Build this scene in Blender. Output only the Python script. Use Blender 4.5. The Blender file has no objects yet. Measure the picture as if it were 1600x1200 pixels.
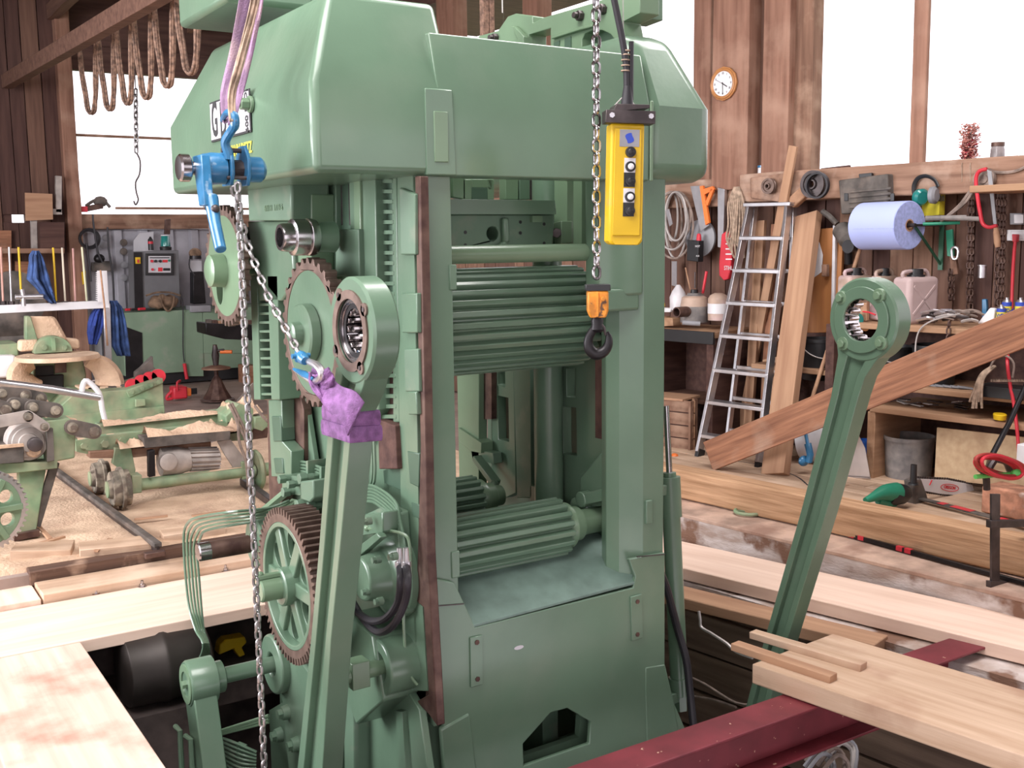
import bpy, bmesh, math, random
from mathutils import Vector, Matrix
from mathutils.geometry import tessellate_polygon
random.seed(7)
S = bpy.context.scene
COL = S.collection
PI = math.pi
def R_(a): return math.radians(a)

# ------------------------------------------------------------ camera
F = 1672.4; YAW = R_(57.187); PITCH = R_(7.613); ROLL = R_(-.704)
CAM = Vector((-1.7716, -3.3051, 1.72))
_f = Vector((math.cos(YAW)*math.cos(PITCH), math.sin(YAW)*math.cos(PITCH), -math.sin(PITCH)))
_r0 = Vector((math.sin(YAW), -math.cos(YAW), 0)); _u0 = _r0.cross(_f)
_r = _r0*math.cos(ROLL) + _u0*math.sin(ROLL); _u = -_r0*math.sin(ROLL) + _u0*math.cos(ROLL)
cd = bpy.data.cameras.new('camera'); cam = bpy.data.objects.new('camera', cd); COL.objects.link(cam)
cam.matrix_world = Matrix(((_r.x, _u.x, -_f.x, CAM.x), (_r.y, _u.y, -_f.y, CAM.y), (_r.z, _u.z, -_f.z, CAM.z), (0, 0, 0, 1)))
cd.sensor_width = 36; cd.lens = F/1600*36; cd.clip_start = .05; cd.clip_end = 300
S.camera = cam

# ------------------------------------------------------------ world, lights, exposure
w = bpy.data.worlds.new('overcast_sky'); S.world = w; w.use_nodes = True
nt = w.node_tree; bg = nt.nodes['Background']
tc = nt.nodes.new('ShaderNodeTexCoord'); sep = nt.nodes.new('ShaderNodeSeparateXYZ'); rp = nt.nodes.new('ShaderNodeValToRGB')
nt.links.new(tc.outputs['Generated'], sep.inputs[0]); nt.links.new(sep.outputs['Z'], rp.inputs[0]); nt.links.new(rp.outputs[0], bg.inputs[0])
rp.color_ramp.elements[0].position = .0; rp.color_ramp.elements[0].color = (1, .93, .985, 1)
rp.color_ramp.elements[1].position = 1; rp.color_ramp.elements[1].color = (1, .93, .975, 1)
bg.inputs[1].default_value = 1.9
S.view_settings.view_transform = 'Standard'; S.view_settings.look = 'None'
S.view_settings.exposure = 0.28; S.view_settings.gamma = 1; S.view_settings.use_curve_mapping = False
def area(name, loc, aim, sx, sy, power, col=(1, 1, 1)):
    l = bpy.data.lights.new(name, 'AREA'); l.shape = 'RECTANGLE'; l.size = sx; l.size_y = sy; l.energy = power; l.color = col
    o = bpy.data.objects.new(name, l); COL.objects.link(o); o.location = loc
    o.rotation_euler = (Vector(aim)-Vector(loc)).to_track_quat('-Z', 'Y').to_euler(); return o
# overhead fills added for the planks; daylight from the open gate on the left
area('plank_fill', (-1.6, -.2, 4.8), (-1.1, 1.2, 0), 2.6, 3.5, 330, (1, .96, .95))
area('plank_fill', (2.6, .2, 4.8), (2.3, .4, 0), 1.4, 3.5, 170, (1, .96, .95))
area('gate_daylight', (-5.8, 3.6, 2.6), (0, 3.2, .8), 4.0, 3.2, 520, (.97, .97, 1))

# ------------------------------------------------------------ pixel rays -> world points on real planes
def ray(U, V): return (_f*F + _r*(U-800) - _u*(V-600)).normalized()
def at(U, V, x=None, y=None, z=None):
    d = ray(U, V)
    if x is not None: t = (x-CAM.x)/d.x
    elif y is not None: t = (y-CAM.y)/d.y
    else: t = (z-CAM.z)/d.z
    return CAM + d*t
WO = Vector((4.95, 2.5, 0)); WD = Vector((-.13, 1, 0)).normalized(); WN = Vector((-WD.y, WD.x, 0))   # right wall: along, into the room
def aw(U, V, d=0):
    r = ray(U, V); t = ((WO+WN*d-CAM).dot(WN))/r.dot(WN); return CAM + r*t
def wp(s, z, d=0): return WO + WD*s + WN*d + Vector((0, 0, z))
def ws(p): q = p-WO; return q.dot(WD), q.z, q.dot(WN)
WM = Matrix(((WD.x, -WN.x, 0, WO.x), (WD.y, -WN.y, 0, WO.y), (0, 0, 1, 0), (0, 0, 0, 1)))  # local x along, -y into room
V3 = Vector

# ------------------------------------------------------------ materials
MATS = {}
def mat(name, col, rough=.6, metal=0, var=.12, nscale=6, col2=None, bump=.0, bscale=40, stretch=None, spots=None, emit=None, coat=0, trans=0, sharp=(.35, .65), det=4, spec=.5):
    m = bpy.data.materials.new(name); m.use_nodes = True; t = m.node_tree; b = t.nodes['Principled BSDF']
    N = t.nodes.new; Lk = t.links.new
    c = N('ShaderNodeTexCoord'); mp = N('ShaderNodeMapping'); Lk(c.outputs['Object'], mp.inputs[0])
    if stretch: mp.inputs['Scale'].default_value = stretch
    n = N('ShaderNodeTexNoise'); n.inputs['Scale'].default_value = nscale; n.inputs['Detail'].default_value = det; Lk(mp.outputs[0], n.inputs['Vector'])
    r = N('ShaderNodeValToRGB'); Lk(n.outputs['Fac'], r.inputs[0])
    c2 = col2 or tuple(max(0, x*(1-var*2)) for x in col); c1 = col if col2 else tuple(min(1, x*(1+var)) for x in col)
    r.color_ramp.elements[0].position = sharp[0]; r.color_ramp.elements[0].color = (*c2, 1)
    r.color_ramp.elements[1].position = sharp[1]; r.color_ramp.elements[1].color = (*c1, 1)
    out = r.outputs[0]
    if spots:
        sc, scale, lo, hi = spots
        n2 = N('ShaderNodeTexNoise'); n2.inputs['Scale'].default_value = scale; n2.inputs['Detail'].default_value = 6; Lk(c.outputs['Object'], n2.inputs['Vector'])
        r2 = N('ShaderNodeValToRGB'); r2.color_ramp.elements[0].position = lo; r2.color_ramp.elements[1].position = hi; Lk(n2.outputs['Fac'], r2.inputs[0])
        mx = N('ShaderNodeMix'); mx.data_type = 'RGBA'; Lk(r2.outputs[0], mx.inputs[0]); Lk(out, mx.inputs[6]); mx.inputs[7].default_value = (*sc, 1); out = mx.outputs[2]
    Lk(out, b.inputs['Base Color'])
    b.inputs['Roughness'].default_value = rough; b.inputs['Metallic'].default_value = metal
    b.inputs['Specular IOR Level'].default_value = spec
    if coat: b.inputs['Coat Weight'].default_value = coat; b.inputs['Coat Roughness'].default_value = .15
    if trans: b.inputs['Transmission Weight'].default_value = trans
    if bump:
        n3 = N('ShaderNodeTexNoise'); n3.inputs['Scale'].default_value = bscale; n3.inputs['Detail'].default_value = 5; Lk(mp.outputs[0], n3.inputs['Vector'])
        bp = N('ShaderNodeBump'); bp.inputs['Strength'].default_value = bump; bp.inputs['Distance'].default_value = .01; Lk(n3.outputs['Fac'], bp.inputs['Height']); Lk(bp.outputs[0], b.inputs['Normal'])
    if emit: b.inputs['Emission Color'].default_value = (*emit[0], 1); b.inputs['Emission Strength'].default_value = emit[1]
    MATS[name] = m; return m
def woodm(name, a, b_, rough=.75, bump=.35, spots=None, ring=2.2, dust=None):
    """grain runs along local X"""
    return mat(name, a, rough, col2=b_, nscale=ring, stretch=(.6, 9, 9), bump=bump, bscale=5, spots=spots or dust, det=7, sharp=(.3, .7), spec=.25)
G = mat('green_enamel', (.124, .205, .138), .30, var=.05, nscale=2.5, bump=.06, bscale=30, coat=.25, spots=((.155, .225, .16), 3.5, .5, .8))
GD = mat('green_enamel_dusty', (.122, .20, .136), .45, var=.06, nscale=4, spots=((.22, .24, .18), 9, .55, .85))
GL = mat('green_enamel_pale', (.165, .255, .16), .32, var=.05, nscale=3, coat=.2)
GO = mat('old_green_paint', (.18, .28, .16), .65, var=.2, nscale=6, spots=((.38, .33, .22), 7, .35, .95))
GB = mat('bench_green_paint', (.20, .29, .20), .55, var=.08, nscale=2, spots=((.3, .3, .25), 4, .6, .8))
RUST = mat('brown_machined_steel', (.15, .09, .07), .5, .45, col2=(.07, .035, .03), nscale=14)
TEETH = mat('brown_gear_steel', (.21, .145, .12), .45, .5, col2=(.12, .08, .065), nscale=20)
STEEL = mat('bright_steel', (.50, .48, .49), .22, 1, var=.08, nscale=10)
GALV = mat('galvanised_chain', (.38, .365, .365), .38, .9, var=.15, nscale=30)
DSTEEL = mat('dark_steel', (.09, .075, .075), .45, .7, var=.2, nscale=12)
BLKS = mat('black_steel', (.02, .018, .02), .4, .5, var=.2)
BROLL = mat('bearing_steel', (.45, .42, .42), .18, 1, var=.05)
BLUE = mat('blue_hoist_paint', (.035, .18, .36), .3, var=.1, nscale=20, coat=.3, spots=((.35, .45, .55), 18, .66, .75))
PURP = mat('purple_webbing', (.24, .11, .28), .85, var=.2, nscale=30, bump=.4, bscale=200)
PURPL = mat('dusty_purple_webbing', (.29, .18, .29), .9, var=.12, nscale=14, bump=.4, bscale=200, spots=((.45, .32, .30), 8, .5, .8))
YEL = mat('yellow_plastic', (.72, .46, .012), .42, var=.06, nscale=5, spots=((.45, .32, .10), 10, .60, .8))
ORG = mat('orange_block_paint', (.75, .28, .03), .5, var=.2, nscale=25, spots=((.12, .06, .03), 30, .6, .64))
BLK = mat('black_plastic', (.018, .018, .02), .4, var=.1)
RUB = mat('black_rubber', (.022, .02, .025), .5, var=.1)
WHT = mat('white_plastic', (.75, .74, .76), .5, var=.04)
GREY = mat('grey_plastic', (.28, .28, .30), .5, var=.08)
ALU = mat('aluminium', (.66, .65, .68), .32, .9, var=.08, nscale=8)
REDB = mat('red_primer', (.17, .024, .034), .5, var=.12, nscale=6, spots=((.55, .35, .25), 35, .70, .74))
RED = mat('red_paint', (.62, .03, .05), .45, var=.08)
ORANGE = mat('orange_plastic', (.85, .20, .04), .45, var=.06)
PAPER = mat('blue_paper', (.43, .50, .86), .9, var=.02, nscale=2)
PAPERC = mat('blue_paper_end', (.36, .42, .74), .95, var=.08, nscale=40)
CLOTH = mat('blue_cloth', (.045, .09, .24), .95, var=.25, nscale=12, bump=.3, bscale=60)
DENIM = mat('dark_blue_cloth', (.03, .06, .28), .95, var=.25, nscale=8, bump=.3, bscale=60)
ROPE = mat('rope', (.42, .31, .23), .95, var=.2, nscale=30)
CABLE = mat('dusty_cable', (.26, .20, .17), .9, var=.2, nscale=18)
BLT = mat('dusty_belt_cable', (.40, .25, .18), .95, col2=(.14, .09, .07), nscale=30, bump=.5, bscale=80)
WD_OLD = woodm('old_brown_wood', (.30, .17, .115), (.14, .075, .05), dust=((.42, .28, .2), 5, .5, .8))
WD_DARK = woodm('dark_wall_wood', (.115, .06, .048), (.06, .03, .026))
WD_EDGE = woodm('dark_edge_wood', (.15, .085, .06), (.07, .04, .03), dust=((.42, .28, .2), 6, .6, .8))
LEDGE = mat('dusty_ledge_top', (.52, .36, .28), .95, var=.2, nscale=5, bump=.6, bscale=30, spots=((.33, .2, .15), 3, .55, .7))
WD_WALL = woodm('wall_board_wood', (.19, .105, .075), (.105, .056, .042))
WD_POST = woodm('sawn_post_wood', (.34, .185, .13), (.19, .095, .065), dust=((.42, .26, .19), 3, .5, .8))
WD_SILL = woodm('dusty_sill_wood', (.38, .23, .16), (.20, .11, .075), dust=((.52, .38, .3), 4, .5, .75))
WD_NEW = woodm('fresh_planed_spruce', (.88, .68, .56), (.74, .53, .42), bump=.1)
WD_NEW2 = woodm('fresh_spruce_stained', (.80, .62, .52), (.66, .47, .38), bump=.1, spots=((.46, .20, .14), 3.0, .50, .72))
WD_SPR = woodm('pale_spruce_board', (.62, .45, .33), (.44, .29, .19), bump=.25, spots=((.36, .21, .14), 2.6, .52, .74))
WD_BEAM = woodm('honey_timber', (.60, .37, .22), (.34, .19, .10), bump=.7, ring=4, spots=((.22, .12, .08), 2, .62, .75))
WD_RED = woodm('reddish_larch', (.42, .20, .115), (.20, .09, .055), bump=.5, ring=4, spots=((.45, .3, .22), 3, .55, .8))
WD_TAN = woodm('tan_board', (.48, .29, .18), (.33, .18, .11), bump=.15)
WD_ORG = woodm('varnished_wood', (.40, .17, .06), (.28, .11, .04), rough=.5, bump=.1)
WD_PLY = woodm('plywood', (.55, .40, .25), (.44, .30, .18), bump=.1, spots=((.3, .17, .1), 2.5, .6, .8))
WD_SHELF = woodm('shelf_wood', (.46, .28, .17), (.30, .17, .10), bump=.2)
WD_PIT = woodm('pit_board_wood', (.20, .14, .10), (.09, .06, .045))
SAW = mat('sawdust', (.74, .54, .38), 1, col2=(.52, .35, .24), nscale=5, bump=.9, bscale=50, spots=((.40, .26, .18), 2.2, .55, .8), det=8)
FLB = woodm('dusty_floor_board', (.56, .39, .27), (.38, .25, .17), rough=.9, spots=((.68, .50, .37), 3, .45, .7))
CONC = mat('stained_concrete', (.66, .60, .58), .9, col2=(.40, .30, .25), nscale=5, stretch=(1, 1, 3), bump=.7, bscale=30, spots=((.22, .12, .08), 4, .52, .60), det=8)
FARFL = mat('far_floor', (.36, .27, .23), .8, var=.15, nscale=3, bump=.2)
TIN = mat('corrugated_sheet', (.40, .39, .43), .5, .2, var=.06)
CAB = mat('grey_cabinet', (.15, .15, .16), .5, var=.05)
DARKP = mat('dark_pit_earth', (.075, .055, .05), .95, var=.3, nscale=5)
BAG = mat('brown_bag', (.22, .14, .09), .95, var=.25, nscale=12, bump=.4)
JERRY = mat('dusty_plastic_canister', (.50, .36, .28), .6, var=.15, nscale=5, spots=((.62, .45, .50), 3, .5, .7))
JERRY2 = mat('clouded_plastic_canister', (.48, .36, .35), .55, var=.08, nscale=3)
BUCKG = mat('cement_stained_bucket', (.30, .27, .25), .8, col2=(.14, .13, .13), nscale=9, det=8)
TEAL = mat('teal_glass', (.02, .22, .20), .15, var=.1, coat=.5)
BRICK = mat('brick_clay', (.50, .24, .15), .9, var=.2, nscale=14, bump=.4, spots=((.5, .38, .32), 10, .6, .75))
GRN = mat('green_plastic', (.02, .22, .13), .4, var=.08)
LGRN = mat('bright_green_plastic', (.12, .55, .12), .4, var=.05)
WIRE = mat('light_wire', (.5, .46, .44), .5, .4, var=.1)
CLOCKW = mat('clock_wood', (.48, .21, .07), .4, var=.12, nscale=10, coat=.3)
STONEW = mat('pale_plastic_sheet', (.62, .60, .62), .35, var=.1)
INK = mat('black_ink', (.01, .01, .012), .6, var=0)
YINK = mat('yellow_ink', (.75, .62, .05), .6, var=0)
RINK = mat('red_ink', (.65, .03, .04), .6, var=0)
BINK = mat('blue_ink', (.03, .07, .45), .6, var=.05)
PLATE = mat('printed_plate_white', (.55, .54, .57), .35, var=.03)
LEAF = mat('green_leaves', (.18, .42, .08), .8, var=.4, nscale=30)
FLOW = mat('dried_flowers', (.55, .22, .18), .95, var=.3, nscale=60)
FLOWR = mat('red_dried_petals', (.6, .06, .10), .95, var=.3, nscale=60)
MOTOR = mat('motor_grey', (.42, .37, .34), .55, .2, var=.12, nscale=10)
GLASSJ = mat('dusty_jar', (.25, .22, .22), .25, var=.15, nscale=12)
WHEELM = mat('dusty_wheel_iron', (.26, .22, .17), .85, var=.3, nscale=14, spots=((.12, .09, .07), 16, .5, .6))
DARKGREY = mat('dark_grey_case', (.10, .085, .075), .7, var=.25, nscale=9, spots=((.22, .17, .14), 6, .5, .8))
def glassmat():
    m = bpy.data.materials.new('window_glass'); m.use_nodes = True; t = m.node_tree; t.nodes.clear()
    o = t.nodes.new('ShaderNodeOutputMaterial'); a = t.nodes.new('ShaderNodeBsdfTransparent'); b = t.nodes.new('ShaderNodeBsdfGlossy'); x = t.nodes.new('ShaderNodeMixShader')
    x.inputs[0].default_value = .05; b.inputs['Roughness'].default_value = .05; t.links.new(a.outputs[0], x.inputs[1]); t.links.new(b.outputs[0], x.inputs[2]); t.links.new(x.outputs[0], o.inputs[0]); return m
GLASS = glassmat()

# ------------------------------------------------------------ mesh builder
class MB:
    def __init__(s): s.v = []; s.f = []
    def add(s, vs, fs, M=None):
        n = len(s.v); s.v += [tuple((M @ Vector(v)) if M else v) for v in vs]; s.f += [tuple(i+n for i in f) for f in fs]; return s
    def box(s, a, b, M=None):
        x0, y0, z0 = [min(p, q) for p, q in zip(a, b)]; x1, y1, z1 = [max(p, q) for p, q in zip(a, b)]
        return s.add([(x0,y0,z0),(x1,y0,z0),(x1,y1,z0),(x0,y1,z0),(x0,y0,z1),(x1,y0,z1),(x1,y1,z1),(x0,y1,z1)],
                     [(0,3,2,1),(4,5,6,7),(0,1,5,4),(1,2,6,5),(2,3,7,6),(3,0,4,7)], M)
    def bar(s, p, q, w, t, up=(0, 0, 1)):
        """box from p to q, width w across, thickness t along up"""
        p = Vector(p); q = Vector(q); M, L = frame(p, q, up); return s.box((0, -w/2, -t/2), (L, w/2, t/2), M)
    def cyl(s, p, q, r0, r1=None, n=20, caps=True):
        r1 = r0 if r1 is None else r1; return s.lathe([(0, r0), ((Vector(q)-Vector(p)).length, r1)], p, Vector(q)-Vector(p), n, caps)
    def lathe(s, prof, o, ax, n=24, caps=True, scale=(1, 1)):
        o = Vector(o); ax = Vector(ax).normalized(); a = ax.orthogonal().normalized(); b = ax.cross(a)
        vs = []; fs = []
        for h, r in prof:
            for k in range(n):
                t = 2*PI*k/n; vs.append(o+ax*h+a*(r*math.cos(t)*scale[0])+b*(r*math.sin(t)*scale[1]))
        for i in range(len(prof)-1):
            for k in range(n):
                k2 = (k+1) % n; fs.append((i*n+k, i*n+k2, (i+1)*n+k2, (i+1)*n+k))
        if caps: fs.append(tuple(range(n-1, -1, -1))); fs.append(tuple((len(prof)-1)*n+k for k in range(n)))
        return s.add(vs, fs)
    def ring(s, o, ax, prof, n=32):
        """closed lathe, prof is a closed loop of (axial, radius)"""
        o = Vector(o); ax = Vector(ax).normalized(); a = ax.orthogonal().normalized(); b = ax.cross(a); vs = []; fs = []; m = len(prof)
        for h, r in prof:
            for k in range(n):
                t = 2*PI*k/n; vs.append(o+ax*h+a*(r*math.cos(t))+b*(r*math.sin(t)))
        for i in range(m):
            j = (i+1) % m
            for k in range(n):
                k2 = (k+1) % n; fs.append((i*n+k, i*n+k2, j*n+k2, j*n+k))
        return s.add(vs, fs)
    def tube(s, pts, r, n=8, close=False, smooth=0, flat=1):
        pts = [Vector(p) for p in pts]
        if smooth:
            if isinstance(r, (list, tuple)): r = [q.x for q in spline([Vector((q, 0, 0)) for q in r], smooth, close)]
            pts = spline(pts, smooth, close)
        m = len(pts); vs = []; fs = []; prev = None
        for i, p in enumerate(pts):
            if close: d = pts[(i+1) % m]-pts[i-1]
            else: d = pts[min(i+1, m-1)]-pts[max(i-1, 0)]
            d = d.normalized() if d.length > 1e-9 else Vector((0, 0, 1))
            if prev is None: a = d.orthogonal().normalized()
            else: a = prev-d*prev.dot(d); a = a.normalized() if a.length > 1e-6 else d.orthogonal().normalized()
            prev = a; b = d.cross(a); rr = r[i] if isinstance(r, (list, tuple)) else r
            for k in range(n):
                t = 2*PI*k/n; vs.append(p+a*(rr*math.cos(t))+b*(rr*math.sin(t)*flat))
        for i in range(m if close else m-1):
            j = (i+1) % m
            for k in range(n):
                k2 = (k+1) % n; fs.append((i*n+k, i*n+k2, j*n+k2, j*n+k))
        if not close: fs.append(tuple(range(n-1, -1, -1))); fs.append(tuple((m-1)*n+k for k in range(n)))
        return s.add(vs, fs)
    def prism(s, outer, N, t, holes=()):
        """outer: 3D points in a plane; extruded by N*t"""
        N = Vector(N).normalized()*t; loops = [[Vector(p) for p in outer]]+[[Vector(p) for p in h] for h in holes]
        flat = [p for l in loops for p in l]; tris = tessellate_polygon(loops); n = len(flat)
        vs = flat+[p+N for p in flat]; fs = [tuple(t_) for t_ in tris]+[tuple(i+n for i in reversed(t_)) for t_ in tris]
        k = 0
        for l in loops:
            m = len(l)
            for i in range(m): a = k+i; b = k+(i+1) % m; fs.append((a, b, b+n, a+n))
            k += m
        return s.add(vs, fs)
    def ell(s, c, rx, ry, rz, n=12, M=None):
        vs = []; fs = []; m = n//2+1
        for i in range(m):
            p = PI*i/(m-1)
            for k in range(n): t = 2*PI*k/n; vs.append((c[0]+rx*math.sin(p)*math.cos(t), c[1]+ry*math.sin(p)*math.sin(t), c[2]+rz*math.cos(p)))
        for i in range(m-1):
            for k in range(n): k2 = (k+1) % n; fs.append((i*n+k, (i+1)*n+k, (i+1)*n+k2, i*n+k2))
        return s.add(vs, fs, M)
    def hexa(s, o, ax, r, h): return s.lathe([(0, r), (h, r)], o, ax, 6)
    def grid(s, fn, nu, nv, thick=None):
        vs = [Vector(fn(i/nu, j/nv)) for j in range(nv+1) for i in range(nu+1)]
        fs = [(j*(nu+1)+i, j*(nu+1)+i+1, (j+1)*(nu+1)+i+1, (j+1)*(nu+1)+i) for j in range(nv) for i in range(nu)]
        return s.add(vs, fs)
def frame(p, q, up=(0, 0, 1)):
    d = Vector(q)-Vector(p); L = d.length; x = d/L; up = Vector(up)
    if abs(x.dot(up.normalized())) > .995: up = Vector((1, 0, 0))
    y = up.cross(x).normalized(); z = x.cross(y)
    return Matrix(((x.x, y.x, z.x, p[0]), (x.y, y.y, z.y, p[1]), (x.z, y.z, z.z, p[2]), (0, 0, 0, 1))), L
def spline(pts, k, close=False):
    n = len(pts); out = []
    g = (lambda i: pts[i % n]) if close else (lambda i: pts[max(0, min(n-1, i))])
    for i in range(n if close else n-1):
        a, b, c, d = g(i-1), g(i), g(i+1), g(i+2)
        for j in range(k):
            t = j/k; out.append(.5*((2*b)+(c-a)*t+(2*a-5*b+4*c-d)*t*t+(3*b-a-3*c+d)*t**3))
    if not close: out.append(pts[-1])
    return out
def finish(me, smooth=35):
    bm = bmesh.new(); bm.from_mesh(me); bmesh.ops.recalc_face_normals(bm, faces=bm.faces); bm.to_mesh(me); bm.free()
    if smooth: me.shade_smooth(); me.set_sharp_from_angle(angle=R_(smooth))
def obj(name, mb, m, parent=None, label=None, bev=0, smooth=35, thick=0, kind=None, local=None, seg=2):
    """link a mesh; geometry is in world space unless local (matrix) is given"""
    me = bpy.data.meshes.new(name); me.from_pydata([tuple(v) for v in mb.v], [], mb.f); me.materials.append(m)
    finish(me, smooth)
    o = bpy.data.objects.new(name, me); COL.objects.link(o)
    M = local or Matrix.Identity(4)
    if parent is not None: o.parent = parent; o.matrix_parent_inverse = pmat(parent).inverted()
    o.matrix_basis = M; o['_m'] = [x for r in M for x in r]
    if thick: k = o.modifiers.new('solid', 'SOLIDIFY'); k.thickness = thick; k.offset = 0
    if bev: k = o.modifiers.new('bevel', 'BEVEL'); k.width = bev; k.segments = seg; k.limit_method = 'ANGLE'; k.angle_limit = R_(42); k.use_clamp_overlap = True
    if label: o['label'] = label
    if kind: o['kind'] = kind
    return o
def pmat(o):
    a = list(o['_m']); return Matrix((a[0:4], a[4:8], a[8:12], a[12:16]))
def thing(name, label, cat, loc=(0, 0, 0), group=None):
    o = bpy.data.objects.new(name, None); COL.objects.link(o); o.empty_display_size = .05
    M = Matrix.Translation(Vector(loc)); o.matrix_basis = M; o['_m'] = [x for r in M for x in r]
    return tag(o, label, cat, group)
def tag(o, label, cat, group=None):
    o['label'] = label; o['category'] = cat
    if group: o['group'] = group
    return o
def struct(name, mb, m, label=None, **k): return obj(name, mb, m, kind='structure', label=label, **k)
def plank(name, p, q, w, t, m, parent=None, up=(0, 0, 1), bev=.003, rough=0, label=None, kind=None, taper=0):
    """board from p to q with its grain along it; slightly uneven"""
    M, L = frame(p, q, up); b = MB(); n = max(1, int(L/.35)) if rough else 1; vs = []; fs = []
    for i in range(n+1):
        x = L*i/n; j = lambda: random.uniform(-rough, rough)
        ww = w*(1-taper*i/n)
        vs += [(x, -ww/2+j(), -t/2+j()*.5), (x, ww/2+j(), -t/2+j()*.5), (x, ww/2+j(), t/2+j()*.5), (x, -ww/2+j(), t/2+j()*.5)]
    for i in range(n):
        a = i*4; c = a+4
        for k in range(4): fs.append((a+k, a+(k+1) % 4, c+(k+1) % 4, c+k))
    fs.append((0, 3, 2, 1)); fs.append((n*4, n*4+1, n*4+2, n*4+3))
    b.add(vs, fs); return obj(name, b, m, parent, bev=bev, local=M, label=label, kind=kind)
def dup(o, parent=None, M=None, name=None):
    c = o.copy(); COL.objects.link(c)
    if parent is not None: c.parent = parent; c.matrix_parent_inverse = pmat(parent).inverted()
    if M is not None: c.matrix_basis = M; c['_m'] = [x for r in M for x in r]
    return c
def text(name, s, size, M, m, parent, bold=0, shear=0, wide=1, ext=.0006, sp=1):
    cu = bpy.data.curves.new(name, 'FONT'); cu.body = s; cu.size = size; cu.align_x = 'CENTER'; cu.align_y = 'CENTER'; cu.extrude = ext; cu.offset = bold; cu.shear = shear; cu.space_character = sp; cu.resolution_u = 3
    t = bpy.data.objects.new(name, cu); COL.objects.link(t); dg = bpy.context.evaluated_depsgraph_get(); dg.update()
    me = bpy.data.meshes.new_from_object(t.evaluated_get(dg)); bpy.data.objects.remove(t)
    me.materials.clear(); me.materials.append(m)
    for v in me.vertices: v.co.x *= wide
    o = bpy.data.objects.new(name, me); COL.objects.link(o); o.parent = parent; o.matrix_parent_inverse = pmat(parent).inverted(); o.matrix_basis = M; o['_m'] = [x for r in M for x in r]; return o
def axes(o, x, y):
    x = Vector(x).normalized(); z = x.cross(Vector(y)).normalized(); y = z.cross(x)
    return Matrix(((x.x, y.x, z.x, o[0]), (x.y, y.y, z.y, o[1]), (x.z, y.z, z.z, o[2]), (0, 0, 0, 1)))
def link_mesh(name, L, W, r, m, n=6):
    b = MB(); h = (L-W)/2; pts = []
    for k in range(7): t = -PI/2+PI*k/6; pts.append(Vector((h+(W/2-r)*math.cos(t), (W/2-r)*math.sin(t), 0)))
    for k in range(7): t = PI/2+PI*k/6; pts.append(Vector((-h+(W/2-r)*math.cos(t), (W/2-r)*math.sin(t), 0)))
    b.tube(pts, r, n, close=True); me = bpy.data.meshes.new(name); me.from_pydata([tuple(v) for v in b.v], [], b.f); me.materials.append(m); finish(me, 60); return me
def chain(name, pts, me, pitch, parent, a0=0.0):
    """links along a polyline, each an object that shares one mesh"""
    pts = [Vector(p) for p in pts]; acc = 0; i = 0; k = 0; out = []
    total = sum((pts[j+1]-pts[j]).length for j in range(len(pts)-1)); n = max(1, int(round(total/pitch)))
    for k in range(n):
        s = (k+.5)*total/n; j = 0
        while j < len(pts)-2 and s > (pts[j+1]-pts[j]).length: s -= (pts[j+1]-pts[j]).length; j += 1
        d = (pts[j+1]-pts[j]).normalized(); p = pts[j]+d*s
        y = Vector((math.cos(YAW+a0), math.sin(YAW+a0), 0)).cross(d)
        y = y.normalized() if y.length > .05 else d.orthogonal().normalized()
        M = axes(p, d, y) @ Matrix.Rotation((k % 2)*PI/2+PI/4*0+.35+random.uniform(-.12, .12), 4, 'X')
        o = bpy.data.objects.new(name, me); COL.objects.link(o); o.matrix_basis = M; o['_m'] = [x for r in M for x in r]
        if parent is not None: o.parent = parent; o.matrix_parent_inverse = pmat(parent).inverted()
        out.append(o)
    return out
def circ(c, a, b, r, n=32, ph=0, ry=None): return [Vector(c)+Vector(a)*(r*math.cos(ph+2*PI*k/n))+Vector(b)*((ry or r)*math.sin(ph+2*PI*k/n)) for k in range(n)]
def gear_outline(c, a, b, ri, ro, n, fill=.5):
    pts = []
    for k in range(n):
        for f_, r in ((-.5, ri), (-.30, ri), (-.14, ro), (.14, ro), (.30, ri)):
            t = 2*PI*(k+f_)/n; pts.append(Vector(c)+Vector(a)*(r*math.cos(t))+Vector(b)*(r*math.sin(t)))
    return pts
X, Y, Z = Vector((1, 0, 0)), Vector((0, 1, 0)), Vector((0, 0, 1))
# ============================================================ THE SETTING
FZ = 0.0; PLZ = -.10                       # hall floor, top of the planks over the pit
PX0, PX1, PY0, PY1 = -1.9, 1.95, -3.2, 2.2  # pit
# pit shell
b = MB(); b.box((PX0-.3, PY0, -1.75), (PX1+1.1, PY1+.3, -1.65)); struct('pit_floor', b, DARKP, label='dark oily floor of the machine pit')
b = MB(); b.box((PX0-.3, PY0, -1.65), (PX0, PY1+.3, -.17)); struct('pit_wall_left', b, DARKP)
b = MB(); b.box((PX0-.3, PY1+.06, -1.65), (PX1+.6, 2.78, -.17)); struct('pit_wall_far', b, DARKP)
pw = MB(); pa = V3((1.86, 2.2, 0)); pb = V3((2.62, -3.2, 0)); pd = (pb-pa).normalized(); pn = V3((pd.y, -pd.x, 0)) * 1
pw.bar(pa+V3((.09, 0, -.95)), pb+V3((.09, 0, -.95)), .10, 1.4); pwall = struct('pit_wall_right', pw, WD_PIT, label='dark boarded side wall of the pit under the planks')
for k in range(6):
    z = -.38-.22*k; q = plank('board', pa+V3((.015, 0, z)), pb+V3((.015, 0, z)), .04, .205, WD_PIT, pwall, bev=.004, rough=.004)
# main floor on the left and at the back
b = MB()
b.box((-7, 2.76, -.4), (2.0, 13.5, -.02)); b.box((-7, -3.2, -.4), (PX0-.3, PY1+.3, -.02))
b.box((2.0, 2.26, -.4), (6.5, 13.5, -.02)); struct('floor', b, FARFL, label='dusty brown hall floor')
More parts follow.
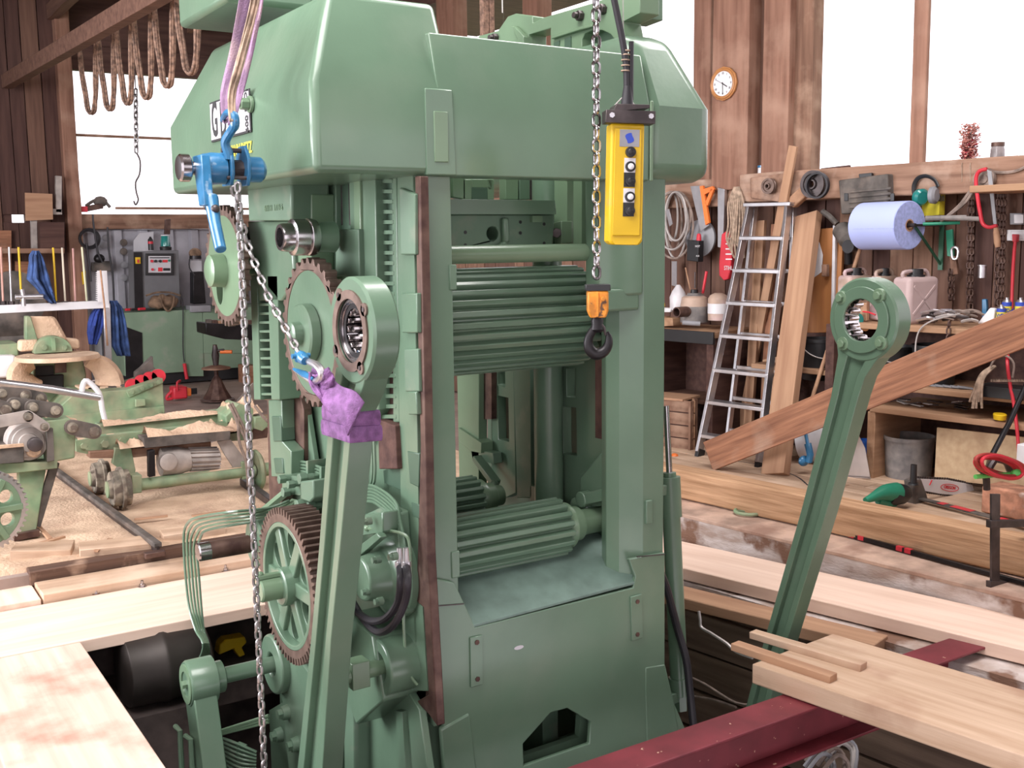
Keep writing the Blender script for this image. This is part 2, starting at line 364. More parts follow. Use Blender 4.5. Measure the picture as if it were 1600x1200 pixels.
# sawdust carpet with relief, left part
def hfun(x, y):
    import mathutils
    n = mathutils.noise
    h = .03*n.noise(V3((x*1.3, y*1.3, 0)))+.018*n.noise(V3((x*4, y*4, 3)))+.008*n.noise(V3((x*13, y*13, 5)))
    return max(0, h)
b = MB(); b.grid(lambda u, v: V3((-4+6.6*u, 2.80+4.4*v, .004+hfun(-4+6.6*u, 2.80+4.4*v)-(.05 if (u*v == 0 or u == 1 or v == 1) else 0)-.03*max(0, min(1, (v-.7)*4+.8*math.sin(u*14+v*5))))), 140, 100)
o = obj('sawdust', b, SAW, kind='stuff'); tag(o, 'pale sawdust lying over the floor around the rails on the left', 'sawdust')
# right ledge of concrete, and boarded floor by the right wall
E0, E1 = at(1055, 800, z=0), at(1600, 935, z=0); ed = (E1-E0).normalized(); en = V3((-ed.y, ed.x, 0))
if en.x < 0: en = -en
A0 = E0-ed*2.2; A1 = E1+ed*2.6
b = MB(); b.prism([A0, A1, A1+en*.55, A0+en*.55], Z, -.45); struct('trim_1', b, CONC, label='stained concrete ledge along the right side of the pit')
b = MB(); b.prism([A0-en*.01+Z*.002, A1-en*.01+Z*.002, A1+en*.55+Z*.002, A0+en*.55+Z*.002], Z, -.022); struct('trim_18', b, LEDGE, label='dusty pinkish screed on top of the ledge', bev=.004)
fl = MB(); fl.prism([A0+en*.55, A1+en*.55, V3((7.5, -3.4, 0)), V3((6.2, 4.6, 0))], Z, -.4); rf = struct('floor_right', fl, FARFL, label='wood boarded floor before the tool wall')
k = 0
for i in range(12):
    o0 = .57+.185*i; p, q = A0+en*o0, A1+en*o0
    mids = [0, random.uniform(.2, .45), random.uniform(.55, .8), 1]
    for j in range(3):
        a = p.lerp(q, mids[j]); c = p.lerp(q, mids[j+1]); plank('floor_board', a+V3((0, 0, .004)), c-ed*.006+V3((0, 0, .004)), .178, .03, FLB, rf, bev=.002, rough=.0015)
# exterior ground and a bush behind the small hatch
b = MB(); b.box((-40, 14, -.5), (40, 60, -.3)); b.box((9, -30, -.5), (60, 14, -.3)); struct('ground', b, mat('meadow', (.12, .26, .06), .9, nscale=2), label='green meadow outside')

b = MB(); b.prism([pa+V3((.14, 0, -.18)), pb+V3((.14, 0, -.18)), A1+en*.02-Z*.18, A0+en*.02-Z*.18], Z, -.3); struct('trim_19', b, CONC, label='rough concrete under the planks at the right pit edge')
# ---------------------------------------------------------------- right wall (local s along, d off the wall)
def wbox(mb, s0, s1, d0, d1, z0, z1): mb.box((s0, -d1, z0), (s1, -d0, z1), WM); return mb
SILL = 2.24
b = MB(); wbox(b, -4, 9.6, -.14, -.06, -.1, SILL-.1); wr = struct('wall_right', b, WD_DARK, label='dark boarded lower wall behind the tools')
s = -3.9
while s < 6.5:
    wd = random.uniform(.13, .19); m = random.choice([WD_WALL, WD_WALL, WD_OLD, WD_DARK])
    p = wp(s+wd/2, .0, -.03+random.uniform(-.008, .008)); plank('wall_board', p, p+V3((0, 0, SILL-.12)), wd-.008, .025, m, wr, up=WN, bev=.002, rough=.002); s += wd
for s0 in (-2.4, -.62, 1.5, 3.3):
    pass
# sill beam in two lengths
plank('trim_2', wp(-4, SILL-.115, .06), wp(.72, SILL-.115, .06), .26, .23, WD_SILL, kind='structure', bev=.01, rough=.006, label='dusty sill beam under the right windows')
plank('trim_3', wp(.74, SILL-.135, .03), wp(6.5, SILL-.135, .03), .20, .23, WD_SILL, kind='structure', bev=.01, rough=.006, label='dusty wall beam left of the ladder')
# posts above the sill
def post(n, u0, u1, v, d, dep, m, lab, z0=SILL-.02, z1=5.2):
    a, c = ws(aw(u0, v, d))[0], ws(aw(u1, v, d))[0]; s0, s1 = min(a, c), max(a, c); mid = (s0+s1)/2
    return plank(n, wp(mid, z0, d-dep/2), wp(mid, z1, d-dep/2), s1-s0, dep, m, up=WN, kind='structure', bev=.008, rough=.003, label=lab)
post('trim_4', 1112, 1168, 180, .16, .24, WD_POST, 'wide sawn post that carries the round clock', z0=SILL-.12)
post('trim_5', 1083, 1110, 100, .02, .14, WD_POST, 'reddish post left of the clock post')
post('trim_6', 1164, 1200, 180, .0, .10, WD_WALL, 'dark recessed board between the wall posts')
post('trim_7', 1190, 1231, 180, .10, .22, WD_POST, 'sawn post right of the clock post')
post('trim_8', 1228, 1268, 180, .02, .14, WD_OLD, 'darker jamb post at the left edge of the window')
post('trim_9', 1425, 1447, 100, .0, .05, WD_POST, 'slim mullion post between the two right windows')
post('trim_10', 1760, 1800, 100, .04, .14, WD_POST, 'mullion post outside the frame')
# window panes on the right (real glass, bright sky behind)
for n, s0, s1 in (('window_1', -4, -.80), ('window_2', -.74, .10), ('window_3', 1.38, 4.0), ('window_4', 4.2, 8.5)):
    b = MB(); wbox(b, s0, s1, -.05, -.045, SILL-.05, 5.0); struct(n, b, GLASS)
b = MB(); wbox(b, -4, 8.5, -.12, .06, 4.35, 5.3); struct('wall_right_upper', b, WD_DARK, label='dark timber above the right windows')
# dark timber that closes the view behind the hood
plank('trim_11', wp(3.35, SILL, .06), wp(3.35, 4.6, .06), .22, .2, WD_POST, up=WN, kind='structure', bev=.008)
plank('trim_12', wp(4.75, SILL, .06), wp(4.75, 4.6, .06), .30, .2, WD_POST, up=WN, kind='structure', bev=.008)

# ---------------------------------------------------------------- far wall
FY = 11.2
hA, hB = at(18, 335, y=FY), at(40, 348, y=FY); xE = at(90, 200, y=FY).x
b = MB(); b.prism([(-6.5, FY, 0), (xE, FY, 0), (xE, FY, 5.2), (-6.5, FY, 5.2)], Y, .12, holes=[[V3((hA.x, FY, hB.z)), V3((hB.x, FY, hB.z)), V3((hB.x, FY, hA.z)), V3((hA.x, FY, hA.z))]]); wf = struct('wall_far', b, WD_DARK, label='dark boarded far wall on the left')
x = -6.4
while x < 1.2:
    wd = random.uniform(.16, .26); mm_ = random.choice([WD_DARK, WD_DARK, WD_WALL])
    segs = [(0, 5.2)] if (x+wd < hA.x or x > hB.x) else [(0, hB.z), (hA.z, 5.2)]
    if x+wd/2 < xE:
        for z0_, z1_ in segs: plank('wall_board', (x+wd/2, FY-.02, z0_), (x+wd/2, FY-.02, z1_), wd-.01, .03, mm_, wf, up=Y, bev=.002, rough=.003)
    x += wd
xp = at(112, 300, y=FY-.12).x
# the hatch with daylight, cut by leaving a gap in front of glass is not possible through the backing: build it as a real opening
plank('trim_13', (xp, FY-.12, 0), (xp, FY-.12, 5.2), .17, .17, WD_POST, up=Y, kind='structure', bev=.008, rough=.004, label='square brown post left of the far window')
xr0, xr1 = xp+.09, 3.85
zt = at(250, 335, y=FY-.05).z; zb = at(250, 358, y=FY-.05).z
plank('trim_14', (xr0, FY-.06, (zt+zb)/2), (xr1, FY-.06, (zt+zb)/2), .14, zt-zb, WD_OLD, kind='structure', bev=.008, rough=.004, label='brown sill beam under the far window')
b = MB(); b.box((xr0, FY, 0), (xr1, FY+.05, zb)); tin = struct('wall_far_sheet', b, TIN, label='grey corrugated sheet wall behind the control cabinet')
xx = xr0+.05
while xx < xr1-.1:
    m = MB(); m.prism([(xx, FY, .02), (xx+.03, FY-.045, .02), (xx+.12, FY-.045, .02), (xx+.15, FY, .02)], Z, zb-.03); obj('sheet_rib', m, TIN, tin, bev=.003); xx += .33
zw = at(230, 118, y=FY).z
b = MB(); b.box((xr0, FY+.04, zt), (xr1, FY+.045, zw+.1)); struct('window_5', b, GLASS)
zr = at(140, 212, y=FY).z
plank('trim_15', (xr0, FY-.02, zr), (xr1, FY-.02, zr), .05, .03, WD_OLD, kind='structure', label='thin glazing bar across the far window')
zr2 = at(140, 325, y=FY).z
plank('trim_16', (xr0+.45, FY-.02, zr2), (xr1, FY-.02, zr2), .05, .03, WD_OLD, kind='structure')
plank('trim_17', (xr0, FY+.0, zw+.15), (xr1, FY+.0, zw+.15), .12, .30, WD_DARK, kind='structure', label='dark head beam over the far window')
b = MB(); b.box((-6.5, FY, zw+.25), (xr1+.4, FY+.1, 5.6)); struct('wall_far_upper', b, WD_DARK, label='dark gable boards above the far window')
# left wall of the hall, far to the left
b = MB(); b.box((-6.6, 7.2, 0), (-6.45, FY+.1, 5.6)); struct('wall_left', b, WD_DARK)
# ---------------------------------------------------------------- roof
b = MB(); b.box((-7, -7, 5.0), (7.5, 12, 5.1)); rfo = struct('ceiling', b, WD_DARK, label='dark boarded roof underside')
for i in range(26):
    y0 = 3.4+.3*i
    plank('roof_board', (-6.5, y0, 4.97-.02*(i % 2)), (4.6, y0, 4.97-.02*(i % 2)), .27, .03, random.choice([WD_DARK, WD_WALL]), rfo, bev=.003, rough=.004)
for i, y0 in enumerate((4.6, 6.4, 8.2, 10.0)):
    plank('roof_beam', (-6.5, y0, 4.75), (4.6, y0, 4.75), .16, .26, WD_OLD if i % 2 else WD_WALL, rfo, bev=.006, rough=.006, label='heavy cross beam')
for i, x0 in enumerate((-3.6, -1.9, .9, 2.6)):
    plank('rafter', (x0, 3.3, 4.55), (x0, 11.1, 4.55), .12, .18, WD_OLD if i % 2 else WD_WALL, rfo, bev=.006, rough=.006)

b = MB(); b.prism([(-7, -7, 0), (7.5, -7, 0), (7.5, -7, 5.0), (-7, -7, 5.0)], Y, .1, holes=[[V3((-5, -7, .0)), V3((-1.0, -7, .0)), V3((-1.0, -7, 4.2)), V3((-5, -7, 4.2))], [V3((1.0, -7, 1.6)), V3((5, -7, 1.6)), V3((5, -7, 4.2)), V3((1.0, -7, 4.2))]]); struct('added_wall_back', b, WD_DARK, label='unseen boarded wall with openings, added behind the viewer to dim the sky light')  # wall and roof behind the viewer added to cut the sky light
b = MB(); b.box((-7, -7, -.4), (7.5, -3.2, -.02)); struct('floor_back', b, FARFL)
# ---------------------------------------------------------------- planks over the pit (left)
t = plank('plank', (-3.4, 2.135, PLZ-.03), (.80, 2.135, PLZ-.03), .66, .06, WD_NEW, bev=.004); tag(t, 'bright new plank lying crosswise behind the big spoked gear', 'plank')
t = plank('plank', (-1.12, -3.0, PLZ-.05), (-1.12, 1.795, PLZ-.05), .475, .10, WD_NEW2, bev=.004); tag(t, 'wide stained plank at the lower left corner beside the pit', 'plank')
t = plank('plank', (-1.75, 2.475, PLZ-.0), (-1.75, 4.0, PLZ-.0), 1.62, .05, WD_NEW, bev=.004); tag(t, 'bright wide board running away at the left edge', 'plank')
for i, (u, v) in enumerate(((149, 921), (222, 911), (352, 886))):
    p = at(u, v, z=PLZ+.02); p = V3((p.x, p.y, PLZ-.0)); b = MB(); b.hexa(p, Z, .016, .016); b.lathe([(.016, .009), (.034, .008), (.036, .003)], p, Z, 10); b.lathe([(0, .024), (.003, .024)], p, Z, 16)
    o = obj('hex_bolt', b, STEEL, smooth=30); tag(o, ['shiny hex bolt head nearest the left board, in the bright plank', 'shiny hex bolt head second from the left, in the bright plank', 'shiny hex bolt head nearest the green tubes, in the bright plank'][i], 'bolt', 'bolts in the bright plank')
# floor edge boards under sawdust behind that plank
t = plank('edge_beam', (-.93, 2.61, -.105), (2.0, 2.61, -.105), .26, .10, FLB, bev=.006, rough=.006); tag(t, 'low dusty board strip right behind the bolted bright plank', 'board')
t = plank('edge_beam', (-.95, 2.79, -.04), (2.0, 2.79, -.04), .09, .085, WD_EDGE, bev=.006, rough=.008); tag(t, 'dark rough edge beam behind the low dusty board strip', 'beam')
bs = [((-.66, 2.93), (-.27, 2.87), .17), ((-.20, 2.95), (.16, 2.92), .13), ((-.98, 3.10), (-.68, 3.0), .15)]
labs = ['broken raised floor board just left of the rail end', 'short broken floor board right of the rail end', 'sawdust covered board piece near the left gear']
for (p, q, wd), lb in zip(bs, labs):
    o = plank('floor_board', (*p, .025), (*q, .02), wd, .05, FLB, bev=.004, rough=.018); tag(o, lb, 'board')
for i, (a, c, wd) in enumerate((((60, 850), (100, 838), -.005), ((210, 812), (262, 806), -.008), ((150, 862), (172, 842), -.005), ((60, 822), (78, 842), -.008), ((300, 806), (352, 798), -.005))):
    p, q = at(*a, z=.035), at(*c, z=.035); o = plank('wood_splinter', p, q, wd+.03, .012, WD_TAN, bev=.002, rough=.006)
    tag(o, ['thin wood splinter on sawdust near the left gear', 'long wood splinter on sawdust under the axle', 'wood splinter on sawdust by the rail end', 'small splinter at the foot of the green leg', 'splinter on sawdust right of the axle wheel'][i], 'wood scrap', 'splinters on the sawdust')

# ---------------------------------------------------------------- planks on the right
def zpl(name, px, z, t_, m, lab, cat='plank', bev=.005, **k):
    """board whose top outline is given by four corners (near-left, far-left, far-right, near-right) lying at height z"""
    a, b_, c, d = [at(u, v, z=z) for u, v in px]; p = (a+b_)/2; q = (c+d)/2; wd = ((a-b_).length+(c-d).length)/2
    o = plank(name, p-Z*(t_/2), q-Z*(t_/2), wd, t_, m, bev=bev, **k); tag(o, lab, cat); return o
# timber
a = at(1045, 722, z=.2); c = at(1600, 832, z=.2); dd = (c-a).normalized(); nn = V3((-dd.y, dd.x, 0)); nn = nn if nn.x < 0 else -nn
t = plank('timber', a+nn*.07-dd*.9+V3((0, 0, -.095)), c+nn*.07+dd*2-Z*.095, .15, .19, WD_BEAM, bev=.012, rough=.006); tag(t, 'long honey brown squared timber on the concrete ledge', 'timber')
p0 = (at(1058, 842, z=PLZ)+at(1058, 887, z=PLZ))/2; p1 = (at(1600, 962, z=PLZ)+at(1600, 1017, z=PLZ))/2; d2 = (p1-p0).normalized()
t = plank('plank', p0-d2*.9-Z*.035, p1+d2*1.5-Z*.035, .44, .07, WD_NEW, bev=.005, rough=.002); tag(t, 'long bright new plank beside the concrete ledge', 'plank')
p0 = at(1070, 925, z=PLZ-.06); p1 = at(1390, 1003, z=PLZ-.06); d3 = (p1-p0).normalized()
t = plank('plank', p0-d3*.8-Z*.03, p1-d3*.04-Z*.03, .17, .06, WD_TAN, bev=.006, rough=.004); tag(t, 'narrow old plank under the bright plank at the pit edge', 'plank')
BY = -.4; BZ = -.13
# red steel beam (I section) across the pit
rb = thing('steel_beam', 'dark red steel beam across the pit under the thick board', 'beam', (.5, BY, BZ-.2))
L_ = (-1.2, 2.9); hh = .20; yc = BY-.075
for nm, y0, y1, z0, z1 in (('top_flange', yc-.08, yc+.08, BZ-.012, BZ), ('bottom_flange', yc-.08, yc+.08, BZ-hh, BZ-hh+.012), ('web', yc-.005, yc+.005, BZ-hh+.012, BZ-.012)):
    b = MB(); b.box((L_[0], y0, z0), (L_[1], y1, z1)); obj(nm, b, REDB, rb, bev=.003)
# thick spruce board and two battens on it
a, b_, c, d = at(1175, 1037, z=PLZ+.06), at(1300, 990, z=PLZ+.06), at(1640, 1090, z=PLZ+.06), at(1560, 1172, z=PLZ+.06)
dr = ((c-b_)).normalized(); wv = (a-b_); 
b = MB(); e = dr*1.9; T = .085
b.prism([a, b_, b_+(a-b_)*-.0+dr*2.2, a+dr*2.1], Z, -T); o = obj('board', b, WD_SPR, bev=.006, local=None); tag(o, 'thick pale spruce board lying on the red beam at the lower right', 'board')
# grain along the board: rotate into a local frame
M, _ = frame(a, a+dr); o.data.transform(M.inverted()); o.matrix_basis = M
zt_ = PLZ+.06
for i, (p, q, lb) in enumerate((((1148, 1003), (1303, 1054), 'narrow pale batten nearest the camera at the foot of the right rod'), ((1176, 985), (1350, 1036), 'narrow pale batten behind the right connecting rod foot'))):
    p = at(*p, z=zt_+.03); q = at(*q, z=zt_+.03); o = plank('batten', p-Z*.016, q-Z*.016, .055, .032, WD_SPR if i else WD_TAN, bev=.003, rough=.002); tag(o, lb, 'batten')
# ============================================================ THE FRAME SAW
M0 = thing('frame_saw', 'huge green painted frame saw machine standing in the pit', 'machine', (.5, .8, -1.6))
TOP = 1.98
def px(plane): return lambda *pts: [at(u, v, **plane) for u, v in pts]
def mpp0(p): return (p-CAM).dot(_f)/F
# ---- front frame: two columns, lower body, joined as one casting
yz = px(dict(y=0))
# left column
b = MB(); b.box((.0, 0, -.05), (.115, .05, TOP+.02)); obj('front_column', b, G, M0, bev=.004)
b = MB(); b.box((-.004, .008, .0), (.0, .052, TOP-.02)); obj('machined_edge', b, RUST, M0, label='unpainted brown edge of the front column')
b = MB(); b.box((.10, -.006, 1.55), (.13, .02, 1.64)); obj('lug', b, G, M0, bev=.004)
b = MB(); b.box((.085, -.006, .50), (.12, .02, .60)); obj('lug', b, G, M0, bev=.004)
# right column with chamfered inner faces
b = MB(); b.prism([(.99, 0, .28), (1.10, 0, .28), (1.10, .10, .28), (.90, .16, .28), (.875, .10, .28), (.905, .05, .28)], Z, TOP-.28); obj('front_column', b, G, M0, bev=.004, smooth=12)
b = MB(); b.prism([(.80, .06, 1.50), (.90, -.005, 1.50), (.985, -.005, 1.50), (.985, .1, 1.50), (.80, .14, 1.5)], Z, TOP-1.5); b.box((.80, .0, 1.44), (.97, .08, 1.53)); obj('column_bracket', b, G, M0, bev=.012)
b = MB(); b.box((1.0, -.01, .56), (1.035, .01, .66)); obj('lug', b, G, M0, bev=.004)
# lower body
hole = yz((813, 1159), (856, 1111), (882, 1104), (918, 1125), (916, 1159), (814, 1194))
body = yz((664, 900), (706, 908), (726, 950), (738, 978), (985, 916), (988, 900), (978, 872), (1034, 862), (1034, 1035), (1042, 1080))+[V3((1.25, 0, -.45)), V3((1.25, 0, -.9)), V3((.02, 0, -.9))]+yz((690, 1135), (672, 1000))
b = MB(); b.prism(body, -Y, .02, holes=[hole]); obj('lower_body', b, G, M0, bev=.004)
b = MB(); b.prism([V3((-.0, .05, -1.6)), V3((1.15, .05, -1.6)), V3((1.15, .05, -.6)), V3((1.1, .05, .3)), V3((.0, .05, .3))], Y, .03, holes=[[p+Y*.05 for p in hole]]); obj('inner_plate', b, G, M0)
b = MB(); b.box((-.02, .3, -1.62), (1.2, 1.7, -1.0)); b.box((.0, .06, -1.62), (.05, 1.6, .2)); b.box((1.08, .06, -1.62), (1.13, 1.6, .2)); obj('base', b, G, M0, bev=.01)
b = MB(); q = hole; b.bar((.35, .35, -.50), (.95, .30, -.46), .06, .05); b.prism([(.62, .2, -.6), (.70, .2, -.6), (.70, .5, -.6), (.62, .5, -.6)], Z, .5); obj('inner_rib', b, GD, M0, bev=.004)
# feet flares
b = MB(); b.prism(yz((1003, 1085), (1003, 1040), (1034, 1035), (1046, 1085), (1060, 1160), (1060, 1215), (1010, 1215), (1005, 1150)), -Y, .022); obj('foot', b, G, M0, bev=.006)
b = MB(); b.prism(yz((684, 1135), (728, 1110), (742, 1215), (690, 1215)), -Y, .026); obj('foot', b, G, M0, bev=.008)
# seam blocks and bolt tabs
for us, hl in ((((729, 993), (748, 989), (748, 1066), (730, 1071)), ((739, 1000), (740, 1057))), (((979, 930), (996, 925), (998, 994), (981, 999)), ((989, 937), (989, 988)))):
    b = MB(); b.prism([p-Y*.02 for p in yz(*us)], -Y, .008); tb = obj('bolt_tab', b, G, M0, bev=.003)
    for h in hl:
        c = yz(h)[0]; b = MB(); b.hexa(c-Y*.026, -Y, .010, .006); obj('bolt', b, RUST, tb, label='rusty socket bolt')
b = MB(); c = yz((806, 1009))[0]-Y*.0215; b.prism(circ(c, X, Z, .022, 10, ry=.008), -Y, .001); obj('paint_chip', b, PLATE, M0, label='pale spot of chipped paint')
# seam line between upper column and body
for u0, u1, v in ((668, 720, 945), (990, 1034, 868)):
    p, q = yz((u0, v))[0], yz((u1, v-4))[0]; b = MB(); b.bar(p-Y*.021, q-Y*.021, .004, .004); obj('seam', b, DSTEEL, M0)
# sloped table behind the front edge
b = MB(); p = [V3((.135, -.018, .312)), V3((.985, -.018, .335)), V3((.985, .34, .48)), V3((.12, .34, .455))]; b.prism(p, Z, -.012); obj('infeed_table', b, mat('dusty_teal_paint', (.15, .225, .19), .6, var=.12, nscale=8), M0, bev=.003)
b = MB(); p = at(970, 893, y=.08); b.ell((p.x, p.y, p.z), .05, .03, .03); b.hexa(p+Z*.01, (-.3, -.8, .3), .012, .03); b.box((p.x-.05, p.y-.02, p.z-.03), (p.x+.1, p.y+.1, p.z+.0)); obj('clamp', b, G, M0, bev=.004)
# ---- hood
HX0, HX1, HY0, HY1 = -.405, 1.33, -.035, 1.60
HB, HC = 1.945, 2.235
def lobe(x0, x1, outer_left):
    """tapered box: vertical band then chamfer; inner side stays upright"""
    zt2 = 2.545 if outer_left else 2.53; ix = .12 if outer_left else .13; iy = .13
    a0, a1 = x0, x1; t0, t1 = (x0+ix, x1) if outer_left else (x0, x1-ix)
    vs = [(a0, HY0, HB), (a1, HY0, HB), (a1, HY1, HB), (a0, HY1, HB), (a0, HY0, HC), (a1, HY0, HC), (a1, HY1, HC), (a0, HY1, HC),
          (t0, HY0+iy, zt2), (t1, HY0+iy, zt2), (t1, HY1-.30, zt2), (t0, HY1-.30, zt2)]
    fs = [(0, 1, 5, 4), (1, 2, 6, 5), (2, 3, 7, 6), (3, 0, 4, 7), (4, 5, 9, 8), (5, 6, 10, 9), (6, 7, 11, 10), (7, 4, 8, 11), (8, 9, 10, 11), (0, 3, 2, 1)]
    m = MB(); m.add(vs, fs); return m
hood = thing
hd = obj('hood', lobe(HX0, .12, True), G, M0, bev=.025, seg=4, smooth=40)
obj('hood_lobe', lobe(.965, HX1, False), G, hd, bev=.07, seg=6, smooth=22)
b = MB(); b.prism([(.05, HY0, HB), (.05, HY0, HC), (.05, HY0+.055, 2.43), (.05, HY0+.12, 2.43), (.05, HY0+.12, HB)], X, .935); obj('hood_front_panel', b, G, hd, bev=.006)
b = MB(); b.prism([(.05, HY1, HB), (.05, HY1, HC), (.05, HY1-.06, 2.43), (.05, HY1-.12, 2.43), (.05, HY1-.12, HB)], X, .85); obj('hood_back_panel', b, G, hd, bev=.006)
# raised column head in the hood front, with small strips
b = MB(); b.prism([(-.0, HY0-.005, 1.946), (.115, HY0-.005, 1.946), (.105, HY0-.005, HC), (-.0, HY0-.005, HC)], Y, .02); obj('head_plate', b, G, hd, bev=.004)
b = MB(); b.box((.03, HY0-.009, 1.99), (.085, HY0, 2.16)); obj('painted_reflection', b, GL, hd, bev=.003)  # pale plate paints the white reflection on the column head
b = MB(); b.box((.985, HY0-.008, HB), (1.0, HY0, 2.25)); obj('weld_bead', b, GL, hd, bev=.004)
b = MB(); b.box((-.41, .75, 2.62), (-.05, 1.35, 2.85)); obj('top_box', b, G, M0, bev=.02)
# ---- name plate (on the left face)
hx = HX0-.002
def lf(u, v): return at(u, v, x=hx)
a, b2, c, d = lf(331, 157), lf(391, 137), lf(391, 209), lf(332, 225)
cen = (a+b2+c+d)/4; y0, y1, z0, z1 = min(b2.y, c.y), max(a.y, d.y), cen.z-.077, cen.z+.077
b = MB(); b.box((hx-.004, y0, z0), (hx, y1, z1)); npl = obj('name_plate', b, INK, M0, bev=.001, label='black edged white name plate')
b = MB(); b.box((hx-.006, y0+.008, z0+.008), (hx-.004, y1-.008, z1-.008)); obj('plate_face', b, PLATE, npl)
tm = lambda y, z, dx: axes((hx-dx, y, z), -Y, Z)
text('lettering', 'G', .185, tm(y1-.062, cen.z, .007), INK, M0, bold=.0035, wide=.55)
text('lettering', 'D', .185, tm(y1-.165, cen.z-.01, .007), INK, M0, bold=.0035, wide=.55)
text('lettering', 'L', .185, tm(y1-.255, cen.z-.01, .007), INK, M0, bold=.0035, wide=.6)
text('lettering', '600 H.D.', .042, axes((hx-.007, y0+.032, cen.z), Z, Y), INK, M0, bold=.001)
ln = at(368, 236, x=hx)
text('lettering', 'HERMANN DIETZ', .058, tm(ln.y-.02, ln.z, .002), YINK, M0, bold=.001, wide=.72)
text('lettering', 'MASCHINEN', .05, tm(ln.y-.02, ln.z-.065, .002), YINK, M0, bold=.001, wide=.72)
# bolt on the hood
p = at(393, 163, x=hx); b = MB(); b.lathe([(0, .03), (.012, .03)], p, -X, 20); b.hexa(p-X*.012, -X, .022, .03); b.lathe([(.04, .011), (.055, .010)], p, -X, 12); obj('hood_bolt', b, GL, M0, bev=.002)
# ---- left side wall (x = 0) and its reliefs
SW = -.0
def lx(x, *pts): return [at(u, v, x=x) for u, v in pts]
b = MB(); b.prism([(.0, .055, -1.0), (.0, 1.62, -1.0), (.0, 1.62, 1.97), (.0, .055, 1.97)], X, .05,
    holes=[[V3((0, .16, .62)), V3((0, .20, .62)), V3((0, .20, .66)), V3((0, .16, .66))]]); obj('side_wall', b, G, M0)
def relief(name, m, depth, *pts, x=-.002, bev=.004, parent=M0, **k):
    b = MB(); b.prism([at(u, v, x=x-depth) for u, v in pts], X, depth); return obj(name, b, m, parent, bev=bev, **k)
# front guide: stepped plates
relief('guide_rail', G, .03, (620, 272), (645, 272), (655, 860), (668, 1080), (630, 1080), (622, 560))
relief('guide_step', GD, .045, (624, 293), (648, 303), (649, 398), (626, 398))
relief('guide_step', G, .05, (627, 458), (651, 458), (652, 520), (628, 520))
relief('guide_step', GD, .045, (631, 545), (653, 545), (655, 612), (633, 612))
relief('guide_step', G, .05, (636, 612), (650, 612), (652, 648), (638, 648))
relief('recess_shade', mat('shadow_green', (.065, .12, .08), .4, var=.04), .032, (636, 704), (655, 708), (654, 762), (640, 755))  # darker green paints the shade in recesses, slots and gaps
relief('recess_shade', MATS['shadow_green'], .032, (642, 784), (660, 790), (658, 812), (643, 806))
relief('bare_strip', RUST, .034, (648, 275), (656, 275), (668, 860), (683, 1135), (671, 1118), (650, 1096), (670, 1085), (662, 950), (650, 940), (654, 820), (657, 700), (652, 500), label='bare brown edge strip')
# rack slots (ladder of horizontal bars)
relief('slot_frame', G, .02, (586, 272), (592, 272), (598, 640), (590, 640))
relief('slot_frame', G, .02, (612, 272), (619, 272), (624, 660), (614, 660))
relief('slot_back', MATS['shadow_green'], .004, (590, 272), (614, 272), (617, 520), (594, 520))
relief('slot_back', RUST, .004, (594, 520), (617, 520), (619, 650), (597, 650))
for k in range(24):
    v = 280+16*k; relief('slot_bar', G, .022, (590+k*.25, v), (613+k*.25, v), (613+k*.25, v+6), (590+k*.25, v+6), bev=.002)
relief('wooden_guide', WD_DARK, .05, (590, 655), (617, 665), (621, 733), (592, 733), label='brown wooden guide block')
relief('recess_shade', MATS['shadow_green'], .01, (598, 735), (623, 728), (632, 745), (630, 768), (600, 755))
# central column on the side
relief('side_column', G, .05, (545, 272), (586, 272), (592, 640), (560, 700), (556, 640))
relief('side_column', GL, .06, (552, 272), (562, 272), (567, 600), (556, 600))
relief('deep_groove', MATS['shadow_green'], .006, (522, 272), (550, 272), (552, 355), (536, 372), (508, 352))
relief('deep_groove', DSTEEL, .008, (529, 272), (533, 272), (535, 352), (531, 352))
relief('deep_groove', DSTEEL, .008, (543, 272), (546, 272), (548, 352), (545, 352))
relief('cover_plate', GD, .07, (524, 358), (560, 358), (562, 432), (524, 432))
relief('side_panel', G, .03, (492, 272), (524, 272), (526, 430), (494, 430))
relief('side_panel', GD, .02, (494, 384), (522, 384), (524, 430), (496, 430))
b = MB(); p = at(519, 366, x=-.07); b.ell((p.x, p.y, p.z), .022, .022, .022); obj('ball_knob', b, STEEL, M0, label='polished ball knob')
# box at the top left and bracket
relief('gear_box', GD, .16, (385, 280), (455, 283), (455, 345), (388, 345), x=-.05, bev=.01)
text('lettering', '600 H  1779-6', .035, axes(at(427, 325, x=-.2125), -Y, Z), GL, M0, wide=1)
relief('gear_box_dark', RUST, .05, (452, 285), (490, 285), (490, 305), (452, 305), x=-.05)
relief('lever_plate', GL, .10, (452, 303), (486, 303), (486, 440), (470, 440), (462, 405), (455, 380), x=-.03, bev=.006)
relief('web_plate', G, .12, (386, 345), (455, 345), (460, 440), (440, 470), (404, 470), (396, 420), x=-.03, bev=.01)
# bright bearing sleeve
c0 = at(437, 371, x=-.32); c = V3((-.182, c0.y, c0.z))
b = MB(); b.ring(c, -X, [(0, .03), (0, .066), (.015, .070), (.03, .070), (.034, .064), (.04, .068), (.09, .068), (.095, .054), (.13, .052), (.138, .048), (.138, .036), (.05, .034)], 40); slv = obj('bearing_sleeve', b, STEEL, M0, label='bright turned steel bearing sleeve', smooth=30)
b = MB(); b.cyl(c+X*.08, c+X*.0, .06, .055, 28); obj('sleeve_housing', b, G, M0, bev=.006)
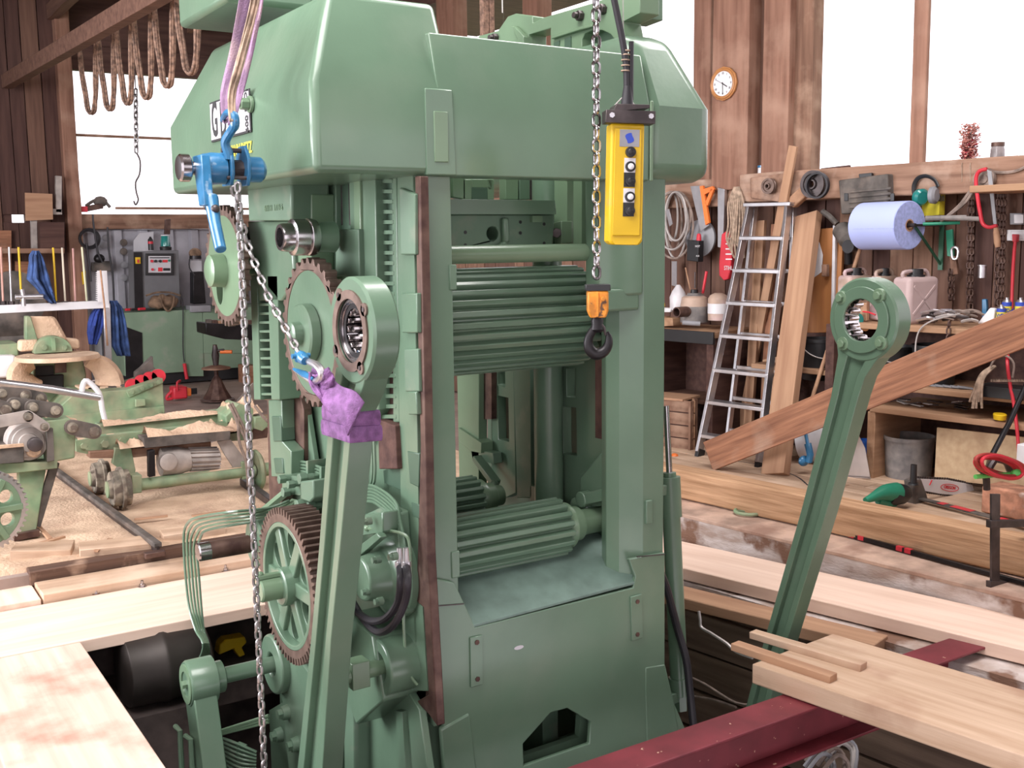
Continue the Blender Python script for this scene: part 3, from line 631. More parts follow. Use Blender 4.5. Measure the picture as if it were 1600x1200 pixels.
# upper sprocket
c = at(484, 520, x=-.21); n = 32; q_ = 117*mpp0(c)
b = MB(); b.prism(gear_outline(c, Y, Z, q_*.93, q_, n), X, .05, holes=[circ(c, Y, Z, q_*.83, 40)]); sp1 = obj('sprocket', b, TEETH, M0, label='solid green sprocket with a bare brown toothed rim', bev=.002)
b = MB(); b.lathe([(0, q_*.832), (.045, q_*.832)], c+X*.003, X, 48); obj('sprocket_disc', b, G, sp1)
b = MB(); b.lathe([(-.0, .112), (.035, .112), (.042, .104)], c, -X, 40); b.lathe([(.04, .045), (.075, .044), (.08, .036)], c, -X, 28); obj('sprocket_hub', b, G, sp1)
b = MB(); b.cyl(c, c+X*.15, .05, n=20); obj('sprocket_shaft', b, G, sp1)
# rear sprocket
c = V3((-.25, 1.40, 1.625)); b = MB(); b.prism(gear_outline(c, Y, Z, .245, .268, 34), X, .03, holes=[circ(c, Y, Z, .222, 40)]); sp2 = obj('sprocket', b, TEETH, M0, label='rear sprocket with bare rim, seen behind the chains', bev=.002)
ho = circ(c+V3((0, .08, -.10)), Y, Z, .045, 18, ry=.075)
b = MB(); b.prism(circ(c, Y, Z, .222, 48), X, .028, holes=[ho]); obj('sprocket_disc', b, GL, sp2)
b = MB(); b.lathe([(0, .075), (.06, .07), (.07, .05)], c+V3((0, .02, -.02)), -X, 28); b.cyl(c, c+X*.3, .05); obj('sprocket_hub', b, GL, sp2)
# ball chain studs right of it
for k in range(3):
    p = at(396+2*k, 365+26*k, x=-.1); b = MB(); b.cyl(p, p-X*.05, .03); b.ell((p.x-.055, p.y, p.z), .02, .02, .02); obj('stud', b, DSTEEL, M0)
# vertical rack at the rear left
relief('rack_side', G, .10, (391, 430), (401, 430), (407, 625), (397, 625), x=-.05)
relief('rack_side', G, .10, (418, 430), (433, 430), (437, 625), (424, 625), x=-.05)
relief('rack_timber', WD_TAN, .02, (407, 430), (414, 430), (419, 625), (412, 625), x=-.03, label='pale wooden strip behind the rack bars')
for k in range(13):
    v = 446+14*k; relief('rack_bar', G, .095, (396+k*.5, v), (428+k*.3, v), (428+k*.3, v+4), (396+k*.5, v+4), x=-.05, bev=.002)
relief('rear_rail', RUST, .05, (425, 430), (440, 430), (452, 740), (436, 800), (421, 800), (417, 625), x=-.02)
relief('rear_guide', G, .06, (419, 625), (440, 625), (441, 690), (455, 705), (455, 745), (424, 745), x=-.06)
relief('recess_shade', MATS['shadow_green'], .065, (424, 650), (438, 650), (440, 690), (427, 690), x=-.06)
relief('recess_shade', MATS['shadow_green'], .065, (427, 716), (441, 716), (443, 740), (430, 740), x=-.06)
relief('wooden_guide', RUST, .04, (444, 560), (458, 580), (474, 640), (475, 720), (446, 690), x=-.02, label='dark brown guide block')
relief('side_panel', G, .02, (468, 610), (475, 610), (492, 720), (492, 860), (470, 860), x=-.02)
# tubes on the side: bundle across, clips
for k in range(6):
    x = -.075; v = 724+5*k
    b = MB(); b.tube([at(452+2*k, v+22, x=x), at(455+2*k, v+4, x=x), at(470, v-3, x=x), at(500, v+6, x=x), at(560, v+32, x=x), at(585, v+36, x=x), at(612, v+54+k, x=x), at(624+k, v+80, x=x), at(628+k*1.5, 880, x=x)], .006, 6, smooth=5); obj('oil_tube', b, G, M0)
for k in range(2):
    b = MB(); x = -.05; b.tube([at(584-4*k, 672, x=x), at(586-4*k, 740-k*3, x=x), at(580-4*k, 760, x=x), at(560, 765-k*5, x=x)], .006, 6, smooth=5); obj('oil_tube', b, G, M0)
b = MB(); b.tube([at(628, 880, x=-.07), at(630, 900, x=-.07), at(632, 1000, x=-.07), at(640, 1050, x=-.07), at(652, 1070, x=-.05)], .006, 6, smooth=4); obj('oil_tube', b, GL, M0)
b = MB(); b.tube([at(576, 826, x=-.14), at(600, 828, x=-.12), at(630, 834, x=-.08), at(640, 850, x=-.07), at(642, 900, x=-.07)], .006, 6, smooth=4); p = at(574, 825, x=-.14); b.ell((p.x, p.y, p.z), .013, .013, .013); obj('oil_tube', b, GL, M0)
for u, v in ((478, 728), (499, 738)): relief('tube_clip', GD, .09, (u, v-8), (u+3, v-8), (u+3, v+28), (u, v+28), x=-.02, bev=.001)
# valve block above the gear
relief('valve_block', GD, .12, (469, 752), (489, 750), (490, 778), (484, 785), (470, 780), x=-.12, bev=.006)
relief('valve_block', G, .12, (440, 742), (470, 745), (470, 775), (440, 770), x=-.06, bev=.006)
for k, (u, v, r) in enumerate(((446, 748, .02), (460, 756, .018), (452, 768, .022), (478, 747, .024), (492, 790, .02), (485, 805, .018), (474, 790, .03))):
    p = at(u, v, x=-.2); b = MB(); b.hexa(p, -X, r, .03); b.cyl(p, p+X*.03, r*.7); obj('valve_fitting', b, GD, M0, bev=.002)
b = MB(); b.bar(at(395, 812, x=-.2), at(452, 765, x=-.12), .05, .02); b.bar(at(438, 806, x=-.2), at(462, 782, x=-.12), .04, .02); obj('brace', b, GL, M0, bev=.003)
# lower gearbox bell behind the rod
c = at(590, 900, x=-.12)
b = MB(); b.lathe([(-.12, .165), (.0, .165), (.02, .15), (.04, .10), (.10, .085), (.13, .08)], V3((-.06, c.y, c.z)), -X, 40); bell = obj('gearbox_bell', b, G, M0, bev=.008)
relief('gearbox', GD, .05, (552, 812), (600, 790), (622, 800), (632, 960), (600, 960), (552, 900), x=-.03, bev=.012)
relief('gearbox_cap', G, .08, (560, 806), (598, 800), (598, 832), (560, 838), x=-.06, bev=.006)
for u, v in ((560, 812), (572, 815), (586, 875), (612, 870), (570, 925), (590, 940)):
    p = at(u, v, x=-.2); b = MB(); b.hexa(p, -X, .012, .012); b.cyl(p, p+X*.02, .014); obj('bolt', b, GD, M0)
b = MB(); b.prism([at(u, v, x=-.13) for u, v in ((545, 870), (600, 830), (606, 838), (552, 884))], -X, .03); obj('brace', b, G, M0, bev=.004)
# black hoses
for k, (du, r) in enumerate(((0, .014), (11, .014))):
    b = MB(); x = -.16
    b.tube([at(625+du*.9, 885, x=x+.04), at(626+du, 905, x=x), at(622+du, 940, x=x), at(604+du, 965+du, x=x-.02), at(580+du, 970+du*1.6, x=x-.02), at(556+du, 955+du, x=x), at(540+du, 940, x=x)], r, 10, smooth=6); obj('hose', b, RUB, M0, label='black rubber hydraulic hose')
    p = at(625+du*.9, 886, x=x+.04); b = MB(); b.cyl(p, p+Z*.07, .014, .010, 12); b.cyl(p-Z*.0, p+Z*.02, .018, n=6); obj('hose_fitting', b, ALU, M0)
# big spoked gear
c = V3((-.345, .545, .405)); n = 66
b = MB(); b.prism(gear_outline(c, Y, Z, .280, .306, n), X, .12, holes=[circ(c, Y, Z, .250, 48)]); gr = obj('spur_gear', b, TEETH, M0, label='big spoked gear with wide bare brown teeth', bev=.001)
ho = [circ(c+V3((0, math.cos(R_(30+60*k))*.162, math.sin(R_(30+60*k))*.162)), V3((0, math.cos(R_(30+60*k)), math.sin(R_(30+60*k)))), V3((0, -math.sin(R_(30+60*k)), math.cos(R_(30+60*k)))), .062, 20, ry=.042) for k in range(6)]
b = MB(); b.prism(circ(c+X*.032, Y, Z, .251, 48), X, .022, holes=[[p+X*.032 for p in h] for h in ho]); obj('gear_web', b, G, gr, bev=.004)
b = MB(); b.ring(c, X, [(.0, .250), (.0, .230), (.05, .222), (.11, .222), (.11, .250)], 48); obj('gear_rim', b, G, gr, bev=.003)
for k in range(6):
    a = R_(60*k); d = V3((0, math.cos(a), math.sin(a))); b = MB(); b.bar(c+X*.04+d*.04, c+X*.045+d*.235, .058, .06, up=X); obj('spoke', b, G, gr, bev=.006)
b = MB(); b.lathe([(-.02, .075), (.05, .075), (.055, .068)], c+X*.03, -X, 32); obj('gear_hub', b, G, gr)
b = MB(); b.lathe([(-.3, .045), (.10, .045), (.106, .04)], c, -X, 28); sh = obj('gear_shaft', b, GL, gr)
b = MB(); b.box((c.x-.12, c.y-.012, c.z+.045), (c.x-.01, c.y+.012, c.z+.062)); b.ell((c.x-.10, c.y, c.z+.065), .015, .012, .012); obj('shaft_key', b, GL, gr, bev=.003)
# flange and rusty shaft at the left
c = at(378, 855, x=-.12); p0 = at(318, 862, x=-.4)
c = V3((-.16, p0.y-.02, p0.z+.0)); p1 = at(316, 862, x=-.52); cc = V3((-.52, p1.y, p1.z))
b = MB(); b.lathe([(0, .038), (.17, .038), (.175, .034)], V3((-.32, cc.y, cc.z)), -X, 28); rs = obj('drive_shaft', b, RUST, M0, label='rusty bare shaft end with a bright tip')
b = MB(); b.lathe([(.17, .0386), (.215, .0386), (.22, .034)], V3((-.32, cc.y, cc.z)), -X, 28); obj('shaft_tip', b, STEEL, rs)
b = MB(); b.ring(V3((-.30, cc.y, cc.z)), X, [(0, .05), (0, .10), (.01, .108), (.22, .108), (.22, .05)], 36); obj('shaft_flange', b, G, M0)
b = MB(); b.bar((-.2, cc.y-.0, cc.z), (-.02, cc.y-.05, cc.z), .16, .2); obj('shaft_support', b, G, M0, bev=.02)
# tube bundle looping to the left
TB = -.42
for k in range(5):
    o_ = 5.2*k; x = TB+.012*k
    b = MB(); b.tube([at(452, 782+o_*.6, x=-.15), at(418, 794+o_*.8, x=-.25), at(360, 800+o_, x=x), at(310+o_*.6, 808+o_, x=x), at(293+o_, 818+o_, x=x), at(287+o_, 840+o_, x=x), at(290+o_, 900, x=x), at(296+o_*.9, 950, x=x), at(306+o_*.6, 985, x=x), at(318+o_*.4, 1012, x=x), at(300+o_*1.2, 1060, x=x+.05), at(316+o_*.6, 1110, x=x), at(322+o_*.5, 1150, x=x), at(320+o_*.8, 1185, x=x)], .0065, 6, smooth=5); obj('oil_tube', b, GL if k % 2 else G, M0)
for k in range(9):
    b = MB(); b.tube([at(318+k*2, 1150+k*5, x=-.40), at(345, 1153+k*6, x=-.4), at(375, 1164+k*7, x=-.38), at(400, 1175+k*5, x=-.32)], .007, 6, smooth=4); p = at(372, 1163+k*7, x=-.38); b.hexa(p, V3((.5, -.6, -.2)), .014, .04); obj('oil_tube', b, GD, M0)
for k in range(3):
    b = MB(); b.tube([at(318, 1150+k*3, x=-.40), at(350, 1140+k*3, x=-.35), at(420, 1118+k*5, x=-.2)], .008, 6, smooth=4); obj('oil_tube', b, GL, M0)
# link arm, lower left
XA = -.58; c = at(291, 1069, x=XA)
b = MB(); b.lathe([(0, .10), (.105, .10), (.115, .093)], V3((XA+.115, c.y, c.z)), -X, 36); la = obj('link_arm', b, G, M0, label='link arm with round boss at the lower left')
b = MB(); b.ring(V3((XA, c.y, c.z)), -X, [(0, .055), (0, .085), (.006, .085), (.006, .055)], 32); b.hexa(V3((XA, c.y, c.z)), -X, .018, .02); obj('end_cap', b, GL, la)
dn = at(330, 1300, x=XA)
b = MB(); b.bar((XA+.055, c.y, c.z), (XA+.055, dn.y+.0, c.z-.9), .15, .10, up=X); obj('arm_plate', b, G, la, bev=.006)
b = MB(); b.lathe([(0, .07), (.04, .07), (.045, .062)], V3((XA+.115, c.y, c.z)), X, 28); b.cyl(V3((XA+.1, c.y, c.z)), V3((-.08, c.y, c.z)), .036, n=24); obj('pivot_shaft', b, G, la)
b = MB(); b.tube([at(274, 1135, x=XA-.01), at(281, 1142, x=XA-.01), at(284, 1200, x=XA-.01)], .012, 8); b.tube([at(290, 1150, x=XA-.01), at(298, 1156, x=XA-.01), at(301, 1210, x=XA-.01)], .012, 8); obj('grab_bar', b, G, la)
# bearing bosses
for u0, v0, xx, r in ((415, 1052, -.20, .135),):
    cx = V3((xx, c.y, c.z)); b = MB(); b.ring(cx, X, [(0, .05), (0, r), (.2, r), (.2, .05)], 40); b.lathe([(.10, .06), (.2, .06)], cx, X, 20); obj('bearing_boss', b, G, M0, bev=.01)
b = MB(); b.prism([V3((-.16, c.y+.12, c.z)), V3((-.16, c.y-.15, c.z+.12)), V3((-.16, c.y-.5, c.z+.05)), V3((-.16, c.y-.45, c.z-.8)), V3((-.16, c.y-.1, c.z-.8)), V3((-.16, c.y+.0, c.z-.14))], X, .16); obj('boss_bracket', b, G, M0, bev=.012)
for u, v in ((440, 1115), (430, 1150), (455, 1165)):
    p = at(u, v, x=-.19); b = MB(); b.hexa(p, -X, .022, .02); b.lathe([(-.03, .035), (.0, .03)], p, -X, 14); obj('bolt', b, GD, M0)
# right boss bracket with shaft, behind/right of the rod
c = at(603, 1040, x=-.12)
b = MB(); b.ring(V3((-.15, c.y, c.z)), X, [(0, .055), (0, .105), (.15, .105), (.15, .055)], 40); b.lathe([(.05, .06), (.15, .06)], V3((-.18, c.y, c.z)), X, 24); obj('bearing_boss', b, G, M0, bev=.008)
b = MB(); b.prism([V3((-.16, c.y-.05, c.z-.11)), V3((-.16, c.y+.02, c.z+.115)), V3((-.16, c.y+.25, c.z+.14)), V3((-.16, c.y+.42, c.z-.1)), V3((-.16, c.y+.2, c.z-.30))], X, .15); obj('boss_bracket', b, G, M0, bev=.01)
b = MB(); b.cyl(V3((-.34, c.y, c.z)), V3((-.1, c.y, c.z)), .03, n=20); b.box((-.27, c.y-.035, c.z-.05), (-.2, c.y+.035, c.z+.05)); obj('pivot_shaft', b, GL, M0, bev=.003)
relief('skirt_plate', G, .03, (548, 1060), (640, 1085), (655, 1110), (672, 1230), (560, 1230), x=-.02)
relief('skirt_rib', GL, .06, (548, 1105), (554, 1105), (562, 1230), (556, 1230), x=-.02, bev=.002)
relief('skirt_rib', G, .05, (618, 1110), (628, 1112), (636, 1230), (624, 1230), x=-.02, bev=.002)
relief('side_cylinder', GD, .08, (536, 1080), (552, 1080), (554, 1230), (538, 1230), x=-.04, bev=.02)
relief('skirt_plate', G, .03, (420, 1110), (470, 1080), (500, 1230), (425, 1230), x=-.02)

# ---- rollers
def roller(name, x0, x1, yc, zc, r, n, lab, hub=0, rib=.55, ph=0):
    b = MB(); b.lathe([(0, r-.024), (x1-x0, r-.024)], (x0, yc, zc), X, 48); ro = obj(name, b, G, M0, label=lab)
    first = None; a = 2*PI/n
    for k in range(n):
        t = a*k+ph; d = V3((0, math.cos(t), math.sin(t))); e = V3((0, -math.sin(t), math.cos(t))); wd = r*a*rib/2; c = V3((x0+.004, yc, zc))
        b = MB(); vs = [c+d*(r-.03)-e*wd*1.3, c+d*(r-.03)+e*wd*1.3, c+d*r+e*wd*.75, c+d*r-e*wd*.75]
        if d.dot(V3((0, -.8, .5))) > -.35:
            b.prism(vs, X, x1-x0-.008); obj('rib', b, G, ro, bev=.003)
        else:
            b.prism(vs, X, x1-x0-.008); obj('rib', b, G, ro)
    if hub:
        b = MB(); b.lathe([(0, r*.72), (.02, r*.78), (.035, r*.78), (.045, r*.6), (.09, r*.58), (.10, r*.45), (hub, r*.42)], (x1, yc, zc), X, 36); obj('hub', b, GL, ro)
    b = MB(); b.cyl((x0-.12, yc, zc), (x0, yc, zc), r*.45); b.ring((x0-.004, yc, zc), -X, [(0, r*.5), (0, r*.96), (.03, r*.9), (.03, r*.5)], 36); obj('journal', b, GD, ro)
    return ro
roller('feed_roller', .20, .955, .42, 1.40, .215, 30, 'upper fluted feed roller, the largest', rib=.62)
roller('feed_roller', .10, .77, .28, .525, .125, 18, 'lower fluted feed roller nearest the front', hub=.24, rib=.6)
roller('feed_roller', .15, .74, .92, .52, .115, 18, 'lower fluted feed roller at the back', hub=.14, rib=.6)
b = MB(); b.cyl((.05, .14, 1.672), (.96, .14, 1.672), .034, n=28); b.cyl((.93, .14, 1.672), (.98, .14, 1.672), .045, n=28); obj('cross_bar', b, GL, M0, label='round cross bar over the upper roller')
relief_ = None
# ---- right side wall inside (x = 1.02) with its slots and round column
def rx(x, *pts): return [at(u, v, x=x) for u, v in pts]
XR = 1.03
b = MB(); b.prism(rx(XR, (767, 560), (802, 560), (806, 770), (790, 778), (768, 740)), X, .05, holes=[rx(XR, (777, 575), (789, 575), (789, 605), (777, 601)), rx(XR, (777, 618), (794, 622), (795, 690), (779, 686))]); obj('slotted_plate', b, G, M0, bev=.003)
b = MB(); b.prism(rx(XR, (872, 560), (930, 560), (945, 700), (905, 780), (905, 800), (873, 800)), X, .05, holes=[rx(XR, (885, 576), (899, 576), (899, 622), (885, 620)), rx(XR, (879, 635), (900, 637), (901, 712), (880, 709))]); obj('slotted_plate', b, G, M0, bev=.003)
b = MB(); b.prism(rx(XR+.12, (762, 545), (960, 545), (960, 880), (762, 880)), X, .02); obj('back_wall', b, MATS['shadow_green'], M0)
b = MB(); b.prism(rx(XR-.0, (802, 560), (828, 560), (830, 778), (808, 778)), X, .08); obj('side_face', b, GD, M0, bev=.003)
c = at(848, 600, x=.93); b = MB(); b.cyl((.96, c.y, .3), (.96, c.y, 2.0), .066, n=32); obj('round_column', b, G, M0, label='round green hydraulic column')
b = MB(); b.prism(rx(.97, (714, 580), (748, 580), (748, 770), (718, 770)), X, .05); obj('rear_column', b, GL, M0, bev=.004)
b = MB(); b.prism(rx(.955, (716, 668), (752, 692), (752, 708), (735, 705), (718, 690)), X, .07); obj('rear_shelf', b, GL, M0, bev=.003)
b = MB(); b.prism(rx(1.0, (752, 575), (768, 575), (768, 655), (754, 655)), X, .04); obj('guide_block', b, RUST, M0)
b = MB(); b.bar(at(745, 715, x=.95), at(775, 755, x=.95), .05, .03); b.ell(tuple(at(772, 758, x=.93)), .025, .025, .025); b.prism(rx(.97, (735, 700), (770, 708), (772, 725), (738, 718)), X, .05); obj('rear_bracket', b, G, M0, bev=.003)
b = MB(); b.prism(rx(.95, (905, 745), (940, 705), (962, 712), (962, 760), (945, 790), (906, 795)), X, .06); obj('side_bracket', b, G, M0, bev=.01)
p, q = at(912, 780, x=.92), at(958, 770, x=.92); b = MB(); b.bar(p, q, .03, .05); b.lathe([(0, .035), (.05, .035)], p+V3((-.02, 0, 0)), X, 20); obj('adjuster', b, G, M0, bev=.004)
b = MB(); b.prism(rx(.93, (930, 548), (949, 548), (948, 688), (930, 684)), X, .045); obj('wooden_guide', b, WD_DARK, M0, label='brown wooden guide strip below the hook')
b = MB(); b.prism([(.92, .30, .40), (1.02, .30, .40), (1.02, .30, .62), (.92, .30, .60)], Y, .12); obj('bearing_block', b, G, M0, bev=.02)
b = MB(); b.box((1.03, .06, .2), (1.09, .9, .56)); obj('side_wall', b, G, M0, bev=.01)
b = MB(); b.box((1.0, .10, 1.26), (1.09, .62, 1.58)); obj('roller_housing', b, GD, M0, bev=.03)
b = MB(); b.box((.06, .5, .2), (1.03, 1.4, .28)); obj('inner_floor', b, GD, M0, bev=.01)
# upper interior: crosshead box
def ry(y, *pts): return [at(u, v, y=y) for u, v in pts]
YB = .42
b = MB(); b.prism(ry(YB, (700, 335), (866, 335), (864, 392), (700, 392)), Y, .12, holes=[[p for p in circ(at(770, 365, y=YB), X, Z, .028, 20)]]); cr = obj('crosshead', b, GD, M0, bev=.006)
b = MB(); b.prism(ry(YB-.03, (700, 311), (868, 313), (870, 335), (700, 335)), Y, .2); obj('crosshead_flange', b, G, cr, bev=.005)
b = MB(); b.prism(ry(YB+.1, (700, 330), (866, 330), (864, 395), (700, 395)), Y, .02); obj('crosshead_back', b, GD, cr)
b = MB(); b.bar(at(788, 340, y=YB-.01), at(790, 380, y=YB-.01), .03, .03); b.bar(at(790, 380, y=YB-.01), at(776, 392, y=YB-.01), .03, .03); obj('crosshead_rib', b, G, cr, bev=.01)
for u, v in ((727, 363), (727, 383), (813, 347), (813, 364), (813, 385), (850, 350), (850, 380)):
    p = at(u, v, y=YB); b = MB(); b.cyl(p+Y*.002, p-Y*.002, .007, n=10); obj('bolt_hole', b, BLK, cr)
b = MB(); b.prism(ry(YB-.02, (832, 337), (848, 337), (848, 347), (832, 347)), Y, .02); obj('crosshead_tab', b, GL, cr)
for pts, m in ((((708, 277), (727, 277), (727, 312), (708, 308)), GL), (((737, 280), (770, 280), (770, 296), (762, 296), (762, 293), (737, 293)), GL), (((724, 280), (737, 280), (737, 312), (724, 312)), GL), (((762, 280), (772, 280), (772, 312), (762, 312)), GL), (((790, 278), (810, 278), (810, 312), (790, 312)), GL), (((737, 293), (762, 293), (762, 312), (737, 312)), MATS['shadow_green']), (((812, 278), (828, 278), (828, 312), (812, 312)), G)):
    b = MB(); b.prism(ry(YB+.08, *pts), Y, .05); obj('upper_rib', b, m, M0, bev=.003)
b = MB(); b.prism(ry(YB+.25, (828, 270), (868, 270), (868, 312), (828, 312)), Y, .03); obj('upper_panel', b, DSTEEL, M0)
XC = .99
for pts, m, x in ((((866, 275), (886, 275), (886, 388), (866, 388)), GL, XC-.04), (((886, 275), (897, 275), (897, 400), (886, 400)), MATS['shadow_green'], XC), (((896, 275), (909, 275), (909, 400), (896, 400)), GL, XC-.04), (((909, 275), (948, 275), (948, 400), (909, 400)), MATS['shadow_green'], XC)):
    b = MB(); b.prism(rx(x, *pts), X, .04); obj('slide_rail', b, m, M0, bev=.002)
b = MB(); b.prism(rx(.90, (864, 348), (877, 345), (877, 380), (869, 385), (864, 370)), X, .06); obj('clamp_plate', b, GL, M0, bev=.004)
p = at(870, 364, x=.89); b = MB(); b.hexa(p, V3((-.6, -.8, 0)), .022, .03); obj('bolt', b, DSTEEL, M0, bev=.002)
# ---- yoke above the hood (runs away from the camera)
XY = 1.06
def yk(x, *pts): return [at(u, v, x=x) for u, v in pts]
b = MB(); b.prism(yk(XY, (745, 66), (748, 56), (778, 48), (793, 26), (806, 21), (832, 25), (832, 36), (850, 27), (925, 5), (1000, -22), (1000, 20), (972, 34), (977, 60), (980, 100), (700, 92)), X, .10,
    holes=[yk(XY, (826, 54), (860, 44), (860, 80), (826, 74)), yk(XY, (909, 92), (909, 62), (914, 52), (926, 47), (940, 47), (954, 54), (963, 66), (967, 80), (968, 98))]); yo = obj('yoke', b, GL, M0, bev=.004, label='pale green cast yoke rising above the hood')
b = MB(); b.prism(yk(XY-.03, (798, 40), (804, 42), (818, 57), (818, 75), (808, 74), (808, 60)), X, .05); obj('yoke_rib', b, GL, yo, bev=.003)
b = MB(); b.prism(yk(XY-.004, (865, 67), (874, 63), (874, 71), (865, 74)), X, .003); b.prism(yk(XY-.004, (882, 60), (892, 57), (892, 84), (882, 82)), X, .003); obj('yoke_slot', b, MATS['shadow_green'], yo, kind='stuff')
b = MB(); b.prism(yk(XY-.02, (861, 56), (905, 42), (925, 38), (925, 42), (905, 47), (861, 61)), X, .03); obj('yoke_lip', b, GL, yo, bev=.003)
b = MB(); b.prism(yk(XY+.07, (900, 45), (976, 45), (978, 104), (900, 104)), X, .025); obj('yoke_back', b, G, yo)
b = MB(); b.prism(yk(XY+.10, (975, -5), (1001, -8), (1001, 28), (975, 38)), X, .12); obj('yoke_end', b, GD, yo, bev=.004)
for u, v in ((776, 60), (909, 25), (944, 15)):
    p = at(u, v, x=XY); b = MB(); b.hexa(p, -X, .022, .025); b.cyl(p+X*.01, p-X*.045, .013, n=12); obj('bolt', b, DSTEEL, yo, bev=.002)
# ---- hydraulic cylinder at the right
p0 = at(1046, 745, x=1.33); p1 = at(1062, 1085, x=1.33)
def lp(t): return p0.lerp(p1, t)
b = MB(); b.cyl(lp(.0), lp(.18), .048, n=28); b.cyl(lp(-.02), lp(.0), .03, n=28); b.cyl(lp(.16), lp(.92), .040, .040, n=28); b.cyl(lp(.92), lp(1.0), .046, n=28); b.hexa(lp(1.0), p1-p0, .034, .07); hc = obj('hydraulic_cylinder', b, G, M0, label='green hydraulic cylinder on the right side', smooth=30)
b = MB(); b.cyl(lp(-.02), lp(-.32), .014, n=16); obj('piston_rod', b, STEEL, hc)
b = MB(); b.bar((1.1, lp(.05).y, lp(.05).z), (1.34, lp(.05).y, lp(.05).z), .05, .05); obj('cylinder_mount', b, G, hc, bev=.005)
b = MB(); b.bar((1.1, p1.y, p1.z), (1.34, p1.y, p1.z), .05, .05); obj('cylinder_mount', b, G, hc, bev=.005)
b = MB(); b.tube([at(1030, 890, x=1.15), at(1042, 920, x=1.22), at(1058, 980, x=1.28), at(1072, 1030, x=1.3), at(1078, 1080, x=1.3), at(1086, 1160, x=1.3)], .017, 10, smooth=6); obj('hose', b, RUB, M0, label='black hose hanging at the right side')

# ============================================================ CONNECTING RODS
def conrod(xp, ring_c, cen_u, path, lab, R=.165, cap=False, T=.088):
    """rod in the plane x = xp, thickness T towards +x; path: pixel pairs (left, right) of its face from the ring down"""
    c = ring_c; base = at(*path[-1][0], x=xp)
    t = thing('connecting_rod', lab, 'machine part', (xp+T/2, base.y, base.z))
    lft = [at(*p[0], x=xp) for p in path]; rgt = [at(*p[1], x=xp) for p in path]
    rin = R*.62
    # ring
    b = MB(); b.ring(c, X, [(0, rin), (0, R-.008), (.008, R), (T-.008, R), (T, R-.008), (T, rin)], 56); obj('big_end', b, G, t, smooth=40)
    # shank: I section from five lofted strips
    fw = .26
    def loft(f0, f1, d0, d1, nm, bev=.003):
        m = MB(); vs = []; n = len(lft)
        for l, r in zip(lft, rgt):
            a = l.lerp(r, f0); e = l.lerp(r, f1)
            vs += [a+X*d0, e+X*d0, e+X*d1, a+X*d1]
        fs = [(0, 1, 2, 3), (4*(n-1)+3, 4*(n-1)+2, 4*(n-1)+1, 4*(n-1))]
        for i in range(n-1):
            for k in range(4): fs.append((4*i+k, 4*i+(k+1) % 4, 4*i+4+(k+1) % 4, 4*i+4+k))
        m.add(vs, fs); obj(nm, m, G, t, bev=bev, smooth=40)
    loft(0, fw, 0.004, T-.004, 'flange'); loft(1-fw, 1, 0.004, T-.004, 'flange'); loft(fw*.8, 1-fw*.8, .032, T-.032, 'web')
    return t, c
c1 = at(548, 517, x=-.42)
t1, c = conrod(-.42, c1, 0, [((523, 574), (570, 582)), ((520, 594), (566, 602)), ((516, 612), (560, 622)), ((512, 640), (548, 648)), ((509, 690), (545, 690)), ((497, 850), (530, 850)), ((484, 1000), (515, 1000)), ((463, 1200), (502, 1200)), ((440, 1400), (486, 1400))], 'tall green connecting rod at the front left, tied with a purple sling')
b = MB(); b.ring(c, -X, [(0, .125), (0, .098), (.006, .098), (.006, .125)], 48)
for k in range(4):
    a = R_(45+90*k+12); p = c+V3((0, math.cos(a)*.128, math.sin(a)*.128)); b.lathe([(0, .020), (.006, .020)], p, -X, 16)
fl1 = obj('bearing_flange', b, TEETH, t1, label='bare brown bearing flange')
for k in range(4):
    a = R_(45+90*k+12); p = c+V3((-.0055, math.cos(a)*.128, math.sin(a)*.128)); m = MB(); m.cyl(p, p-X*.003, .007, n=12); obj('screw', m, DSTEEL, fl1)
b = MB(); b.ring(c+X*.004, X, [(0, .100), (0, .088), (.012, .088), (.012, .100)], 48); b.ring(c+X*.012, X, [(0, .088), (0, .083), (.07, .083), (.07, .088)], 48); obj('outer_race', b, STEEL, t1, smooth=40, label='bright outer bearing race')
for k in range(15):
    a = 2*PI*k/15; p = c+V3((.018, math.cos(a)*.070, math.sin(a)*.070)); m = MB(); m.lathe([(0, .0105), (.003, .012), (.048, .012), (.051, .0105)], p, X, 10); obj('bearing_roller', m, BROLL, t1, smooth=30)
b = MB(); b.ring(c+X*.070, X, [(0, .083), (0, .060), (.008, .060), (.008, .083)], 40); b.ring(c+X*.014, X, [(0, .083), (0, .068), (.003, .068), (.003, .083)], 40); obj('roller_cage', b, BLKS, t1)
c2 = at(1347, 500, x=1.75)
t2, c = conrod(1.75, c2, 0, [((1306, 535), (1382, 545)), ((1308, 555), (1366, 566)), ((1304, 580), (1350, 590)), ((1297, 620), (1340, 620)), ((1250, 800), (1290, 800)), ((1196, 990), (1232, 990)), ((1172, 1075), (1207, 1075)), ((1140, 1200), (1178, 1200))], 'leaning green connecting rod at the right of the machine', R=.170)
b = MB(); b.ring(c, -X, [(0, .135), (0, .085), (.012, .085), (.012, .135)], 48); cp = obj('bearing_cap', b, G, t2, bev=.003)
for k in range(4):
    a = R_(40+90*k); p = c+V3((0, math.cos(a)*.132, math.sin(a)*.132)); m = MB(); m.lathe([(0, .03), (.014, .028)], p, -X, 20); m.hexa(p-X*.014, -X, .017, .014); obj('cap_bolt', m, GL, cp, bev=.002)
b = MB(); b.ring(c+X*.01, X, [(0, .105), (0, .098), (.09, .098), (.09, .105)], 40); obj('outer_race', b, STEEL, t2, smooth=40)
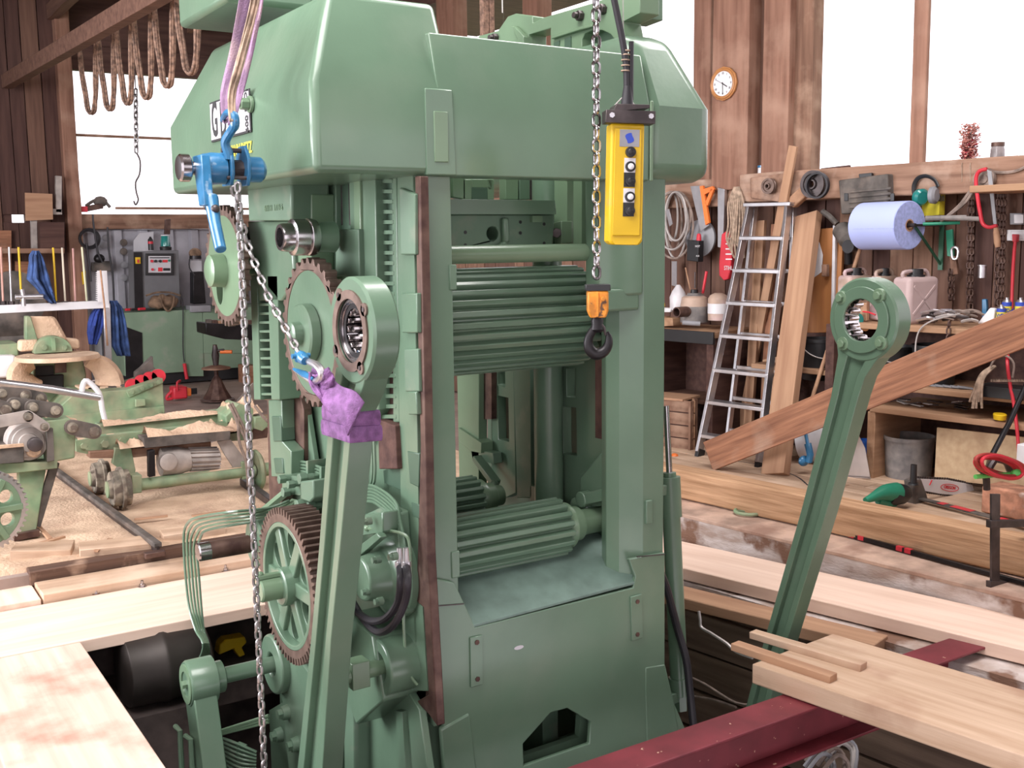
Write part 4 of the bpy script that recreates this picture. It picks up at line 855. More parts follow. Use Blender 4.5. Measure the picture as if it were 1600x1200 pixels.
for k in range(18):
    a = 2*PI*k/18; p = c+V3((.02, math.cos(a)*.088, math.sin(a)*.088)); m = MB(); m.lathe([(0, .0095), (.003, .0105), (.055, .0105), (.06, .0095)], p, X, 10); obj('bearing_roller', m, BROLL, t2, smooth=30)
# ============================================================ HANGING GEAR
def mpp(p): return (p-CAM).dot(_f)/F
def ribbon(pts, ws_, wd, m, name, parent, th=.004, label=None, k=6, sag=None):
    P_ = spline([V3(p) for p in pts], k); n = len(P_); b = MB(); wd = [V3(q).normalized() for q in (wd if isinstance(wd, list) else [wd]*len(pts))]
    W_ = spline([V3((q, 0, 0)) for q in ws_], k); D_ = spline(wd, k); vs = []; fs = []; mm = 6
    for i in range(n):
        d = (P_[min(i+1, n-1)]-P_[max(0, i-1)]).normalized(); nrm = d.cross(D_[i]).normalized()
        for j in range(mm+1):
            f = j/mm-.5; vs.append(P_[i]+D_[i]*(W_[i].x*f)+nrm*(.004*math.sin(j*2.1+i*.35)))
    for i in range(n-1):
        for j in range(mm): a = i*(mm+1)+j; fs.append((a, a+1, a+mm+2, a+mm+1))
    b.add(vs, fs); return obj(name, b, m, parent, thick=th, label=label, smooth=60)
XL = -.62
hc0 = at(352, 264, x=XL)
LH = thing('lever_hoist', 'blue lever chain hoist with chrome hand wheel hanging before the hood', 'hoist', hc0)
ax0 = V3((-1, 0, 0))
def ha(o): return hc0-ax0*o
b = MB(); b.lathe([(-.045, .035), (-.04, .050), (.0, .052), (.03, .046), (.035, .040)], ha(-.045), ax0, 32); obj('brake_housing', b, BLUE, LH)
for o_, r in ((.0, .062), (.055, .060)):
    b = MB(); b.prism([ha(o_)+V3((0, y, z)) for y, z in ((-.04, -.055), (.04, -.055), (.062, -.02), (.062, .03), (.03, .075), (-.03, .075), (-.062, .03), (-.062, -.02))], X, .012); obj('side_plate', b, BLUE, LH, bev=.003)
b = MB(); b.lathe([(0, .042), (.05, .042), (.06, .034), (.068, .02)], ha(.067), X, 28); obj('gear_cover', b, BLUE, LH)
b = MB(); b.lathe([(0, .022), (.03, .022), (.032, .04), (.036, .044), (.062, .044), (.068, .038), (.07, .02)], ha(-.085), ax0, 24); hw = obj('hand_wheel', b, STEEL, LH, label='chrome hand wheel', smooth=30)
b = MB(); b.cyl(ha(.012), ha(.055), .03, n=8); b.cyl(ha(-.01)+V3((0, 0, .06)), ha(.07)+V3((0, 0, .06)), .008); b.cyl(ha(-.01)+V3((0, -.04, -.03)), ha(.07)+V3((0, -.04, -.03)), .006); obj('load_sheave', b, DSTEEL, LH)
pl0, pl1, pl2 = at(322, 258, x=XL-.07), at(330, 322, x=XL-.08), at(345, 391, x=XL-.09)
b = MB(); b.prism([pl0+V3((0, .045, .03)), pl0+V3((0, -.045, .03)), pl1+V3((0, -.03, 0)), pl1+V3((0, .03, 0))], ax0, .03); b.tube([pl1+Z*.03, pl1.lerp(pl2, .4), pl2], [.024, .019, .018], 12); obj('lever', b, BLUE, LH, bev=.004, label='long blue ratchet lever')
b = MB(); p = pl1; b.hexa(p, ax0, .016, .012); b.ell(tuple(p+V3((0, .04, .0))), .014, .014, .014); b.ell(tuple(p+V3((0, -.04, -.01))), .014, .014, .014); obj('selector', b, DSTEEL, LH)
q0, q1, q2 = at(357, 240, x=XL), at(361, 205, x=XL), at(366, 186, x=XL)
b = MB(); b.tube([q0-Z*.02, q0, at(352, 222, x=XL-.01), q1, at(367, 195, x=XL), at(366, 180, x=XL), at(355, 176, x=XL), at(347, 188, x=XL)], [.014, .016, .015, .014, .015, .013, .011, .008], 10, smooth=4); obj('top_hook', b, BLUE, LH, label='blue top hook')
lm = link_mesh('chain_link', .041, .028, .0054, GALV)
cA = at(372, 318, x=XL); 
k0 = at(372, 300, x=XL)
loose = [k0, V3((k0.x, k0.y, -.75))]
chain('chain_link', [k0+V3((0, 0, .03)), loose[1]], lm, .031, LH)
hk = at(470, 556, x=-.50)
chain('chain_link', [at(365, 296, x=XL)+Z*.01, at(385, 378, x=-.58), at(420, 466, x=-.55), hk], lm, .031, LH, a0=.5)
b = MB(); b.tube([hk+V3((0, .02, .01)), hk+V3((-.01, -.0, -.01)), hk+V3((0, -.03, 0))], .012, 8); b.cyl(hk+V3((-.03, .0, 0)), hk+V3((.03, .0, -.0)), .008); b.lathe([(0, .018), (.02, .02), (.04, .014)], hk, at(487, 575, x=-.5)-hk, 14); obj('bottom_swivel', b, BLUE, LH)
b = MB(); b.tube([at(u, v, x=-.49) for u, v in ((472, 560), (485, 566), (496, 572), (503, 582), (500, 592), (490, 596), (476, 588), (460, 578))], [.009, .011, .013, .013, .012, .011, .009, .005], 10, smooth=4); obj('bottom_hook', b, ALU, LH, label='worn lower hook')
b = MB(); b.tube([at(458, 576, x=-.5), at(475, 584, x=-.5), at(488, 592, x=-.5)], [.004, .012, .006], 8, flat=.5); obj('safety_latch', b, BLUE, LH)
# purple slings
sg = thing('lifting_sling', 'dusty purple webbing sling the blue hoist hangs from', 'sling', at(362, 190, x=-.6))
ribbon([at(399, -60, x=-.50), at(389, 5, x=-.51), at(371, 90, x=-.53), at(355, 150, x=-.57), at(356, 192, x=-.61)], [.07, .065, .06, .045, .03], (_r*.9+_f*.2), PURPL, 'webbing', sg)
ribbon([at(408, -60, x=-.51), at(403, 5, x=-.52), at(390, 70, x=-.54), at(371, 150, x=-.58), at(362, 195, x=-.62)], [.05, .05, .045, .045, .03], (_r*.8-_f*.5), PURPL, 'webbing', sg)
ribbon([at(404, -60, x=-.56), at(398, 5, x=-.56), at(374, 100, x=-.60), at(362, 150, x=-.62), at(364, 190, x=-.63)], [.03, .026, .026, .024, .02], (_r+_f*.2), ROPE, 'webbing_edge', sg, label='worn tan edge of the folded webbing')
sk = thing('choker_sling', 'purple webbing choked round the front left connecting rod', 'sling', at(545, 650, x=-.45))
ribbon([at(488, 580, x=-.47), at(497, 592, x=-.47), at(507, 604, x=-.475), at(522, 622, x=-.47), at(545, 636, x=-.46), at(556, 655, x=-.45)], [.05, .062, .075, .085, .10, .11], [(_u*.9+_r*.5)]*2+[(_u*.9+_r*.45)]*4, PURP, 'webbing', sk, th=.008)
ribbon([at(490, 590, x=-.485), at(500, 596, x=-.487), at(511, 592, x=-.48), at(518, 582, x=-.47)], [.03, .05, .055, .04], (_u*.8-_r*.5), PURP, 'webbing_loop', sk, th=.006)
ribbon([at(489, 584, x=-.49), at(496, 604, x=-.49), at(506, 620, x=-.485), at(515, 634, x=-.47)], [.03, .05, .05, .03], (_r*.9-_u*.3), PURP, 'webbing_loop', sk, th=.006)
ca, cb = at(509, 650, x=-.42), at(548, 650, x=-.42)
for i, (dz, hh_, oo) in enumerate(((.012, .048, .006), (-.036, .05, .009))):
    y0, y1 = cb.y-oo, ca.y+oo; z = ca.z+dz
    loop = [V3((-.42-oo, y1, z)), V3((-.42-oo, y0, z+.004)), V3((-.332+oo, y0, z)), V3((-.332+oo, y1, z-.004))]
    b = MB(); vs = []; fs = []
    for j, (zz, e) in enumerate(((-hh_/2, 0), (-hh_/4, .004), (hh_/4, .004), (hh_/2, 0))):
        for p in loop:
            c_ = V3((-.376, (y0+y1)/2, z)); dirv = (p-c_); dirv.z = 0; vs.append(p+Z*zz+dirv.normalized()*e)
    for j in range(3):
        for k in range(4): fs.append((j*4+k, j*4+(k+1) % 4, j*4+4+(k+1) % 4, j*4+4+k))
    b.add(vs, fs); obj('webbing_wrap', b, PURP, sk, thick=.006, bev=.004)
# hook block and chain of the overhead crane
YH = -.40
h0 = at(932, 440, y=YH)
HB_ = thing('crane_hook', 'orange hook block with black hook on a bright chain', 'hook', h0-Z*.2)
lm2 = link_mesh('hoist_chain_link', .054, .036, .0062, STEEL)
chain('chain_link', [V3((h0.x, h0.y, h0.z+.01)), V3((h0.x, h0.y, 3.1))], lm2, .0415, HB_)
s_ = mpp(h0); fr = V3((-_f.x, -_f.y, 0)).normalized(); rr = V3((_r.x, _r.y, 0)).normalized()
def hp(u, v, d=0): return h0+rr*((u-932)*s_)+Z*((440-v)*s_)+fr*d
b = MB(); b.prism([hp(914, 444, .03), hp(953, 444, .03), hp(953, 454, .03), hp(914, 454, .03)], -fr, .06); obj('buffer_plate', b, BLK, HB_, bev=.003)
b = MB(); b.prism([hp(917, 454, .028), hp(950, 454, .028), hp(950, 485, .028), hp(946, 496, .028), hp(921, 496, .028), hp(917, 485, .028)], -fr, .056); obj('block', b, ORG, HB_, bev=.006)
b = MB(); b.box((0, 0, 0), (.001, .001, .001)) if False else None; b.prism([hp(930, 455, .034), hp(934, 455, .034), hp(934, 494, .034), hp(930, 494, .034)], -fr, .02); b.cyl(hp(941, 466, .045), hp(941, 466, 0), .007); obj('block_rib', b, ORG, HB_, bev=.001)
b = MB(); b.lathe([(0, .016), (.015, .022), (.03, .02), (.045, .024), (.055, .016)], hp(933, 494), -Z, 20); b.tube([hp(u, v) for u, v in ((935, 505), (925, 518), (919, 532), (921, 546), (931, 554), (943, 550), (950, 540), (951, 528), (948, 519))], [.013, .014, .016, .019, .021, .019, .016, .012, .007], 12, smooth=4); obj('hook', b, BLKS, HB_, label='black forged hook')
b = MB(); b.tube([hp(936, 503, .008), hp(943, 512, .008), hp(946, 524, .006)], [.006, .006, .004], 8); obj('safety_latch', b, DSTEEL, HB_)
# pendant control
YP = -.5
pc = at(978, 290, y=YP); s_2 = mpp(pc)
az = R_(243); pf = V3((math.cos(az), math.sin(az), 0)); pr_ = V3((-math.sin(az), math.cos(az), 0)); tilt = Matrix.Rotation(R_(-1.6), 3, pf); pu = tilt @ Z; pr_ = tilt @ pr_
PC = thing('pendant_control', 'yellow hanging crane control box with push buttons', 'remote control', pc)
def pp(u, v, d=0): return pc+pr_*((u-978)*s_2*1.03)+pu*((290-v)*s_2)+pf*d
def prel(name, m, d0, t_, pts, bev=0, parent=PC, **k): b = MB(); b.prism([pp(u, v, d0) for u, v in pts], pf, t_); return obj(name, b, m, parent, bev=bev, **k)
prel('housing', YEL, -.055, .085, [(950, 196), (1001, 196), (1003, 376), (999, 382), (956, 382), (951, 376)], bev=.008)
prel('front_cover', YEL, .03, .006, [(956, 204), (996, 204), (998, 368), (956, 368)], bev=.003)
b = MB(); b.prism([pp(978+6*math.cos(a_)+1.5*math.sin(3*a_), 219+8*math.sin(a_), .0372) for a_ in [2*PI*j/16 for j in range(16)]], pf, .0006); obj('blue_smudge', b, BINK, PC)
prel('label_field', GREY, .036, .001, [(963, 206), (993, 206), (993, 232), (963, 232)])
for i, (v, wht) in enumerate(((240, 0), (262, 1), (284, 0), (308, 1), (329, 0))):
    if i: prel('button_plate', WHT if wht else BLK, .036, .002, [(971, v-13), (988, v-13), (988, v+9), (971, v+9)])
    b = MB(); c = pp(980+i*.3, v, .036); b.lathe([(0, .0175), (.010, .0165), (.011, .012)], c, pf, 24); bt = obj('button', b, BLK, PC)
    b = MB(); b.lathe([(0, .0105), (.014, .010), (.016, .007)], c, pf, 20); obj('button_cap', b, WHT if wht else BLK, bt, label='white button cap' if wht else None)
prel('bracket', DSTEEL, -.02, .07, [(940, 178), (1015, 178), (1015, 197), (940, 197)], bev=.002)
prel('bracket_flange', DSTEEL, -.06, .10, [(956, 168), (1007, 168), (1007, 173), (952, 180)], bev=.002)
for u in (949, 1008): b = MB(); b.hexa(pp(u, 186, .05), pf, .009, .006); obj('bolt', b, ALU, PC)
b = MB(); b.tube([pp(956, 170, .0), pp(974, 150), pp(990, 170)], .0022, 6); obj('wire_loop', b, WIRE, PC)
tp = pp(975, 160); b = MB(); b.lathe([(0, .022), (.05, .016), (.07, .013)], pp(976, 172), pu, 20); b.tube([pp(976, 165), pp(974, 120), pp(972, 100), at(972, 60, y=YP), at(966, 30, y=YP), at(956, -20, y=YP), at(950, -70, y=YP)], .011, 10, smooth=5); obj('cable', b, RUB, PC)
for v in (86, 92, 100, 108, 116): b = MB(); b.ring(pp(972, v), pu, [(-.002, .010), (-.002, .0145), (.002, .0145), (.002, .010)], 16); obj('wire_tie', b, ROPE, PC)
b = MB(); b.tube([pp(982, 160), pp(981, 120), pp(980, 72)], .008, 8); obj('cable_stiffener', b, RUB, PC)
b = MB(); b.tube([pp(975, 152), at(974, 60, y=YP), at(973, -60, y=YP)], .0015, 5); obj('support_wire', b, WIRE, PC)
# hanging cord and dusty belt between the hood and the roof
b = MB(); b.tube([at(785, 20, x=.9), at(784, -60, x=.9)], .003, 5); tag(obj('thin_wire', b, WIRE), 'thin wire rising from the pale green yoke', 'wire')
p = at(765, 56, y=4.2); q = at(766, -30, y=4.2); b = MB(); b.box((p.x-.055, 4.2, p.z-.1), (p.x-.002, 4.26, q.z+.5)); b.box((p.x+.004, 4.2, p.z-.1), (p.x+.05, 4.25, q.z+.5)); tag(obj('hanging_belt', b, BLT, bev=.004, kind='stuff'), 'dusty doubled belt hanging behind the hood at top centre', 'belt')

# festoon cable on its rail
RXF, RZ = at(180, 36, y=7.5).x, at(180, 36, y=7.5).z
fe = thing('festoon_cable', 'dusty flat cable hanging in long loops under the roof rail', 'cable', (RXF, 7, RZ))
rail0, rail1 = at(10, 128, y=11.0), at(232, -2, y=5.5)
dirr = (rail1-rail0).normalized(); 
b = MB(); b.bar(rail0, rail1+dirr*1.5, .11, .16); rl = obj('crane_rail', b, WD_WALL, bev=.006); tag(rl, 'brown rail beam running above the cable loops', 'beam')
sup = [(122, 70), (151, 52), (179, 36), (206, 18), (238, 2), (272, -18), (312, -42)]; bot = [(115, 158), (140, 179), (170, 173), (197, 164), (227, 155), (257, 138), (292, 118)]
ys = [9.9, 9.0, 8.2, 7.5, 6.8, 6.15, 5.55]
pts = []
for i in range(len(sup)-1):
    s0, s1 = at(*sup[i], x=RXF), at(*sup[i+1], x=RXF); bb = at(*bot[i+1], x=RXF)
    m = MB(); r0 = s0.lerp(bb, .75); 
    dy = s1.y-s0.y; h_ = s0.z-bb.z
    L_ = [s0+V3((0, dy*.04, 0)), s0+V3((0, dy*.10, -h_*.3)), s0+V3((0, dy*.20, -h_*.65)), s0+V3((0, dy*.32, -h_*.93)), V3((bb.x, s0.y+dy*.5, bb.z)), s0+V3((0, dy*.68, -h_*.93)), s0+V3((0, dy*.80, -h_*.65)), s0+V3((0, dy*.90, -h_*.3)), V3((s1.x, s1.y-dy*.04, s1.z))]
    ribbon(L_, [.045]*9, X, BLT, 'cable_loop', fe, th=.022, k=5)
    m.box((s1.x-.04, s1.y-.07, s1.z-.02), (s1.x+.04, s1.y+.07, s1.z+.05)); m.cyl(s1+V3((0, 0, .05)), s1+V3((0, 0, .12)), .02); obj('cable_trolley', m, BLT, fe, bev=.005)
b = MB(); b.bar(at(100, 85, x=RXF)+Z*.12, at(330, -52, x=RXF)+Z*.12, .04, .03); obj('guide_wire', b, DSTEEL, fe)
# small hanging chain with wire hook on the left, before the far window
p = at(212, 140, y=9.0); c9 = thing('thin_chain', 'thin rusty chain with a wire hook hanging before the far window', 'chain', p)
lm3 = link_mesh('thin_chain_link', .10, .06, .010, GALV); chain('chain_link', [p+Z*.0, at(213, 238, y=9.0)], lm3, .06, c9)
b = MB(); b.tube([p, V3((p.x, p.y, 4.95))], .006, 5); obj('wire', b, DSTEEL, c9)
b = MB(); b.tube([at(213, 238, y=9.0), at(219, 252, y=9), at(218, 272, y=9), at(212, 285, y=9), at(213, 300, y=9), at(216, 312, y=9), at(212, 320, y=9), at(209, 314, y=9)], .009, 6, smooth=4); obj('wire_hook', b, DSTEEL, c9)
# ============================================================ RIGHT WALL AND WHAT HANGS ON IT
def wrel(name, m, th, pts, d=.03, parent=None, bev=.002, label=None, cat=None, group=None, smooth=35):
    b = MB(); b.prism([aw(u, v, d) for u, v in pts], WN, th); o = obj(name, b, m, parent, bev=bev, smooth=smooth)
    if label and cat: tag(o, label, cat, group)
    elif label: o['label'] = label
    return o
def wcan(name, m, u0, u1, vt, vb, d, prof, lab, cat, parts=(), n=28, group=None, cap=None, shape=(1, 1), bot=None):
    """standing round thing between pixel columns; prof = [(height fraction, radius fraction)]"""
    base = aw((u0+u1)/2, vb, d) if bot is None else bot; s = mpp(base); R = (u1-u0)/2*s; H = (vb-vt)*s
    t = thing(name, lab, cat, base, group); b = MB(); b.lathe([(h*H, r*R) for h, r in prof], base, Z, n, scale=shape); obj('body', b, m, t)
    for nm, mm, pr2 in parts: b = MB(); b.lathe([(h*H, r*R) for h, r in pr2], base, Z, n, scale=shape); obj(nm, b, mm, t)
    return t, base, R, H
# clock
c = aw(1132, 131, .165); t = thing('wall_clock', 'round wooden wall clock with a white dial on the wide post', 'clock', c)
up = Z; al = -WD
b = MB(); b.prism(circ(c, al, up, .138, 12), WN, .02); b.ring(c+WN*.018, WN, [(0, .100), (0, .128), (.012, .122), (.016, .112), (.008, .100)], 36); obj('clock_frame', b, CLOCKW, t, bev=.003)
b = MB(); b.prism(circ(c+WN*.02, al, up, .102, 40), WN, .003); obj('dial', b, WHT, t)
for k, s in enumerate(('XII', 'I', 'II', 'III', 'IIII', 'V', 'VI', 'VII', 'VIII', 'IX', 'X', 'XI')):
    a = PI/2-2*PI*k/12; text('numeral', s, .026, axes(c+WN*.0235+al*(.083*math.cos(a))+up*(.083*math.sin(a)), al, up), INK, t, wide=.7)
for nm, a, ln, w_ in (('hour_hand', R_(-32), .055, .007), ('minute_hand', R_(-88), .085, .005), ('second_hand', R_(152), .08, .002)):
    d = al*math.cos(a)+up*math.sin(a); b = MB(); b.bar(c+WN*.026-d*.012, c+WN*.026+d*ln, w_, .0015, up=WN); obj(nm, b, INK, t)
# small things on the beam
t, base, R, H = wcan('jar', WHT, 1184, 1199, 259, 274, .06, [(0, .9), (0, 1), (.75, 1), (.8, .9)], 'small white tub with a blue lid on the wall beam', 'tub', [('lid', BLUE, [(.78, 1.05), (.78, 1.08), (1, 1.08), (1, .9)])])
b = MB(); p = aw(1120, 272, .05); b.box((-.03, -.03, 0), (.03, .03, .08), Matrix.Translation(p)); tag(obj('wood_block', b, WD_TAN, bev=.004), 'small pale wood block on the beam beside the hood edge', 'block')
for u, v, r, m, lab in ((1204, 291, .062, TEETH, 'small rusty pulley on the beam beside the leaning slat'), (1273, 288, .105, DSTEEL, 'dark belt pulley hanging on the beam left of the tool case')):
    c = aw(u, v, .24); b = MB(); b.ring(c, WN, [(0, r*.25), (0, r), (.012, r), (.02, r*.85), (.028, r), (.04, r), (.04, r*.75), (.03, r*.7), (.03, r*.4), (.05, r*.35), (.05, r*.25)], 36); o = obj('pulley', b, m, smooth=30); tag(o, lab, 'pulley')
c = aw(1279, 290, .29); b = MB(); b.ring(c, WN, [(0, .085), (0, .10), (.03, .10), (.03, .085)], 36); tag(obj('drive_belt', b, RUB), 'black drive belt hanging over the dark pulley', 'belt')
# bracket-like timber behind
wrel('wood_block', WD_SILL, .05, [(1177, 278), (1237, 270), (1240, 318), (1178, 310)], .17, label='dusty block end fixed on the beam behind the leaning slat', cat='block', bev=.012)
b = MB(); b.bar(aw(1238, 318, .2), aw(1262, 296, .2), .07, .09); tag(obj('wood_offcut', b, WD_TAN, bev=.01), 'short round edged offcut under the dark pulley', 'wood scrap')
# cable coil
t = thing('cable_coil', 'grey dusty cable coil hanging at the left end of the wall', 'cable', aw(1055, 300, .15))
for k in range(7):
    ru, rv = 9+2.2*k % 12, 38+7*(k % 3); cu = 1050+3*(k % 4); b = MB()
    b.tube([aw(cu+ru*math.sin(a_)*(1+.1*k), 300+rv+rv*-math.cos(a_), .16+.012*k) for a_ in [2*PI*j/14 for j in range(14)]], .010, 6, close=True, smooth=3); obj('cable_turn', b, CABLE if k % 2 else WIRE, t)
wrel('steel_strap', ALU, .01, [(1041, 328), (1046, 326), (1052, 350), (1047, 354)], .3, label='small steel strap over the cable coil', cat='strap')
# hand saw
t = thing('hand_saw', 'hand saw with an orange handle hanging on the wall', 'saw', aw(1095, 320, .18))
wrel('blade', ALU, .003, [(1079, 291), (1096, 290), (1108, 352), (1095, 361)], .18, t, 0)
for k, pts in enumerate(([(1096, 291), (1101, 290), (1111, 348), (1105, 352)], [(1100, 296), (1116, 291), (1119, 296), (1102, 305)], [(1104, 318), (1114, 294), (1118, 296), (1108, 322)])): wrel('handle', ORANGE, .025, pts, .18, t, .003)
c = aw(1096, 372, .10); b = MB(); b.lathe([(0, .16), (.02, .16), (.05, .05)], c, WN, 36); tag(obj('wall_dish', b, GREY), 'grey round dish hanging behind the black switch box', 'dish')
t = thing('switch_box', 'black switch box with a red button on the wall', 'switch', aw(1091, 390, .2))
wrel('case', BLK, .07, [(1082, 375), (1100, 376), (1099, 409), (1081, 407)], .18, t, .005); b = MB(); b.lathe([(0, .022), (.05, .018), (.06, .01)], aw(1092, 376, .215), Z, 16); obj('button', b, RED, t, label='red mushroom button')
text('lettering', 'NOT', .025, axes(aw(1090, 385, .252), al, Z), WHT, t); text('lettering', 'AUS', .02, axes(aw(1090, 400, .252), al, Z), WHT, t)
wrel('spirit_level', ALU, .03, [(1125, 293), (1136, 296), (1133, 388), (1125, 386)], .15, label='long grey steel bar hanging left of the rope hanks', cat='bar')
t = thing('rope_hank', 'hank of tan cords hanging from a nail above the red panel', 'rope', aw(1150, 295, .2))
for k in range(9):
    u = 1140+3*k; b = MB(); b.tube([aw(1148+k*.8, 292, .2), aw(u-2, 318, .22), aw(u-2+2*math.sin(k), 350, .22), aw(u-5, 370+7*(k % 4), .22), aw(u-1, 385+6*(k % 5), .2)], .009, 6, smooth=4); obj('cord', b, ROPE, t)
# red panel
t = thing('red_board', 'red oblong plastic panel with white lines behind the ladder', 'panel', aw(1140, 400, .16))
wrel('body', RED, .05, [(1133, 366), (1140, 361), (1146, 365), (1151, 382), (1146, 425), (1143, 436), (1136, 438), (1129, 430), (1129, 410)], .14, t, .008)
for v in (372, 380, 388, 396, 404): wrel('line', WHT, .002, [(1134, v), (1144, v), (1144, v+2), (1134, v+2)], .192, t, 0)
text('lettering', 'STIHL', .05, axes(aw(1138, 419, .194), al, Z), WHT, t, wide=.7)
# wall bits left of the ladder
wrel('steel_plate', ALU, .006, [(1050, 408), (1058, 408), (1058, 448), (1050, 446)], .10, label='narrow steel plate with a hole hanging above the jugs', cat='plate')
for i, (u0, v0, u1, v1, m, lab) in enumerate(((1071, 418, 1079, 455, WD_TAN, 'thin wooden stick standing among the jugs'), (1086, 425, 1086, 450, DSTEEL, 'thin steel rod with a ring above the jug'), (1104, 424, 1098, 458, RED, 'red screwdriver handle standing behind the jugs'))):
    b = MB(); b.tube([aw(u0, v0, .3), aw(u1, v1, .3)], .012 if i == 2 else .006, 8); tag(obj(('stick', 'steel_rod', 'screwdriver')[i], b, m), lab, ('stick', 'rod', 'screwdriver')[i])
# left bench
BZ1 = .97
bt = thing('workbench', 'old dusty workbench with a dark front below the wall coil', 'bench', wp(1.3, 0, .4))
b = MB(); wbox(b, .62, 2.8, .02, .62, BZ1-.05, BZ1); obj('bench_top', b, WD_SHELF, bt, bev=.004)
b = MB(); wbox(b, .62, 2.8, .60, .63, BZ1-.10, BZ1-.0); obj('front_edge', b, BLK, bt, bev=.003)
b = MB(); wbox(b, .62, 2.8, .05, .10, .05, BZ1-.1); obj('back_panel', b, WD_DARK, bt)
for s0 in (.64, 1.35): b = MB(); wbox(b, s0, s0+.07, .1, .6, 0, BZ1-.05); obj('leg', b, WD_DARK, bt, bev=.004)
for k in range(4): b = MB(); wbox(b, 1.42, 2.6, .5, .56, .12+.18*k, .27+.18*k); obj('drawer_front', b, WD_WALL if k % 2 else WD_DARK, bt, bev=.004)
b = MB(); wbox(b, .70, 1.35, .12, .55, .36, .39); obj('shelf', b, WD_WALL, bt)
def onb(u, v, z=BZ1): return at(u, v, z=z)
wcan('jug', BUCKG, 1063, 1106, 458, 503, .38, [(0, .9), (0, 1), (.55, 1), (.62, .98), (.85, .9), (.95, .5), (1, .5)], 'brown shouldered grey jug on the left bench', 'jug', [('cap', BLK, [(.98, .28), (1.12, .28)]), ('shoulder', JERRY, [(.55, 1.01), (.85, .91), (.96, .45)])], bot=None)
wcan('jug', JERRY, 1106, 1138, 458, 500, .36, [(0, 1), (.8, 1), (.92, .8), (1, .4)], 'tan jug with a pale label beside the ladder', 'jug', [('label', WHT, [(.25, 1.02), (.62, 1.02)])], shape=(1, 1))
wcan('spray_bottle', STONEW, 1046, 1073, 445, 484, .42, [(0, .95), (.5, 1), (.75, .7), (1, .2)], 'milky plastic bottle at the left end of the bench', 'bottle')
for i, (pts, m, th, lab, nm) in enumerate((([(1033, 493), (1048, 494), (1048, 510), (1033, 510)], WD_TAN, .1, 'wood block at the left end of the bench front', 'wood_block'), ([(1047, 495), (1063, 496), (1064, 508), (1047, 509)], WD_SHELF, .1, 'second wood block beside the pipe on the bench', 'wood_block'), ([(1033, 480), (1058, 481), (1057, 487), (1033, 487)], WHT, .08, 'flat white box on the bench under the bottle', 'box'), ([(1033, 471), (1039, 473), (1040, 479), (1033, 479)], YEL, .05, 'yellow tape case at the bench end by the machine', 'case'))):
    wrel(nm, m, th, pts, .42, label=lab, cat='block' if i < 2 else 'box', bev=.004)
b = MB(); p = aw(1057, 488, .62); b.ring(p, WN, [(0, .034), (0, .044), (-.2, .044), (-.2, .034)], 24); tag(obj('pipe_piece', b, RUST), 'short open brown pipe on the left bench', 'pipe')
b = MB(); b.cyl(aw(1066, 504, .6), aw(1094, 506, .5), .02); tag(obj('steel_tube', b, GREY), 'grey tube lying at the bench edge', 'tube')
# wooden crate on the floor
cp_ = at(1068, 706, z=0); cr_ = thing('wooden_crate', 'old upright slatted wooden crate on the floor by the machine', 'crate', cp_)
cu0, cu1 = at(1034, 708, z=0), at(1098, 704, z=0)
q0, q1, q2 = at(1034, 700, z=0), at(1082, 706, z=0), at(1103, 690, z=0); H = .42
fx = (q1-q0).normalized()
b = MB(); b.prism([q0-fx*.15, q1, q1+V3((.17, .22, 0)), q0-fx*.15+V3((.17, .22, 0))], Z, H-.03); obj('crate_body', b, WD_DARK, cr_)
for k in range(4):
    z = .055+.105*k; plank('slat', q0-fx*.15-V3((.006, .012, -z)), q1-V3((.006, .012, -z)), .095, .016, WD_OLD, cr_, up=Z.cross(fx), bev=.002, rough=.002)
    plank('slat', q1+V3((.01, -.004, z)), q1+V3((.18, .215, z)), .095, .016, WD_TAN, cr_, up=Z.cross(V3((.6, .8, 0))), bev=.002, rough=.002)
for p in (q0-fx*.05, q1-fx*.03, q1+V3((.10, .10, 0))): plank('corner_post', p-V3((.012, .03, 0)), p-V3((.012, .03, -H)), .05, .02, WD_OLD, cr_, up=(.3, -1, 0), bev=.002)
plank('lid', q0-fx*.15+V3((.085, .11, H)), q1+V3((.085, .11, H)), .30, .02, WD_TAN, cr_, bev=.003, rough=.003)
# ladder
ft = (at(1092, 716, z=0), at(1186, 733, z=0)); tp0, tp1 = aw(1172, 322, .24), aw(1232, 321, .24)
ld = thing('step_ladder', 'aluminium double step ladder leaning against the tool wall', 'ladder', (ft[0]+ft[1])/2)
wdir = (ft[1]-ft[0]).normalized(); back = V3((-wdir.y, wdir.x, 0)); back = back if back.x > 0 else -back
for i, (f_, t_) in enumerate(((ft[0], tp0), (ft[1], tp1))):
    b = MB(); b.bar(f_+Z*.05, t_, .028, .07, up=back); obj('stile', b, ALU, ld, bev=.003)
    b = MB(); b.bar(f_, f_+(t_-f_)*.035, .036, .08, up=back); obj('foot', b, BLK, ld, bev=.003)
    b = MB(); o_ = back*.16; b.bar(f_+o_*2.2+(V3((0, 0, .02))), t_+o_*.45, .026, .05, up=back); obj('rear_stile', b, ALU, ld, bev=.003)
    b = MB(); b.bar(f_+o_*2.2+(V3((0, 0, .0))), f_+o_*2.2+(t_-f_)*.03, .032, .06, up=back); obj('rear_foot', b, BLK, ld, bev=.003)
rv = [(1168, 372), (1158, 422), (1148, 473), (1136, 525), (1127, 577), (1115, 628), (1104, 680)]
tot = tp0.z
